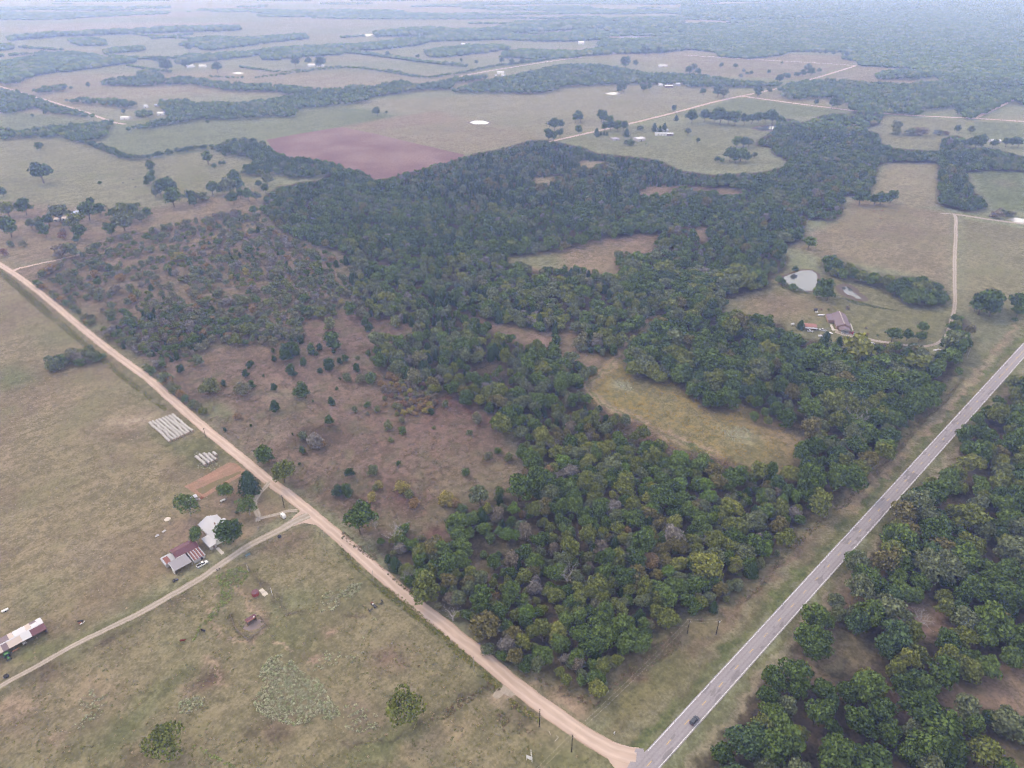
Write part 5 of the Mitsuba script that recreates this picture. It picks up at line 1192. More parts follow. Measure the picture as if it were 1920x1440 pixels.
# the counted ones
WORD = {'oak': ('tree', 'lone_tree'), 'cedar': ('cedar', 'lone_cedar'), 'brush': ('bush', 'lone_bush'), 'pine': ('tall tree', 'pine_tree'), 'juniper': ('rounded cedar', 'lone_cedar'), 'open': ('open-crowned tree', 'open_crowned_tree')}
spots = {}
for l in lone: spots.setdefault((l[6], l[4]), []).append(l)
for (where, kind), ls in spots.items():
    ls.sort(key=lambda l: pix(np.array(l[:2] + (l[3] * .5,)))[0])
    for i, (x, y, w, h, kind, col, where) in enumerate(ls):
        key = numbered(WORD[kind][1])
        d = math.sqrt(x * x + y * y + CAM_H ** 2); lod = lod_of(d)
        if kind in ('pine', 'open'): lod = 'hi'
        if lod == 'far': lod = 'mid'
        shape = int(pick.integers(len(KIND[kind][lod])))
        plant_instance(key, kind, lod, shape, col, x, y, w, h, pick.random() * 6.28)
        noun = WORD[kind][0]
        labels[key] = {'label': f'{col} {noun} {where}' if len(ls) == 1 else f'{col} {noun} {where}, {ORD[i]} from left', 'category': 'bush' if kind == 'brush' else 'tree', 'group': f'{noun} group {where}' if len(ls) > 1 else 'single trees'}
print('plants', len(PLANTS), N_OF, {k: len(v) for k, v in mass.items()}, 'far tris', sum(len(f) for f in FS), 'lone', len(lone))
# ------------------------------------------------------------------ buildings
for n, c, r in (('roof_white', (.46, .46, .50), .45), ('roof_grey', (.225, .215, .25), .5), ('roof_maroon', (.115, .048, .062), .6), ('roof_rust', (.20, .085, .07), .8), ('roof_galvanised', (.33, .34, .37), .45), ('roof_beige', (.43, .37, .34), .6),
                ('roof_mauve', (.160, .122, .142), .65), ('roof_redbrown', (.25, .125, .105), .75), ('wall_white', (.58, .58, .56), .7), ('wall_grey', (.30, .29, .28), .8), ('wall_brown', (.13, .095, .075), .8), ('wall_brick', (.23, .15, .12), .85),
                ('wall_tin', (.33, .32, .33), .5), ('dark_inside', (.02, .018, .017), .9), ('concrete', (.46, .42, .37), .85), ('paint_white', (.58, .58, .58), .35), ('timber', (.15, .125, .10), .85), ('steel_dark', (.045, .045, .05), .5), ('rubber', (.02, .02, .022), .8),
                ('glass_dark', (.025, .03, .04), .12), ('car_dark', (.075, .085, .11), .3), ('car_red', (.30, .02, .03), .35), ('car_silver', (.42, .43, .45), .35), ('tractor_green', (.035, .14, .03), .45), ('orange_paint', (.50, .20, .06), .5), ('rust', (.17, .07, .045), .85),
                ('rust_red', (.23, .055, .06), .7), ('teal_paint', (.16, .22, .24), .5), ('lamp_red', (.35, .02, .02), .4), ('far_white', (.56, .56, .58), .5), ('stone_pale', (.50, .45, .40), .9), ('tarp_blue', (.30, .36, .46), .6), ('pole_grey', (.26, .25, .24), .85)):
    mat(n, c, r)


def gable_walls(L0, L1, W0, W1, eave, ridge, rw):
    """Prism under a ridge that runs along x: walls and gables in one."""
    v = np.array([[x, y, z] for x in (L0, L1) for y, z in ((W0, 0), (W0, eave), (rw, ridge), (W1, eave), (W1, 0))], float)
    f = [[0, 1, 2], [0, 2, 3], [0, 3, 4], [5, 7, 6], [5, 8, 7], [5, 9, 8], [0, 5, 6], [0, 6, 1], [3, 8, 9], [3, 9, 4]]
    return v, np.array(f)


def roof_slope(x0, x1, ya, za, yb, zb, t=0.09, ribs=0.0):
    """A roof sheet between the lines (y=ya, z=za) and (y=yb, z=zb), with standing seams every 'ribs' metres."""
    q = [[x0, ya, za], [x1, ya, za], [x1, yb, zb], [x0, yb, zb]]
    n = np.cross(np.subtract(q[1], q[0]), np.subtract(q[3], q[0]))
    if n[2] < 0: q = q[::-1]
    m = [slab(q, t)]
    if ribs:
        for x in np.arange(x0 + ribs / 2, x1, ribs):
            m.append(slab(np.array([[x - .03, ya, za + .07], [x + .03, ya, za + .07], [x + .03, yb, zb + .07], [x - .03, yb, zb + .07]])[:: (1 if n[2] > 0 else -1)], 0.075))
    return join(*m)


def local(parent, M):
    return lambda name, mesh, m, sub=None, **k: put(name, moved(mesh if isinstance(mesh, tuple) else (mesh.vertices, mesh.faces), M), m, (sub or parent), **k)


YARD0 = np.array([-165.7, 285.1, 0.0])
YARD = frame(YARD0, LD)                      # local x along the farm lane, local y away from the lane
BACK = frame(YARD0, LN)                      # local x away from the lane, local y to the left of that


def window_row(p, wall, xs, y, z0, z1, w, out):
    """Windows let into the long wall at y: frame and pane of each proud of the wall by a few millimetres."""
    for x in xs:
        k = p('window', box(x - w / 2, x + w / 2, min(y, y + out * .05), max(y, y + out * .05), z0, z1), 'wall_white', wall)
        p('pane', box(x - w / 2 + .1, x + w / 2 - .1, min(y + out * .05, y + out * .07), max(y + out * .05, y + out * .07), z0 + .1, z1 - .1), 'glass_dark', k)


# the white-roofed farmhouse: ridge runs away from the lane
hs = thing('farmhouse', 'white-roofed farmhouse half hidden by a dark round tree beside the lane', 'house')
p = local(hs, BACK)                          # x: away from lane (0 .. -19.3), y: left (0 .. -10.3)
wl = p('wall', gable_walls(-19.0, -0.3, -10.0, -0.3, 2.65, 4.95, -5.15), 'wall_white')
p('roof', roof_slope(-19.3, 0, -5.15, 5.06, 0.25, 2.62, ribs=.9), 'roof_white')
p('roof', roof_slope(-19.3, 0, -5.15, 5.05, -10.55, 2.62, ribs=.9), 'roof_white')
p('ridge_cap', box(-19.32, .02, -5.33, -4.97, 5.03, 5.13), 'roof_white')
p('porch', join(box(-6.7, -4.8, -12.1, -10.3, 2.3, 2.42), box(-6.6, -6.45, -12.0, -11.85, 0, 2.3), box(-5.05, -4.9, -12.0, -11.85, 0, 2.3)), 'roof_white')
p('chimney', box(-9.4, -8.8, -5.5, -4.9, 4.6, 5.9), 'wall_brick')
window_row(p, wl, (-3.5, -8.0, -12.5, -16.5), -0.3, .9, 2.1, 1.1, 1)
dr_ = p('door', box(-19.06, -19.0, -6.6, -5.6, 0, 2.05), 'wall_brown', wl)
an = p('annexe', box(-20.3, -11.6, 0.25, 3.7, 0, 2.45), 'wall_grey')
p('annexe_roof', roof_slope(-20.7, -11.4, 0.1, 2.75, 4.05, 2.5, ribs=.75), 'roof_white', an)
p('annexe_door', box(-20.36, -20.3, 1.2, 2.2, 0, 2.0), 'wall_brown', an)
p('path', box(-27.2, -20.8, -.2, 1.4, -.05, .045), 'concrete')

# the maroon barn and its lean-tos
bn = thing('barn', 'maroon-roofed barn with patched rusty and grey lean-tos beside the lane', 'barn')
p = local(bn, YARD)
p('wall', gable_walls(-19.2, -7.7, -16.8, -9.0, 3.1, 4.4, -13.1), 'wall_brown')
p('roof', roof_slope(-19.45, -7.5, -13.1, 4.52, -8.7, 3.1, ribs=.8), 'roof_maroon'); p('roof', roof_slope(-19.45, -7.5, -13.1, 4.51, -16.95, 3.32, ribs=.8), 'roof_maroon')
st = p('striped_lean_to', box(-13.7, -7.9, -23.3, -17.0, 0, 2.05), 'wall_tin')
for i, x in enumerate(np.arange(-13.95, -7.8, .48)):
    p('roof_sheet', roof_slope(x, x + .475, -16.98, 3.2 + .004 * (i % 2), -23.75, 2.18 + .004 * (i % 2)), 'roof_galvanised' if i % 3 == 0 else 'roof_maroon' if i % 3 == 1 else 'roof_rust', st)
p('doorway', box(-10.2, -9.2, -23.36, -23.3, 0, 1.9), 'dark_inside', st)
gr = p('grey_lean_to', join(*[box(x - .1, x + .1, -23.9, -23.7, 0, 2.5) for x in (-23.2, -20.4, -17.6, -14.9)]), 'timber')
p('roof', roof_slope(-23.5, -14.75, -17.15, 3.42, -24.2, 2.68, ribs=1.0), 'roof_grey', gr)
p('fascia', box(-19.4, -14.8, -17.12, -16.99, 3.34, 3.5), 'paint_white', gr); p('barge_board', roof_slope(-23.62, -23.5, -17.2, 3.5, -24.25, 2.76, .25), 'paint_white', gr)
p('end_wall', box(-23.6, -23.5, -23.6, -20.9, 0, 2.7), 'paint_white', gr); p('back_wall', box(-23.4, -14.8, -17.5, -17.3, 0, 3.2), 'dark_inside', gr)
lf = p('side_lean_to', gable_walls(-24.5, -19.6, -16.2, -10.3, 2.35, 2.95, -11.7), 'wall_tin')
for i, x in enumerate(np.arange(-24.7, -19.6, .62)):
    p('roof_sheet', roof_slope(x, x + .615, -11.7, 3.08, -16.5, 2.42), 'roof_rust' if i in (1, 2, 3, 4) else 'roof_galvanised', lf)
p('roof', roof_slope(-24.7, -19.55, -11.7, 3.09, -10.0, 2.48), 'roof_galvanised', lf); p('barge_board', roof_slope(-24.85, -24.7, -11.7, 3.14, -16.5, 2.5, .2), 'roof_white', lf)

# the long shed with patchwork roof at the left edge
lb = thing('long_barn', 'long open-fronted farm shed with patchwork white, beige and maroon roof panels', 'barn')
p = local(lb, YARD)
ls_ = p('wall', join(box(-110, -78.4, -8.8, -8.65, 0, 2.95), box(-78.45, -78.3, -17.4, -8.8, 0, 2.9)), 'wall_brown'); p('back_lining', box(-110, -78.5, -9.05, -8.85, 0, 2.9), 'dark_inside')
for x in np.arange(-109, -78, 4.4): p('post', cyl([x, -17.3, 0], [x, -17.3, 2.95], .12, 6), 'timber')
zb = lambda y: 4.2 - (abs(y + 13.6)) * 1.2 / 5.1
pan = lambda x0, x1, ya, yb, m: p('roof_panel', roof_slope(x0, x1, ya, zb(ya), yb, zb(yb), .07, 0.9), m)
pan(-80.25, -78.1, -13.6, -8.4, 'roof_white'); pan(-82.7, -80.27, -13.6, -10.4, 'roof_white'); pan(-82.7, -80.27, -10.42, -8.4, 'roof_mauve'); pan(-84.7, -82.72, -13.6, -8.4, 'roof_beige'); pan(-89.5, -84.72, -13.6, -8.4, 'roof_white'); pan(-91.4, -89.52, -13.6, -8.4, 'roof_beige')
pan(-96.5, -91.42, -13.6, -8.4, 'roof_mauve'); pan(-110.2, -96.52, -13.6, -8.4, 'roof_white')
pan(-83.9, -78.1, -14.25, -17.9, 'roof_maroon'); pan(-83.9, -78.1, -13.6, -14.23, 'roof_white'); pan(-87.6, -83.92, -13.6, -17.9, 'roof_white'); pan(-92.8, -87.62, -14.2, -17.9, 'roof_beige'); pan(-92.8, -87.62, -13.6, -14.18, 'roof_white'); pan(-95.0, -92.82, -14.2, -17.9, 'roof_mauve'); pan(-95.0, -92.82, -13.6, -14.18, 'roof_white')
pan(-110.2, -95.02, -13.6, -17.9, 'roof_beige')

# little shed behind the house, run-in shed and round tank in the pasture
def gable_building(name, label, cat, M, x0, x1, y0, y1, eave, ridge, roof, wall, windows=(), over=.35, ribs=.9, door=True):
    t = thing(name, label, cat)
    p = local(t, M); m = (y0 + y1) / 2
    w = p('wall', gable_walls(x0, x1, y0, y1, eave, ridge, m), wall)
    k = (ridge - eave) / max(.1, (y1 - y0) / 2)
    p('roof', roof_slope(x0 - over, x1 + over, m, ridge + .1, y1 + over, eave + .1 - k * over, ribs=ribs), roof); p('roof', roof_slope(x0 - over, x1 + over, m, ridge + .095, y0 - over, eave + .095 - k * over, ribs=ribs), roof)
    if windows: window_row(p, w, windows, y0, .9, 2.1, 1.3, -1)
    if door: p('door', box((x0 + x1) / 2 - .6, (x0 + x1) / 2 + .6, y0 - .07, y0, 0, 2.05), 'dark_inside', w)
    return t, p


o = at(354.5, 944.5)
gable_building('garden_shed', 'small white-roofed shed behind a tall tree at the garden corner', 'shed', frame(o, LD), 0, 5.2, 0, 2.6, 2.1, 2.6, 'roof_white', 'wall_grey', over=.2)
t = thing('scrap_heap', 'rusty sheets lying against the small white-roofed shed', 'scrap heap'); p = local(t, frame(o, LD))
for i in range(4): p('rusty_sheet', slab([[4.6 + .5 * i, -1.0 - .3 * i, .25 + .05 * i], [6.6 + .5 * i, -1.2, .3 + .05 * i], [6.7 + .3 * i, .1, .5 + .05 * i], [4.7 + .4 * i, .2, .45 + .05 * i]], .03), 'rust' if i % 2 else 'wall_tin')
t = thing('run_in_shed', 'small open livestock shelter with maroon tin roof inside the corral', 'shelter'); p = local(t, YARD)
p('back_wall', box(-14.7, -10.4, -76.35, -76.2, 0, 2.1), 'wall_brown'); p('side_wall', box(-14.75, -14.65, -78.3, -76.4, 0, 2.0), 'wall_brown'); p('side_wall', box(-10.45, -10.35, -78.3, -76.4, 0, 2.0), 'wall_brown')
for x in (-14.6, -12.6, -10.5): p('post', cyl([x, -78.4, 0], [x, -78.4, 2.3], .09, 6), 'timber')
p('roof', roof_slope(-15.0, -10.1, -76.0, 2.25, -78.0, 2.5, ribs=.6), 'roof_maroon'); p('roof_strip', roof_slope(-14.9, -10.9, -78.02, 2.52, -78.7, 2.46), 'roof_rust'); p('pale_panel', roof_slope(-11.6, -10.9, -77.6, 2.56, -78.0, 2.58, .03), 'paint_white')
t = thing('round_tank', 'round rusty red metal tank standing in the weedy pasture', 'tank'); p = local(t, frame(np.r_[YARD0[:2] + LD * -3.1 - LN * 63.9, 0], LD))
p('wall', cyl([0, 0, 0], [0, 0, 1.9], 1.6, 20), 'rust_red', smooth=40); p('lid', tube([[0, 0, 1.9], [0, 0, 1.96], [0, 0, 2.15]], [1.68, 1.68, .2], 20), 'roof_maroon')
for z in (.6, 1.25): p('hoop', tube([[0, 0, z], [0, 0, z + .08]], [1.63, 1.63], 20, cap=False), 'rust')
for k, (a, b, c, d) in enumerate(((-.8, 1.2, -65.3, -62.7), (-1.0, 1.3, -68.0, -65.6))):
    s = put('concrete_slab', moved(box(a, b, c, d, 0, .3), YARD), 'concrete'); labels[s] = {'label': ('pale concrete slab next to the round red tank' if k == 0 else 'pale concrete slab farther from the round red tank'), 'category': 'slab', 'group': 'slabs in the pasture'}
t = put('bare_pen_floor', (lambda w: flat_poly(w, .03, .4, 3, 1.5))(PXL([(456, 1179), (462, 1167), (488, 1160), (496, 1168), (486, 1178), (465, 1184)])), matte('trodden_mud', (.215, .175, .165))); labels[t] = {'kind': 'structure'}

# brown-roofed house on the right
HF = frame(np.array([270.2, 521.6, 0]), (.222, .975))      # local x: away from the camera, local y: to the left
bh = thing('ranch_house', 'brown-roofed house with long ridge and front carport beside the pond', 'house'); p = local(bh, HF)
wl = p('wall', gable_walls(.4, 25.6, -5.3, 5.0, 2.9, 5.45, -.15), 'wall_brick')
p('roof', roof_slope(0, 26, -.15, 5.62, 5.6, 2.85, ribs=1.1), 'roof_mauve'); p('roof', roof_slope(0, 26, -.15, 5.61, -5.9, 2.85, ribs=1.1), 'roof_mauve'); p('ridge_cap', box(-.02, 26.02, -.34, .04, 5.6, 5.7), 'roof_beige')
wg = p('wing', box(12.4, 24.6, 5.0, 9.8, 0, 2.35), 'wall_brick'); p('wing_roof', roof_slope(12, 25, 5.62, 2.86, 10.3, 2.42, ribs=1.1), 'roof_mauve', wg)
cp = p('carport', join(*[box(x - .15, x + .15, y - .15, y + .15, 0, 2.6) for x in (-6.2, -3.2) for y in (-3.8, 3.2)]), 'wall_brick')
p('carport_roof', roof_slope(-6.7, -.02, -.3, 4.35, 3.9, 2.65, ribs=1.1), 'roof_mauve', cp); p('carport_roof', roof_slope(-6.7, -.02, -.3, 4.34, -4.5, 2.65, ribs=1.1), 'roof_mauve', cp)
p('carport_gable', (np.array([[-6.4, 3.3, 2.72], [-6.4, -3.9, 2.72], [-6.4, -.3, 4.2]]), np.array([[0, 1, 2]])), 'wall_grey', cp)
window_row(p, wl, (4, 9), 5.0, .9, 2.2, 1.3, 1); p('door', box(.34, .4, 1.0, 2.0, 0, 2.1), 'wall_brown', wl)
struct('house_path', flat_poly(PXL([(1556, 609), (1560, 608), (1564, 617), (1571, 617.3), (1573, 624), (1580, 626), (1572, 626), (1569, 619.5), (1560, 619.5)]), .05, 0, 1), 'concrete', 'concrete path round the brown-roofed house')
struct('house_path', flat_poly(PXL([(1594, 607), (1596, 607), (1600, 619), (1598, 620)]), .05, 0, 1), 'concrete', 'pale path along the right of the brown-roofed house')
struct('house_apron', flat_poly(PXL([(1574, 621), (1592, 621), (1606, 626), (1612, 632), (1600, 632), (1575, 627.5)]), .056, .3, 1), 'concrete', 'concrete apron before the carport')
o = at(1509, 617)
t, p = gable_building('garage_shed', 'low shed with faded red roof left of the brown-roofed house', 'shed', frame(o, (1, -.18)), 0, 9.0, 0, 6.5, 2.3, 3.0, 'roof_redbrown', 'wall_brown', over=.3)
p('lean_to_roof', roof_slope(-.2, 9.2, -.3, 2.15, -2.4, 1.9), 'roof_galvanised'); [p('post', cyl([x, -2.3, 0], [x, -2.3, 1.9], .08, 6), 'timber') for x in (0, 4.5, 9)]
# distant buildings
def far_building(x0, x1, y, depth, eave, ridge, roof, wall, label, name='farm_building', cat='building', turn=0.0):
    s = float(scale_at((x0 + x1) / 2, y)); L = (x1 - x0) / s
    M = frame(at(x0, y), (math.cos(turn), math.sin(turn)))
    gable_building(name, label, cat, M, 0, L, 0, depth, eave, ridge, roof, wall, windows=[L * .25, L * .75] if name.endswith('house') else (), over=.4, ribs=0)


far_building(1196, 1212, 265.5, 15, 4, 5.2, 'roof_white', 'wall_grey', 'large metal-roofed open barn of the farm by the far road', turn=.42)
far_building(1150, 1163, 264, 14, 2.5, 3.2, 'roof_grey', 'wall_grey', 'low grey barn left of the metal-roofed open barn', turn=.35)
far_building(1229, 1250, 254, 11, 3, 4.6, 'roof_galvanised', 'wall_white', 'long white-walled house of the farm by the far road', 'far_house', 'house', -.05)
far_building(1251, 1262, 254.5, 10, 3, 4.4, 'roof_white', 'wall_brown', 'brown wing building right of the long white-walled house', turn=-.05)
far_building(1243, 1253, 247.5, 9, 3, 4.4, 'roof_white', 'wall_grey', 'grey shed behind the long white-walled house', turn=.1)
far_building(226, 241, 224, 12, 4, 5, 'far_white', 'far_white', 'bright white barn on the pale track at the upper left')
far_building(295, 306, 216, 10, 4, 5.5, 'far_white', 'wall_white', 'white-roofed building among dark trees at the upper left')
far_building(270, 275, 202.5, 9, 5, 6, 'far_white', 'far_white', 'tiny white building above the dark grove at the upper left')
far_building(290, 295, 201, 9, 4, 5, 'tarp_blue', 'wall_grey', 'tiny pale blue roof beside the tiny white building')
far_building(350, 361, 126.5, 16, 5, 7, 'far_white', 'far_white', 'left white farm building in the hazy fields')
far_building(373, 384, 126.5, 16, 5, 7, 'far_white', 'wall_white', 'right white farm building in the hazy fields')
far_building(577, 606, 125, 18, 5, 7, 'far_white', 'far_white', 'long bright building between hazy groves at the upper left')
far_building(866, 880, 85.5, 20, 6, 8, 'far_white', 'far_white', 'white building near the hazy forest at the top middle')
far_building(1085, 1095, 83, 24, 7, 10, 'far_white', 'wall_white', 'white house on the far hazy meadow', 'far_house', 'house')
far_building(932, 945, 139, 14, 5, 6.5, 'far_white', 'wall_white', 'upper white building of the farm in the blue grove')
far_building(940, 947, 144.5, 11, 4, 5.5, 'far_white', 'wall_grey', 'lower white building of the farm in the blue grove')
far_building(928, 931, 144, 8, 4, 5, 'far_white', 'wall_white', 'smallest white building of the farm in the blue grove')
far_building(1130, 1156, 102, 18, 4, 5.5, 'roof_grey', 'wall_grey', 'long grey shed on the far meadow')
far_building(1236, 1251, 125.5, 14, 4, 5.5, 'far_white', 'far_white', 'white barn on the far tan meadow')
far_building(1236, 1243, 161.5, 12, 4, 5.5, 'far_white', 'far_white', 'leftmost white building of the farm before the blue wood')
far_building(1247, 1262, 164.5, 14, 4, 5.5, 'far_white', 'wall_brown', 'front pale-roofed building of the farm before the blue wood')
far_building(1251, 1256, 158.5, 9, 4, 6, 'far_white', 'far_white', 'small gabled building behind the front pale-roofed building')
far_building(1263, 1276, 160.5, 12, 4, 5.5, 'far_white', 'wall_grey', 'rightmost pale building of the farm before the blue wood')
far_building(135, 146, 405.5, 11, 3.4, 4.6, 'tarp_blue', 'wall_brown', 'blue-white roofed shed among trees at the left')
far_building(101, 109, 415.5, 7, 2.6, 3.6, 'roof_beige', 'wall_white', 'small whitish house among trees at the left', 'far_house', 'house')
far_building(114, 125, 413.5, 6, 2.5, 3.2, 'roof_beige', 'wall_white', 'low pale building beside the small whitish house')
far_building(1860, 1877, 268, 12, 3, 4.4, 'far_white', 'wall_grey', 'white-roofed building in the tree row at the right edge')
# ------------------------------------------------------------------ vehicles
def hull_ring(rings):
    """Closed body through rings of equal length."""
    n = len(rings[0]); v = np.vstack(rings); f = []
    for i in range(len(rings) - 1):
        for k in range(n):
            a, b, c, d = i * n + k, i * n + (k + 1) % n, (i + 1) * n + (k + 1) % n, (i + 1) * n + k
            f += [[a, b, c], [a, c, d]]
    for k in range(1, n - 1):
        f += [[0, k + 1, k], [(len(rings) - 1) * n, (len(rings) - 1) * n + k, (len(rings) - 1) * n + k + 1]]
    return v, np.array(f)


def rect_ring(x0, x1, w, z, c=.12):
    h = w / 2
    return np.array([[x0 + c, -h, z], [x1 - c, -h, z], [x1, -h + c, z], [x1, h - c, z], [x1 - c, h, z], [x0 + c, h, z], [x0, h - c, z], [x0, -h + c, z]])


def wheel_parts(p, L, W, r, xs):
    for x in xs:
        for s in (-1, 1):
            k = p('wheel', cyl([x, s * (W / 2 - .12), r], [x, s * (W / 2 + .02), r], r, 14), 'rubber'); p('rim', cyl([x, s * (W / 2 + .02), r], [x, s * (W / 2 + .035), r], r * .6, 10), 'car_silver', k)


def glasshouse(p, x0, x1, tx0, tx1, W, z0, z1, paint):
    b, t = W * .93 / 2, W * .76 / 2
    q = lambda *v: (np.array(v, float), np.array([[0, 1, 2], [0, 2, 3], [2, 1, 0], [3, 2, 0]]))
    p('cabin', hull_ring([rect_ring(x0 + .1, x1 - .1, W * .9, z0 - .02, .05), rect_ring(tx0 + .06, tx1 - .06, W * .74, z1 - .02, .05)]), 'steel_dark')
    p('windscreen', q([x1, -b, z0], [x1, b, z0], [tx1, t, z1], [tx1, -t, z1]), 'glass_dark'); p('rear_window', q([x0, b, z0], [x0, -b, z0], [tx0, -t, z1], [tx0, t, z1]), 'glass_dark')
    for s in (-1, 1): p('side_window', q([x0 + .05, s * b, z0], [x1 - .05, s * b, z0], [tx1 - .02, s * t, z1], [tx0 + .02, s * t, z1]), 'glass_dark')
    p('roof', hull_ring([rect_ring(tx0 - .04, tx1 + .02, W * .8, z1, .1), rect_ring(tx0 + .04, tx1 - .08, W * .74, z1 + .07, .1)]), paint)


def vehicle(name, label, cat, pos, head, style, paint, group=None, L=None):
    t = thing(name, label, cat, group); p = local(t, frame(pos, head))
    L = L or {'suv': 4.6, 'car': 4.5, 'pickup': 5.7}[style]; W = 1.86; h = L / 2
    r = .36
    body = hull_ring([rect_ring(-h + .08, h - .08, W * .94, .22), rect_ring(-h, h, W, .48, .2), rect_ring(-h + .02, h - .06, W, .78, .2), rect_ring(-h + .08, h - .2, W * .95, .98 if style != 'car' else .88, .2)])
    p('body', body, paint, smooth=35)
    top = .98 if style != 'car' else .88
    if style == 'suv': glasshouse(p, -h + .12, h - 1.15, -h + .45, h - 1.85, W, top, 1.58, paint)
    elif style == 'car': glasshouse(p, -h + .55, h - 1.2, -h + 1.2, h - 1.95, W, top, 1.38, paint)
    else:
        glasshouse(p, -.55, 1.35, -.38, .75, W, top + .02, 1.72, paint)
        p('bed', box(-h + .15, -.68, -W / 2 + .14, W / 2 - .14, .96, 1.0), 'rubber' if paint != 'car_red' else 'steel_dark'); p('tailgate', box(-h - .02, -h + .06, -W / 2 + .1, W / 2 - .1, .5, 1.08), paint)
        for s in (-1, 1): p('bed_side', box(-h + .05, -.62, s * W / 2 - (.08 if s > 0 else 0), s * W / 2 + (0 if s > 0 else .08), .9, 1.16), paint)
    wheel_parts(p, L, W, r, (-h + .95, h - .95))
    for s in (-1, 1):
        p('headlight', box(h - .1, h - .01, s * .68 - .16, s * .68 + .16, .62, .78), 'paint_white'); p('taillight', box(-h, -h + .08, s * .74 - .1, s * .74 + .1, .62, .86), 'lamp_red')
        p('door_mirror', box(h - 1.5, h - 1.35, s * (W / 2 + .1) - .1, s * (W / 2 + .1) + .1, .98, 1.12), paint)
    p('bumper', box(-h - .06, -h + .03, -.8, .8, .36, .54), 'steel_dark'); p('front_bumper', box(h - .05, h + .04, -.78, .78, .3, .5), 'steel_dark')
    return t


def ahead(a, b): return (at(*b) - at(*a))[:2]


c0 = at(1299.6, 1351.5)[:2]; s0 = float((c0 - H0) @ HD)
vehicle('dark_suv', 'dark grey sport utility car driving away on the right lane of the highway', 'car', np.r_[HL(s0, -1.75), .17], HD, 'suv', 'car_dark')
vehicle('pickup_truck', 'white pickup truck parked between the maroon barn and the lane', 'truck', np.r_[YARD0[:2] + LD * -11.3 - LN * 27.0, 0.02], LD, 'pickup', 'paint_white', 'pickup trucks')
vehicle('pickup_truck', 'dark red pickup truck beside the carport of the brown-roofed house', 'truck', at(1598.2, 626), ahead((1592.5, 622.5), (1603.8, 627)), 'pickup', 'car_red', 'pickup trucks')
vehicle('pickup_truck', 'white pickup truck on the grass left of the brown-roofed house', 'truck', at(1542.2, 620), ahead((1549.4, 621), (1535, 618)), 'pickup', 'paint_white', 'pickup trucks')
vehicle('parked_car', 'white car parked under the left of the carport', 'car', at(1578.5, 624), (-.2, -1), 'car', 'paint_white', 'cars at the brown-roofed house')
vehicle('parked_car', 'grey car parked under the right of the carport', 'car', at(1586.3, 624.3), (-.2, -1), 'car', 'car_silver', 'cars at the brown-roofed house')
vehicle('parked_car', 'white car parked before the faded red shed', 'car', at(1519, 622), (1, -.35), 'car', 'paint_white', 'cars at the brown-roofed house')
vehicle('parked_car', 'silver car parked on the gravel nearer the brown-roofed house', 'car', at(1625.5, 644), (1, .5), 'car', 'car_silver', 'cars at the brown-roofed house')
vehicle('parked_car', 'silver car parked on the gravel farther from the brown-roofed house', 'car', at(1635, 645.5), (1, .5), 'car', 'car_silver', 'cars at the brown-roofed house')

# tractor and odds at the long barn
t = thing('tractor', 'green tractor at the open front of the patchwork-roofed shed', 'tractor'); TP = at(15.5, 1233); p = local(t, frame(TP, LN * -1))
p('hood', hull_ring([rect_ring(.3, 2.1, .8, .8, .1), rect_ring(.3, 2.1, .72, 1.35, .1)]), 'tractor_green'); p('cab', hull_ring([rect_ring(-1.2, .35, 1.5, .9, .1), rect_ring(-1.1, .2, 1.3, 2.35, .1)]), 'glass_dark'); p('cab_roof', hull_ring([rect_ring(-1.3, .4, 1.6, 2.35, .15), rect_ring(-1.2, .3, 1.5, 2.5, .15)]), 'tractor_green')
for s in (-1, 1):
    p('rear_wheel', cyl([-.7, s * .75, .8], [-.7, s * 1.15, .8], .8, 16), 'rubber'); p('front_wheel', cyl([1.6, s * .6, .5], [1.6, s * .9, .5], .5, 14), 'rubber'); p('fender', box(-1.4, .1, min(s * .72, s * 1.2), max(s * .72, s * 1.2), 1.62, 1.72), 'tractor_green')
p('exhaust', cyl([1.2, .2, 1.3], [1.2, .2, 2.3], .05, 6), 'steel_dark')
t = thing('implement', 'orange field implement standing under the eave of the patchwork-roofed shed', 'implement'); p = local(t, frame(at(30, 1220), LD))
p('beam', box(-1.4, 1.4, -.1, .1, .6, .75), 'orange_paint'); [p('tine', tube([[x, 0, .6], [x, -.35, .35], [x, -.15, .03]], [.05, .05, .03], 5), 'orange_paint') for x in np.linspace(-1.3, 1.3, 6)]; p('hitch', tube([[-.4, 0, .7], [0, .9, .9], [.4, 0, .7]], [.05] * 3, 5), 'steel_dark')
def lump(name, label, cat, px, head, parts, group=None):
    t = thing(name, label, cat, group); p = local(t, frame(at(*px), head))
    for n, m, mm in parts: p(n, m, mm)
    return t


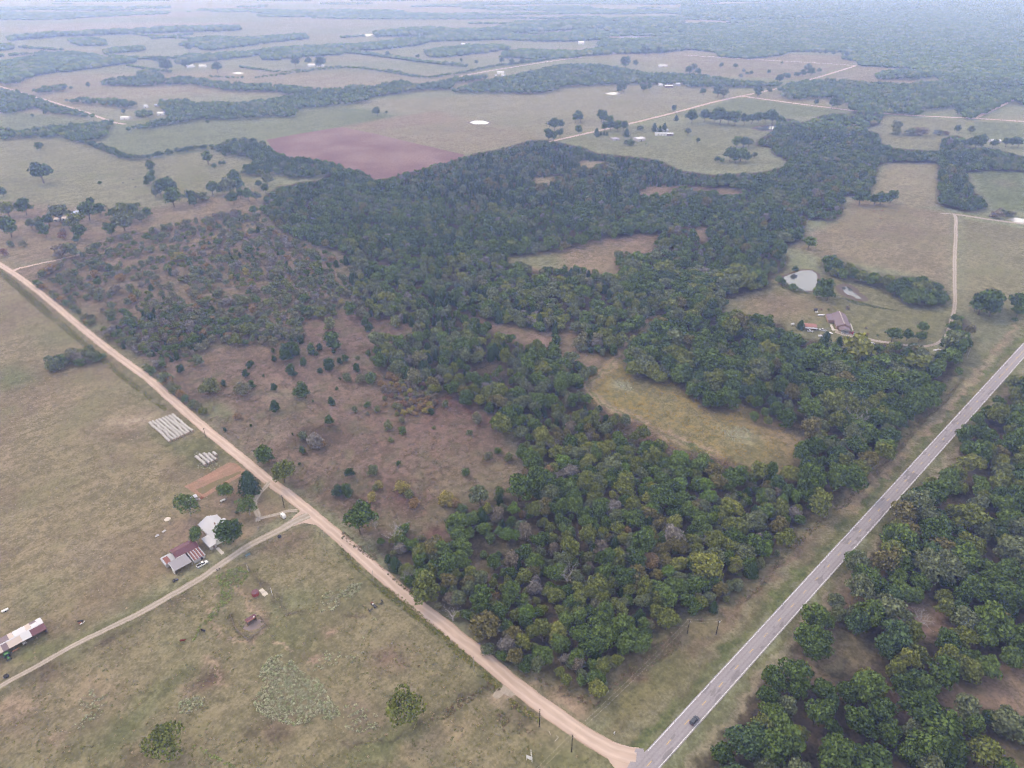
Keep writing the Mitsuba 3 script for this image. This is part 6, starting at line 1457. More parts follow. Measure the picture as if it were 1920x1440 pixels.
TR = lambda L, W, m: [('deck', box(-L / 2, L / 2, -W / 2, W / 2, .55, .68), m), ('axle', cyl([0, -W / 2, .32], [0, W / 2, .32], .06, 6), 'steel_dark'), ('wheel', cyl([0, -W / 2 - .18, .34], [0, -W / 2 - .02, .34], .34, 12), 'rubber'), ('wheel', cyl([0, W / 2 + .02, .34], [0, W / 2 + .18, .34], .34, 12), 'rubber'), ('drawbar', tube([[L / 2, -.4, .58], [L / 2 + 1.1, 0, .5], [L / 2, .4, .58]], [.05] * 3, 5), 'steel_dark')]
TANK = lambda L, r, m: [('shell', tube([[-L / 2 - r * .4, 0, r + .3], [-L / 2, 0, r + .3], [L / 2, 0, r + .3], [L / 2 + r * .4, 0, r + .3]], [r * .45, r, r, r * .45], 14), m), ('saddle', box(-L * .3 - .1, -L * .3 + .1, -r * .7, r * .7, 0, .5), 'concrete'), ('saddle', box(L * .3 - .1, L * .3 + .1, -r * .7, r * .7, 0, .5), 'concrete'), ('dome', cyl([0, 0, 2 * r + .25], [0, 0, 2 * r + .45], .18, 8), m)]
lump('flat_trailer', 'white flatbed trailer behind the white pickup near the brown-roofed house', 'trailer', (1556.5, 625), ahead((1552, 622.5), (1561, 626)), TR(4.2, 1.6, 'paint_white'))
lump('gas_tank', 'white gas tank lying on the lawn by the tree with bare trunk', 'tank', (418, 940), LD, TANK(2.6, .5, 'paint_white'))
lump('box_trailer', 'small white box trailer beside the lane mouth', 'trailer', (531.5, 970), (.72, -.69), [('body', hull_ring([rect_ring(-1.7, 1.7, 1.9, .5, .1), rect_ring(-1.75, 1.75, 2.0, 1.6, .2), rect_ring(-1.5, 1.5, 1.7, 2.3, .3)]), 'paint_white'), ('window', box(-.5, .5, -1.03, -.98, 1.3, 1.8), 'glass_dark')] + TR(3.0, 1.7, 'steel_dark')[1:])
lump('stock_trailer', 'grey cattle trailer lying alone on the grass behind the patchwork-roofed shed', 'trailer', (10, 1146), LD, [('body', hull_ring([rect_ring(-1.4, 1.4, 1.1, .35, .1), rect_ring(-1.45, 1.45, 1.2, .9, .2)]), 'car_silver')] + TR(2.4, 1.0, 'steel_dark')[1:])
lump('white_cart', 'white two-wheeled cart before the patchwork-roofed shed', 'cart', (47, 1208), LD, [('box_body', hull_ring([rect_ring(-.7, .7, .9, .5, .1), rect_ring(-.75, .75, 1.0, 1.0, .1)]), 'paint_white')] + TR(1.3, .8, 'steel_dark')[1:])
lump('old_rake', 'rusty hay rake with white drawbar on the grass above the lane', 'implement', (154, 1168), LD, [('frame', tube([[-1.3, -.6, .5], [0, -.9, .6], [1.3, -.2, .5]], [.09] * 3, 5), 'paint_white'), ('seat', box(-.9, -.2, -1.0, -.5, .5, .8), 'paint_white')] + [('rake_wheel', tube([[-.9 + .6 * k, 1.4 - .3 * k, .55], [-.86 + .6 * k, 1.46 - .3 * k, .55]], [.55, .55], 12), 'steel_dark') for k in range(3)] + [('hopper', hull_ring([rect_ring(-1.4, -.1, 1.0, .4, .1), rect_ring(-1.3, -.2, .8, 1.0, .1)]), 'rust')])
lump('utility_cart', 'black four-wheeled utility cart beside the lane below the barn', 'vehicle', (329, 1089), LD, [('body', hull_ring([rect_ring(-1.3, 1.3, 1.3, .35, .15), rect_ring(-1.2, 1.2, 1.2, .85, .2)]), 'steel_dark'), ('roll_bar', tube([[-.5, -.55, .8], [-.4, -.55, 1.8], [-.4, .55, 1.8], [-.5, .55, .8]], [.05] * 4, 5), 'steel_dark'), ('seat', box(-.6, -.1, -.5, .5, .8, 1.2), 'rubber')] + [('wheel', cyl([x, s * .55, .32], [x, s * .75, .32], .32, 12), 'rubber') for x in (-.9, .9) for s in (-1, 1)])
lump('feed_trough', 'grey-green feed trough at the roadside of the lane', 'trough', (465, 1041), LD, [('trough', join(box(-1.2, 1.2, -.5, -.42, .2, .75), box(-1.2, 1.2, .42, .5, .2, .75), box(-1.2, -1.1, -.42, .42, .2, .75), box(1.1, 1.2, -.42, .42, .2, .75), box(-1.1, 1.1, -.42, .42, .2, .28)), 'teal_paint')] + [('leg', box(x - .06, x + .06, y - .06, y + .06, 0, .2), 'timber') for x in (-1, 1) for y in (-.4, .4)])
lump('feed_tub', 'black feed tub beyond the lane near its mouth', 'tub', (524, 1007), LD, [('tub', tube([[0, 0, 0], [0, 0, .1], [0, 0, .75], [0, 0, .7], [0, 0, .2]], [.7, .8, .95, .8, .7], 14), 'rubber')])
lump('feed_tub', 'black tub beside the lane at the left edge', 'tub', (12.5, 1269), LD, [('tub', tube([[0, 0, 0], [0, 0, .1], [0, 0, .85], [0, 0, .8], [0, 0, .2]], [.8, .9, 1.0, .9, .7], 14), 'rubber')])
for k, q in enumerate(((407.5, 1070), (411.5, 1067))):
    lump('rubber_ring', 'old tyre standing by the lane, ' + ('nearer the barn' if k == 0 else 'farther from the barn'), 'tyre', q, LD, [('tread', tube([[-.12, 0, .45], [.12, 0, .45]], [.45, .45], 14, cap=False), 'rubber'), ('sidewall', tube([[-.13, 0, .45], [-.11, 0, .45]], [.44, .25], 14, cap=False), 'rubber'), ('sidewall', tube([[.11, 0, .45], [.13, 0, .45]], [.25, .44], 14, cap=False), 'rubber')], 'old tyres')
lump('swing_frame', 'dark swing frame beside the tree with bare trunk', 'swing', (443, 926), LD, [('frame', join(tube([[-1.4, -.8, 0], [-1.4, 0, 2.2], [1.4, 0, 2.2], [1.4, .8, 0]], [.06] * 4, 5), tube([[-1.4, .8, 0], [-1.4, 0, 2.2]], [.06] * 2, 5), tube([[1.4, -.8, 0], [1.4, 0, 2.2]], [.06] * 2, 5)), 'steel_dark'), ('seat', box(-.6, .6, -.25, .25, .5, .6), 'timber')])
lump('stone_ring', 'pale flat stone ring on the grass left of the farmhouse', 'stone', (314, 973.5), LD, [('rim', tube([[0, 0, 0], [0, 0, .25]], [1.7, 1.55], 16), 'stone_pale')])
for k, q in enumerate(((308, 997), (295, 1005.5))):
    lump('junk_pile', 'grey scrap on the grass left of the barn, ' + ('nearer the farmhouse' if k == 0 else 'nearer the left edge'), 'scrap', q, LD, [('sheet', slab([[-1, -.6, .3], [1, -.4, .35], [1.1, .5, .5], [-.9, .6, .4]], .04), 'wall_tin'), ('board', box(-1.3, .9, -.2, 0, .05, .2), 'timber'), ('drum', cyl([.2, .3, 0], [.3, 1.0, .3], .28, 10), 'car_silver')], 'scrap left of the barn')
lump('white_tank', 'white rounded tank beside the vegetable plot of the brown-roofed house', 'tank', (1485.5, 610), (1, .3), TANK(2.4, .9, 'paint_white'))
lump('white_box', 'white box standing on the grass before the brown-roofed house', 'box', (1538, 631), (1, 0), [('case', hull_ring([rect_ring(-1.6, 1.6, 1.5, 0, .1), rect_ring(-1.6, 1.6, 1.5, 1.1, .1)]), 'paint_white'), ('lid', hull_ring([rect_ring(-1.7, 1.7, 1.6, 1.1, .1), rect_ring(-1.6, 1.6, 1.5, 1.2, .1)]), 'far_white')])
lump('white_slab', 'long white boat hull lying on the lawn behind the brown-roofed house', 'boat', (1538.5, 591.5), (1, -.12), [('hull', hull_ring([rect_ring(-2.2, 2.6, .8, 0, .3), rect_ring(-2.4, 3.2, 1.7, .8, .7)]), 'paint_white'), ('gunwale', hull_ring([rect_ring(-2.45, 3.25, 1.76, .8, .7), rect_ring(-2.45, 3.25, 1.76, .87, .7)]), 'far_white')])
lump('dark_hopper', 'dark hopper with a white bin on the lawn behind the faded red shed', 'hopper', (1528.5, 584), (1, 0), [('bin', hull_ring([rect_ring(-1, 1, 1.2, .8, .1), rect_ring(-1.6, 1.6, 2.2, 2.6, .1)]), 'steel_dark'), ('white_bin', hull_ring([rect_ring(-.6, 1.4, 1.2, 0, .1), rect_ring(-.6, 1.4, 1.2, .9, .1)]).__class__((hull_ring([rect_ring(-.6, 1.4, 1.2, 0, .1), rect_ring(-.6, 1.4, 1.2, .9, .1)])[0] + [0, -2.2, 0], hull_ring([rect_ring(-.6, 1.4, 1.2, 0, .1), rect_ring(-.6, 1.4, 1.2, .9, .1)])[1])), 'paint_white')] + [('leg', box(x - .08, x + .08, y - .08, y + .08, 0, .8), 'steel_dark') for x in (-.8, .8) for y in (-.5, .5)])
lump('white_camper', 'small white camper among trees at the lower end of the gravel drive', 'trailer', (1750, 683), (.5, 1), [('body', hull_ring([rect_ring(-1.9, 1.9, 2.0, .5, .15), rect_ring(-2.0, 2.0, 2.1, 1.6, .3), rect_ring(-1.7, 1.7, 1.8, 2.4, .3)]), 'paint_white'), ('window', box(-2.04, -1.98, -.6, .6, 1.3, 1.9), 'glass_dark')] + TR(3.4, 1.8, 'steel_dark')[1:])
rk = np.random.default_rng(3)
for k in range(6):
    v = ICO.vertices * np.array([1.3, .9, .5]) * rk.uniform(.6, 1.2) * (1 + .15 * rk.normal(0, 1, (12, 1)))
    x, y = 1752 + k * 2.1 + rk.uniform(-.5, .5), 656.5 + rk.uniform(-1.2, 1.2)
    key = put('pale_rock', (v + at(x, y) + [0, 0, .3], ICO.faces), 'far_white'); labels[key] = {'label': f'{ORD[k]} pale rock from the left in the white rubble below the gravel drive', 'category': 'rock', 'group': 'pale rocks below the gravel drive'}
lump('farm_wagon', 'long dark farm wagon with a white panel in the pasture beside the dirt road', 'wagon', (701, 1136), ahead((695, 1129), (707, 1141)), [('bed', box(-2.0, 2.0, -.5, .5, .55, .85), 'steel_dark'), ('panel', box(-.9, -.3, -.4, .4, .86, 1.0), 'paint_white'), ('load', hull_ring([rect_ring(-2.1, -1.0, .9, .85, .2), rect_ring(-1.9, -1.2, .6, 1.2, .2)]), 'rust')] + [('wheel', cyl([x, s * .55, .35], [x, s * .7, .35], .35, 12), 'rubber') for x in (-1.4, 1.4) for s in (-1, 1)])
for k, (a, b, c) in enumerate((((690.5, 1143.5), (693, 1147.5), (698, 1143.5)), ((715, 1127), (718, 1130), (714.5, 1133.5)))):
    A, B, C = at(*a), at(*b), at(*c)
    t = thing('gate_panel', 'black angled gate panel ' + ('below the dark farm wagon' if k == 0 else 'right of the dark farm wagon'), 'gate', 'black gate panels'); 
    for q in (A, C):
        for z in (.25, .65, 1.05): put('rail', tube([B + [0, 0, z], q + [0, 0, z]], [.09, .09], 5), 'steel_dark', t)
    for q in (A, B, C): put('post', cyl(q, q + [0, 0, 1.25], .1, 6), 'steel_dark', t)

# ------------------------------------------------------------------ hay bales
DDv = at(283, 714)[:2] - at(575, 956)[:2]; DDv /= np.linalg.norm(DDv); DNv = np.array([-DDv[1], DDv[0]])
scene['bale_matter'] = {'type': 'twosided', 'b': {'type': 'diffuse', 'reflectance': mikit.proc(lambda p, n, uv: mikit.mix((.33, .31, .29), (.50, .48, .455), mikit.fbm(p.x * 1.3, p.y * 1.3, p.z * 1.3, 3)))}}
matte('bale_end', (.27, .20, .15))
rb = np.random.default_rng(12); BALE_R = .86
a = np.arange(14) * 2 * math.pi / 14
bale_body = tube([[-.74, 0, 0], [-.66, 0, 0], [.66, 0, 0], [.74, 0, 0]], [.76, BALE_R, BALE_R, .76], 14, cap=False)
bale_caps = join(tube([[-.745, 0, 0], [-.74, 0, 0]], [.755, .755], 14), tube([[.74, 0, 0], [.745, 0, 0]], [.755, .755], 14))
body_ply, cap_ply = mikit.ply(bale_body, 'bale_matter', 40), mikit.ply(bale_caps, 'bale_end')


def bale_row(s0, s1, t0, t1, n, where, rows):
    for i in range(n):
        f = (i + .5) / n
        w = (meshkit.noise(np.array([[f * 5, rows, 1.5]]))[0] - .5) * 1.0
        P = YARD0[:2] + DDv * (s0 + (s1 - s0) * f) + DNv * (t0 + (t1 - t0) * f + w + rb.normal(0, .05))
        M = frame(np.r_[P, BALE_R * .96 + rb.uniform(-.04, .05)], DDv * math.cos(.04 * rb.normal()) + DNv * math.sin(.04 * rb.normal()))
        rz = rb.uniform(0, .4); c, s = math.cos(rz), math.sin(rz)
        M[:3, :3] = M[:3, :3] @ np.array([[1, 0, 0], [0, c, -s], [0, s, c]])
        key = thing('hay_bale', f'{ORD[i]} bale from the near end, {where}', 'hay bale', f'bales in the {where}')
        scene[key + '__wrap'] = {**body_ply, 'to_world': T(M.tolist())}; scene[key + '__end'] = {**cap_ply, 'to_world': T(M.tolist())}


for r_ in range(8):
    t = -23.8 - 2.08 * r_
    bale_row(88.4 + .12 * r_, 119.2 - .18 * r_, t, t + .1, 20, f'{ORD[r_]} row from left, large bale stack', r_)
for r_, (s0_, s1_, t_, n_) in enumerate(((49.4, 62, -27.7, 8), (49.2, 62, -30.2, 8), (49.1, 61.3, -32.4, 8), (49.5, 59.2, -34.5, 6), (53.6, 58.4, -37, 3))):
    bale_row(s0_, s1_, t_, t_ + .2, n_, f'{ORD[r_]} row from left, small bale stack', 20 + r_)

# ------------------------------------------------------------------ poles, wires, signs, fences
def pole(name, label, cat, base, top, r, m, arm=None, group=None):
    B = at(*base); h = 1.0
    for _ in range(30):
        h *= max(.2, min(3, (base[1] - top[1]) / max(.3, base[1] - pix(B + [0, 0, h])[1])))
    t = thing(name, label, cat, group)
    put('shaft', tube([B - [0, 0, .2], B + [0, 0, h * .5], B + [0, 0, h]], [r, r * .9, r * .75], 8), m, t)
    if arm is not None:
        d = np.r_[arm, 0] / np.linalg.norm(arm)
        put('crossarm', tube([B + [0, 0, h - .5] - d * 1.2, B + [0, 0, h - .5] + d * 1.2], [.07, .07], 5), 'timber', t)
        for s in (-1.1, -.35, .35, 1.1): put('insulator', cyl(B + [0, 0, h - .42] + d * s, B + [0, 0, h - .2] + d * s, .06, 6), 'far_white', t)
    else: put('cap', cyl(B + [0, 0, h], B + [0, 0, h + .06], r * .8, 8), 'steel_dark', t)
    return B + [0, 0, h]


wood = 'pole_dark'; matte('pole_dark', (.035, .03, .027))
tA = pole('utility_pole', 'dark wooden utility pole beside the dirt road nearest its mouth', 'pole', (1071.5, 1410), (1071, 1377.5), .2, wood, HN)
pole('utility_pole', 'dark wooden pole beside the dirt road below the field entrance', 'pole', (1011.3, 1362.8), (1011.2, 1329), .17, wood)
tB = pole('utility_pole', 'left dark pole carrying the wires at the edge of the corner wood', 'pole', (1288.4, 1188.5), (1290.5, 1163), .19, wood, HN)
tC = pole('utility_pole', 'right dark pole with white insulators on the highway verge', 'pole', (1342.6, 1189.5), (1344.6, 1162.5), .2, wood, (1, 0))
put('transformer', cyl(tC + [.35, 0, -1.6], tC + [.35, 0, -.7], .28, 10), 'car_silver', 'utility_pole_003')
pole('utility_pole', 'dark utility pole between the bale stacks and the dirt road', 'pole', (386.7, 822.3), (380.8, 802.5), .17, wood, LD)
pole('utility_pole', 'dark utility pole in the grass triangle of the farmyard drive', 'pole', (533, 951.7), (529, 928), .17, wood, LD)
pole('utility_pole', 'grey weathered pole left of the dirt road above the field entrance', 'pole', (889, 1260), (887.7, 1232), .14, 'pole_grey')
pole('utility_pole', 'grey pole at the tree edge right of the gravel drive', 'pole', (1813, 672), (1818.4, 646), .16, 'pole_grey')
for k, (b, t_) in enumerate((((607.5, 1006), (605.8, 994)), ((659, 1050), (658, 1038)), ((700.8, 1090), (696.5, 1069)))):
    pole('roadside_post', f'{ORD[k]} grey post from the lane mouth along the left of the dirt road', 'post', b, t_, .11, 'pole_grey', group='grey posts along the dirt road')
pole('tall_post', 'pale leaning post by the fence line next to the concrete slabs', 'post', (510.6, 1116), (506.9, 1102), .12, 'far_white')
pole('tall_post', 'pale post at the upper end of the pasture fence line', 'post', (466, 1073), (460, 1057), .1, 'stone_pale')
lp = pole('yard_lamp', 'thin yard lamp post before the brown-roofed house', 'lamp post', (1602, 641), (1604, 627), .08, 'steel_dark')


def wire(a, b, label, sag=.6, group='power line wires'):
    s = np.linspace(0, 1, 13)[:, None]
    q = a * (1 - s) + b * s; q[:, 2] -= 4 * sag * (s * (1 - s))[:, 0]
    k = put('power_wire', tube(q, np.full(13, .035), 4), 'wire_metal'); labels[k] = {'label': label, 'category': 'wire', 'group': group}


matte('wire_metal', (.34, .31, .27))
off = np.r_[HN, 0] * .7; off2 = np.array([0, .7, 0])
tD = tA + (tA - tB) / np.linalg.norm(tA - tB) * 75
for k, s in enumerate((-1, 1)):
    nm = ('upper-left', 'lower-right')[k]
    wire(tB + off * s, tA + off * s, f'{nm} wire of the pair crossing the dirt road', 1.6); wire(tA + off * s, tD + off * s, f'{nm} wire of the pair running off the bottom edge', 1.2); wire(tB + off2 * s, tC + off2 * s, f'{("near", "far")[k]} wire between the two dark poles on the verge', .5)
t = thing('field_sign', 'white V-shaped board sign on posts in the grass near the bottom edge', 'sign')
A, B, C = at(987.2, 1425), at(997.5, 1429.4), at(995.3, 1415.5)
for q in (A, B, C): put('post', cyl(q, q + [0, 0, 3.3], .08, 6), 'paint_white', t)
for q, r_ in ((A, B), (B, C)):
    d = (r_ - q) / np.linalg.norm(r_ - q); n_ = np.array([-d[1], d[0], 0]) * .03
    put('board', slab([q + d * .1 + n_ + [0, 0, 1.2], q + d * .1 - n_ + [0, 0, 1.2], q + d * .1 - n_ + [0, 0, 3.2], q + d * .1 + n_ + [0, 0, 3.2]], .01) if False else (np.vstack([[q + d * u * np.linalg.norm(r_ - q) + n_ * s_ + [0, 0, z] for u in (.03, .97) for s_ in (-1, 1)] for z in (1.2, 3.25)]), np.array([[0, 1, 3, 2], [4, 6, 7, 5], [0, 4, 5, 1], [2, 3, 7, 6], [0, 2, 6, 4], [1, 5, 7, 3]])), 'paint_white', t)
t = thing('road_sign', 'small white road sign on the grass between dirt road and highway', 'sign'); q = at(1151.3, 1380)
put('post', cyl(q, q + [0, 0, 2.6], .05, 6), 'car_silver', t); put('plate', moved(box(-.04, .04, -.35, .35, 1.7, 2.7), frame(q, HN)), 'paint_white', t)
for k, pts in enumerate((((1042.5, 1380), (1047, 1383), (1040.3, 1391)), ((1028, 1371), (1030, 1374), (1032.5, 1379)))):
    key = put('bent_pipe', tube(np.array([at(*q) + [0, 0, .35] for q in pts]), [.09] * 3, 6), 'stone_pale'); labels[key] = {'label': 'pale bent pipe on the grass, ' + ('nearest the pole' if k == 0 else 'farther up the road'), 'category': 'pipe', 'group': 'pale pipes near the pole'}


def fence(name, label, px, step, h, rails, r=.07, m='timber', railm=None):
    t = thing(name, label, 'fence'); w = PXL(px); ls = LineString(w); n = max(1, int(ls.length / step))
    pts = [np.r_[ls.interpolate(i / n, normalized=True).coords[0], 0] for i in range(n + 1)]
    for q in pts: put('post', cyl(q, q + [0, 0, h], r, 5), m, t)
    for k in range(rails):
        z = h * (k + .7) / rails * .92
        put('rail' if railm is None else 'wire', tube(np.array(pts) + [0, 0, z], [r * .9 if railm is None else .012] * len(pts), 4, cap=False), railm or m, t)


fence('corral_fence', 'dark rail fence round the livestock shelter', [(432, 1152), (436, 1165), (441, 1178), (452, 1190), (464, 1201), (480, 1190), (500, 1174), (494, 1163), (488, 1158)], 2.6, 1.35, 4, .09)
fence('pasture_fence', 'wire fence running down the pasture from the lane', [(460, 1058), (480, 1085), (500, 1108), (520, 1128), (545, 1152)], 4.5, 1.2, 3, .06, railm='steel_dark')
fence('roadside_fence', 'wire fence along the left of the dirt road', [(562, 981), (575, 983), (590, 992), (620, 1020), (660, 1057), (700, 1095), (760, 1148), (820, 1200), (880, 1252), (930, 1297)], 5.0, 1.2, 3, .06, railm='steel_dark')
fence('field_fence', 'wire fence along the left of the upper dirt road', [(5, 515), (60, 556), (110, 598), (180, 656), (270, 726), (360, 802), (440, 870)], 8.0, 1.2, 2, .06, railm='steel_dark')

# ------------------------------------------------------------------ cattle
def capsule_body(joints, bones, edge=.09):
    import manifold3d as m3
    sp = lambda c, r: m3.Manifold.sphere(r, 12).translate(list(c))
    parts = [m3.Manifold.batch_hull([sp(joints[a][:3], joints[a][3]), sp(joints[b][:3], joints[b][3])]) for a, b in bones]
    m = m3.Manifold.batch_boolean(parts, m3.OpType.Add).refine_to_length(edge).to_mesh()
    tm = trimesh.Trimesh(m.vert_properties[:, :3], m.tri_verts, process=True)
    trimesh.smoothing.filter_taubin(tm, iterations=8)
    return tm


CJ = {'rump': (-.75, 0, 1.05, .33), 'belly': (-.05, 0, .92, .40), 'chest': (.6, 0, .98, .36), 'neck': (1.0, 0, 1.12, .2), 'poll': (1.25, 0, 1.05, .14), 'nose': (1.55, 0, .78, .08), 'tailtop': (-1.02, 0, 1.2, .06), 'tailend': (-1.16, 0, .5, .035)}
CB = [('rump', 'belly'), ('belly', 'chest'), ('chest', 'neck'), ('neck', 'poll'), ('poll', 'nose'), ('rump', 'tailtop'), ('tailtop', 'tailend')]
for s in (-1, 1):
    for nm, x, kx, hx in (('f', .62, .66, .62), ('h', -.78, -.62, -.92)):
        CJ[f'{nm}hip{s}'] = (x, s * .2, .85, .17); CJ[f'{nm}knee{s}'] = (kx, s * .2, .52 if nm == 'f' else .66, .10); CJ[f'{nm}hock{s}'] = (hx, s * .2, .40, .06); CJ[f'{nm}foot{s}'] = (x + .02, s * .2, .05, .06)
        CB += [(f'{nm}hip{s}', f'{nm}knee{s}'), (f'{nm}knee{s}', f'{nm}hock{s}'), (f'{nm}hock{s}', f'{nm}foot{s}')]
    CJ[f'ear{s}'] = (1.2, s * .24, 1.1, .05); CB.append(('poll', f'ear{s}'))
COW = capsule_body(CJ, CB)
scene['cow_brown'] = {'type': 'twosided', 'b': {'type': 'diffuse', 'reflectance': rgb(.13, .04, .03)}}; matte('cow_black', (.018, .016, .018)); matte('cow_tan', (.22, .12, .07))
cow_ply = {m: mikit.ply(COW, m, True) for m in ('cow_brown', 'cow_black', 'cow_tan')}
COWS = [((343, 1203), (1, .15), 'cow_brown', 'reddish brown cow grazing in the weedy pasture below the lane'), ((381.5, 1184.5), (-1, .4), 'cow_black', 'black cow beside the green weeds in the pasture')]
COWS += [((x, y), (math.cos(k), math.sin(k)), 'cow_black', f'{ORD[k]} black cow from the left on the pasture by the distant farm') for k, (x, y) in enumerate(((199, 387.5), (200, 391), (208, 394.5), (217, 390.5)))]
COWS += [((x, y), (math.cos(k * 2), math.sin(k)), 'cow_black', f'{ORD[k]} tiny black cow from the left in the far pale pasture') for k, (x, y) in enumerate(((231, 344), (242, 337), (250, 337.5), (254.5, 351.5)))]
COWS += [((x, y), (math.cos(k * 2), math.sin(k * 3)), 'cow_tan', f'{ORD[k]} reddish cow from the left in the mown field beside the gravel drive') for k, (x, y) in enumerate(((1638.5, 397), (1651, 410.5), (1652.5, 396), (1655.5, 396), (1685, 397)))]
for (x, y), h, m, lab in COWS:
    key = numbered('cow'); scene[key] = {**cow_ply[m], 'to_world': T(frame(at(x, y), h).tolist())}; labels[key] = {'label': lab, 'category': 'cow', 'group': 'cattle'}

# ------------------------------------------------------------------ dead and bare trees
matte('bare_wood', (.33, .31, .31)); matte('bare_wood_dark', (.19, .165, .165))
BARE_T = [limbs(500 + i, 4, .62, .34, .022, 5, (4, 3, 3, 2)) for i in range(4)]
for v, f in BARE_T:
    v[:, 2] -= v[:, 2].min(); v[:, 2] /= v[:, 2].max(); v[:, :2] -= v[:1, :2]; v[:, :2] *= .5 / np.abs(v[:, :2]).max()
bare_ply = {(i, m): mikit.ply(BARE_T[i], m) for i in range(4) for m in ('bare_wood', 'bare_wood_dark')}
BARES = [(1063, 1078, 54, 'bare_wood', 'large pale leafless tree in the middle of the corner wood'), (1183, 1035, 44, 'bare_wood', 'pale leafless tree in the upper part of the corner wood'), (1612, 786, 52, 'bare_wood', 'pale dead tree at the highway edge of the wood'), (1722, 1160, 64, 'bare_wood', 'wide grey leafless tree in the clearing right of the highway'),
         (762, 1078, 40, 'bare_wood', 'grey dead branches beside the round tree on the dirt road'), (1018, 1194, 24, 'bare_wood_dark', 'small brownish bare tree near the tip of the corner wood'), (1110, 850, 34, 'bare_wood', 'pale bare tree beside the brushy strip below the meadow'), (788, 697, 24, 'bare_wood', 'pale bare tree above the orange-brown thicket'),
         (1322, 1012, 34, 'bare_wood', 'grey dead tree in the right half of the corner wood'), (1384, 1067, 26, 'bare_wood_dark', 'small grey bare tree at the highway side of the corner wood'), (1367, 938, 34, 'bare_wood', 'grey bare tree at the top of the corner wood'), (935, 710, 40, 'bare_wood_dark', 'mauve-grey bare tree in the belt left of the meadow'),
         (992, 728, 30, 'bare_wood_dark', 'second mauve-grey bare tree nearer the meadow'), (739, 1003, 44, 'bare_wood', 'pale bare branches at the wood edge above the dirt road'), (703, 983, 22, 'bare_wood', 'small silvery bare bush in the clearing above the dirt road'), (743, 983, 24, 'bare_wood', 'small silvery bare bush right of the other one'), (848, 1150, 40, 'bare_wood', 'pale limbs of a thin tree beside the dirt road'),
         (1035, 838, 30, 'bare_wood_dark', 'dull bare tree in the belt between clearing and meadow'), (963, 1102, 20, 'bare_wood', 'small pale dead tree in the corner wood above the road trees'), (1553, 412, 18, 'bare_wood_dark', 'bare tree at the wood edge above the mown field'), (1452, 1338, 26, 'bare_wood', 'bare limbs in the wood right of the highway near the bottom')]
for i, (x, y, w, m, lab) in enumerate(BARES):
    z = 0.
    for _ in range(4):
        P = at(x, y, z); W = w / (FOCAL / np.linalg.norm(P - [0, 0, CAM_H])); z = W * .5
    key = numbered('dead_tree'); M = np.array(plant_matrix(P[0], P[1], W * 1.05, max(W * .95, 4) if w > 30 else W, i * 1.3))
    scene[key] = {**bare_ply[(i % 4, m)], 'to_world': T(M.tolist())}; labels[key] = {'label': lab, 'category': 'tree', 'group': 'bare trees'}

# ------------------------------------------------------------------ weeds and grass tufts
def tuft(seed, n, size, h):
    r = np.random.default_rng(seed); d = sphere_dirs(n * 2, r); d = d[d[:, 2] > 0.05][:n]
    u = d + [0, 0, .9]; v, f = leaf_faces(d * np.array([.42, .42, h]), u / np.linalg.norm(u, axis=1, keepdims=True), size, r, .4)
    return v, f, np.repeat(r.uniform(.75, 1.25, len(d)), 4)


TUFT = [tuft(600 + i, 9, .2, .5) for i in range(4)]


def weeds(name, areas, per, size, cols, label=None, seed=1, patchy=0.0, hgt=(.6, 1.0)):
    r = np.random.default_rng(seed); V, F, C, nv = [], [], [], 0
    for tile, pts in areas:
        px = Z(tile, pts); poly = Polygon(PXL(px)).buffer(0)
        if poly.is_empty: continue
        x0, y0, x1, y1 = poly.bounds; n = int((x1 - x0) * (y1 - y0) / per)
        q = np.c_[r.uniform(x0, x1, n), r.uniform(y0, y1, n)]; q = q[shapely.contains_xy(poly, q[:, 0], q[:, 1])]
        if patchy: q = q[meshkit.fbm(np.c_[q / 7.0, np.full(len(q), seed)], 3) > patchy]
        for i in range(4):
            s = q[i::4]
            if not len(s): continue
            v, f, t = TUFT[i]; w = r.uniform(*size, len(s)); a_ = r.uniform(0, 6.28, len(s)); ca, sa = np.cos(a_), np.sin(a_); hh = w * r.uniform(*hgt, len(s))
            V.append(np.stack([s[:, 0, None] + w[:, None] * (ca[:, None] * v[:, 0] - sa[:, None] * v[:, 1]), s[:, 1, None] + w[:, None] * (sa[:, None] * v[:, 0] + ca[:, None] * v[:, 1]), hh[:, None] * v[:, 2]], -1).reshape(-1, 3))
            F.append((f[None] + (np.arange(len(s)) * len(v))[:, None, None]).reshape(-1, 3) + nv); nv += len(s) * len(v)
            c = np.array(cols)[r.integers(0, len(cols), len(s))]
            C.append((1.2 * c[:, None] * t[None, :, None] * r.uniform(.8, 1.2, (len(s), 1, 1))).reshape(-1, 3))
    if V:
        scene[name] = mikit.ply((np.vstack(V), np.vstack(F)), 'leaf_matter', False, color=np.vstack(C)); labels[name] = {'kind': 'stuff'}


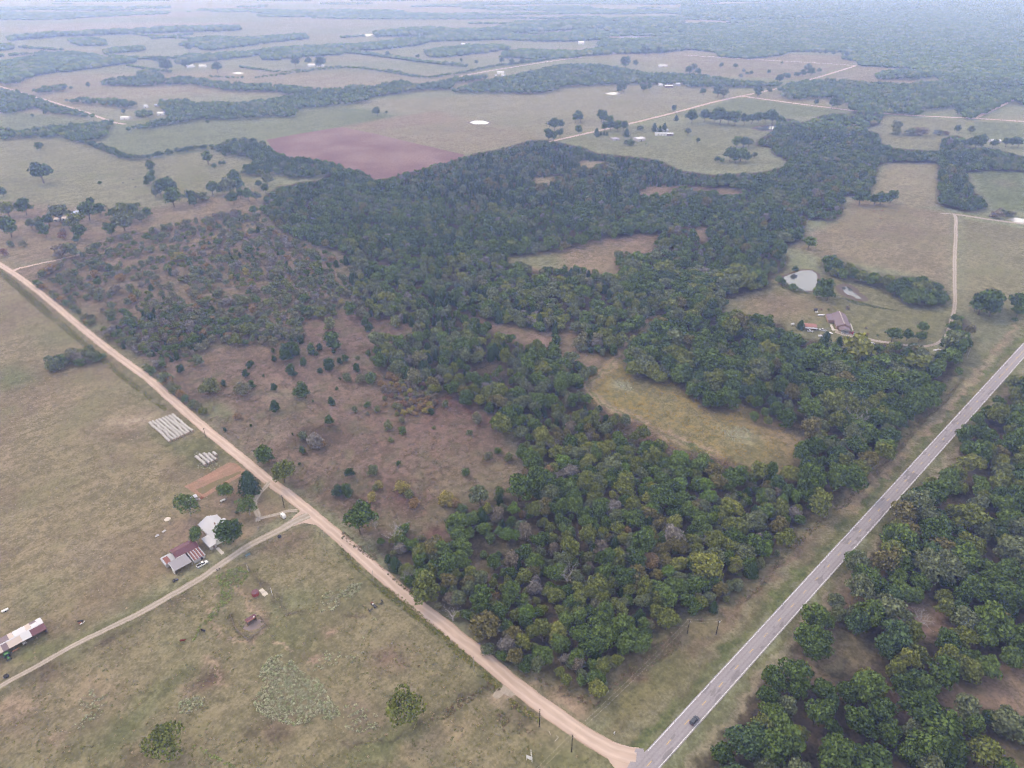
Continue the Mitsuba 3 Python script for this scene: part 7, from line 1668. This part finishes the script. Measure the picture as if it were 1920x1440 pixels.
PALE = [(.235, .245, .150), (.28, .28, .19), (.19, .215, .115), (.25, .235, .16)]
weeds('pale_weeds', [('G', [(1460, 900), (1500, 830), (1580, 800), (1660, 850), (1700, 900), (1800, 950), (1850, 1030), (1900, 1100), (1920, 1150), (1850, 1170), (1760, 1150), (1740, 1180), (1650, 1200), (1560, 1180), (1450, 1130), (1430, 1080), (1450, 1000)]), ('G', [(1000, 1080), (1060, 1040), (1160, 1040), (1140, 1090), (1050, 1140), (1000, 1130)]),
                     ('H', [(0, 450), (60, 400), (120, 390), (100, 450), (20, 500)])], .5, (.7, 1.5), PALE, seed=3, patchy=.27)
weeds('sparse_weeds', [('G', [(440, 1060), (520, 990), (620, 950), (600, 1060), (580, 1140), (430, 1240), (420, 1180)]), ('G', [(1760, 500), (1850, 440), (1920, 420), (1920, 540), (1800, 570)]), ('G', [(1840, 760), (1920, 720), (1920, 850), (1760, 900), (1780, 840)]), ('H', [(0, 1080), (80, 1080), (200, 1140), (200, 1230), (60, 1250), (0, 1240)]),
                       ('H', [(0, 700), (120, 560), (200, 600), (160, 760), (40, 860)]), ('D', [(1080, 1120), (1120, 1100), (1240, 1180), (1200, 1210), (1100, 1190)]), ('F', [(200, 960), (340, 960), (420, 1020), (300, 1060)]), ('E', [(1540, 700), (1620, 710), (1650, 760), (1560, 750)])], 1.5, (.6, 1.4), PALE, seed=4, patchy=.42)
weeds('green_weeds', [('G', [(1210, 360), (1350, 300), (1410, 340), (1370, 400), (1320, 430), (1300, 490), (1260, 550), (1200, 600), (1130, 660), (1075, 750), (1120, 640), (1180, 570), (1240, 500), (1240, 420)]), ('G', [(1080, 1300), (1340, 1440), (1300, 1440), (1090, 1330)])], .6, (.6, 1.3), [(.14, .175, .055), (.17, .20, .075), (.12, .15, .05)], seed=5, patchy=.28)
weeds('roadside_grass', [('H', [(0, 190), (120, 330), (330, 470), (560, 670), (760, 840), (910, 980), (880, 1000), (720, 870), (540, 700), (230, 460), (90, 330), (0, 240)]), ('D', [(0, 70), (200, 235), (480, 480), (680, 650), (940, 860), (930, 880), (660, 675), (460, 505), (180, 275), (0, 110)]), ('H', [(940, 1040), (1040, 1100), (1120, 1160), (1110, 1190), (1020, 1140), (940, 1070)])],
      .5, (.5, 1.3), [(.115, .125, .030), (.15, .14, .04), (.085, .10, .028), (.17, .145, .06)], seed=6, patchy=.30)
weeds('brown_weeds', [('H', [(960, 880), (1080, 930), (1300, 1000), (1480, 1060), (1440, 1110), (1300, 1060), (1100, 990), (1000, 930)]), ('H', [(10, 110), (120, 180), (200, 240), (250, 340), (330, 400), (440, 480), (440, 500), (330, 420), (200, 290), (0, 150)]), ('E', [(1440, 860), (1560, 920), (1720, 1020), (1920, 1110), (1920, 1190), (1740, 1110), (1560, 1000), (1450, 930)]), ('F', [(0, 1080), (120, 1120), (300, 1180), (420, 1230), (300, 1240), (100, 1190), (0, 1160)]),
                      ('F', [(830, 1440), (1000, 1290), (1200, 1060), (1330, 900), (1470, 790), (1560, 690), (1590, 690), (1480, 830), (1350, 950), (1220, 1110), (1020, 1320), (890, 1440)]), ('I', [(100, 590), (250, 530), (400, 430), (490, 310), (640, 150), (800, 10), (840, 20), (680, 170), (520, 340), (420, 460), (270, 560), (100, 640)]), ('H', [(1500, 990), (1600, 880), (1760, 750), (1910, 640), (1915, 760), (1700, 900), (1540, 1010)]),
                      ('H', [(860, 1120), (1000, 1080), (1120, 1150), (1080, 1250), (920, 1240)]), ('H', [(480, 1180), (600, 1090), (830, 960), (900, 1000), (760, 1050), (560, 1180)])], .95, (.5, 1.5), [(.125, .095, .058), (.095, .092, .045), (.16, .125, .082), (.105, .072, .052), (.085, .095, .04)], seed=7, patchy=.36)
weeds('clearing_weeds', [('P', [(290, 705), (253, 667), (330, 665), (560, 635), (720, 595), (770, 615), (700, 650), (740, 710), (930, 800), (985, 900), (890, 935), (800, 1000), (700, 1015), (560, 925), (430, 820), (340, 745)]), ('P', np.asarray(BRUSHZONE).tolist())], 3.2, (.5, 1.5), [(.125, .098, .066), (.095, .085, .052), (.15, .12, .09), (.10, .066, .055), (.105, .105, .055)], seed=8, patchy=.40, hgt=(.4, .9))
weeds('pasture_tufts', [('P', [(-60, 1340), (0, 1290), (300, 1130), (560, 980), (600, 1000), (700, 1095), (930, 1300), (1130, 1440), (1130, 1450), (-60, 1450)])], 3.4, (.4, 1.3), [(.15, .135, .062), (.12, .118, .05), (.19, .15, .095), (.095, .10, .045)], seed=9, patchy=.44, hgt=(.35, .7))
weeds('field_tufts', [('P', [(-60, 460), (0, 510), (150, 640), (280, 730), (440, 860), (540, 960), (300, 1110), (0, 1270), (-60, 1300)])], 7.0, (.4, 1.3), [(.175, .145, .075), (.135, .125, .058), (.21, .165, .105)], seed=10, patchy=.46, hgt=(.3, .6))
weeds('meadow_flowers', [('P', MEADOW)], 2.2, (.5, 1.2), [(.21, .135, .022), (.17, .125, .04), (.14, .12, .05)], seed=11, patchy=.47, hgt=(.5, .9))
weeds('water_edge_reeds', [('F', [(560, 180), (640, 205), (720, 215), (690, 195), (600, 165), (555, 120)]), ('F', [(900, 235), (1000, 260), (1120, 290), (1230, 310), (1120, 300), (960, 270)])], .8, (.8, 1.8), [(.07, .09, .035), (.09, .11, .05), (.12, .12, .07)], seed=12)
# ------------------------------------------------------------------ the air
scene['haze_air'] = {'type': 'homogeneous', 'albedo': rgb(0.965, 0.965, 0.97), 'sigma_t': rgb(*HAZE), 'phase': {'type': 'hg', 'g': 0.3}}
scene['haze'] = {'type': 'cube', 'to_world': T().translate([0, 6000, 130.5]).scale([26000, 26000, 132.5]), 'bsdf': {'type': 'null'}, 'interior': {'type': 'ref', 'id': 'haze_air'}}
labels['haze'] = {'kind': 'stuff'}
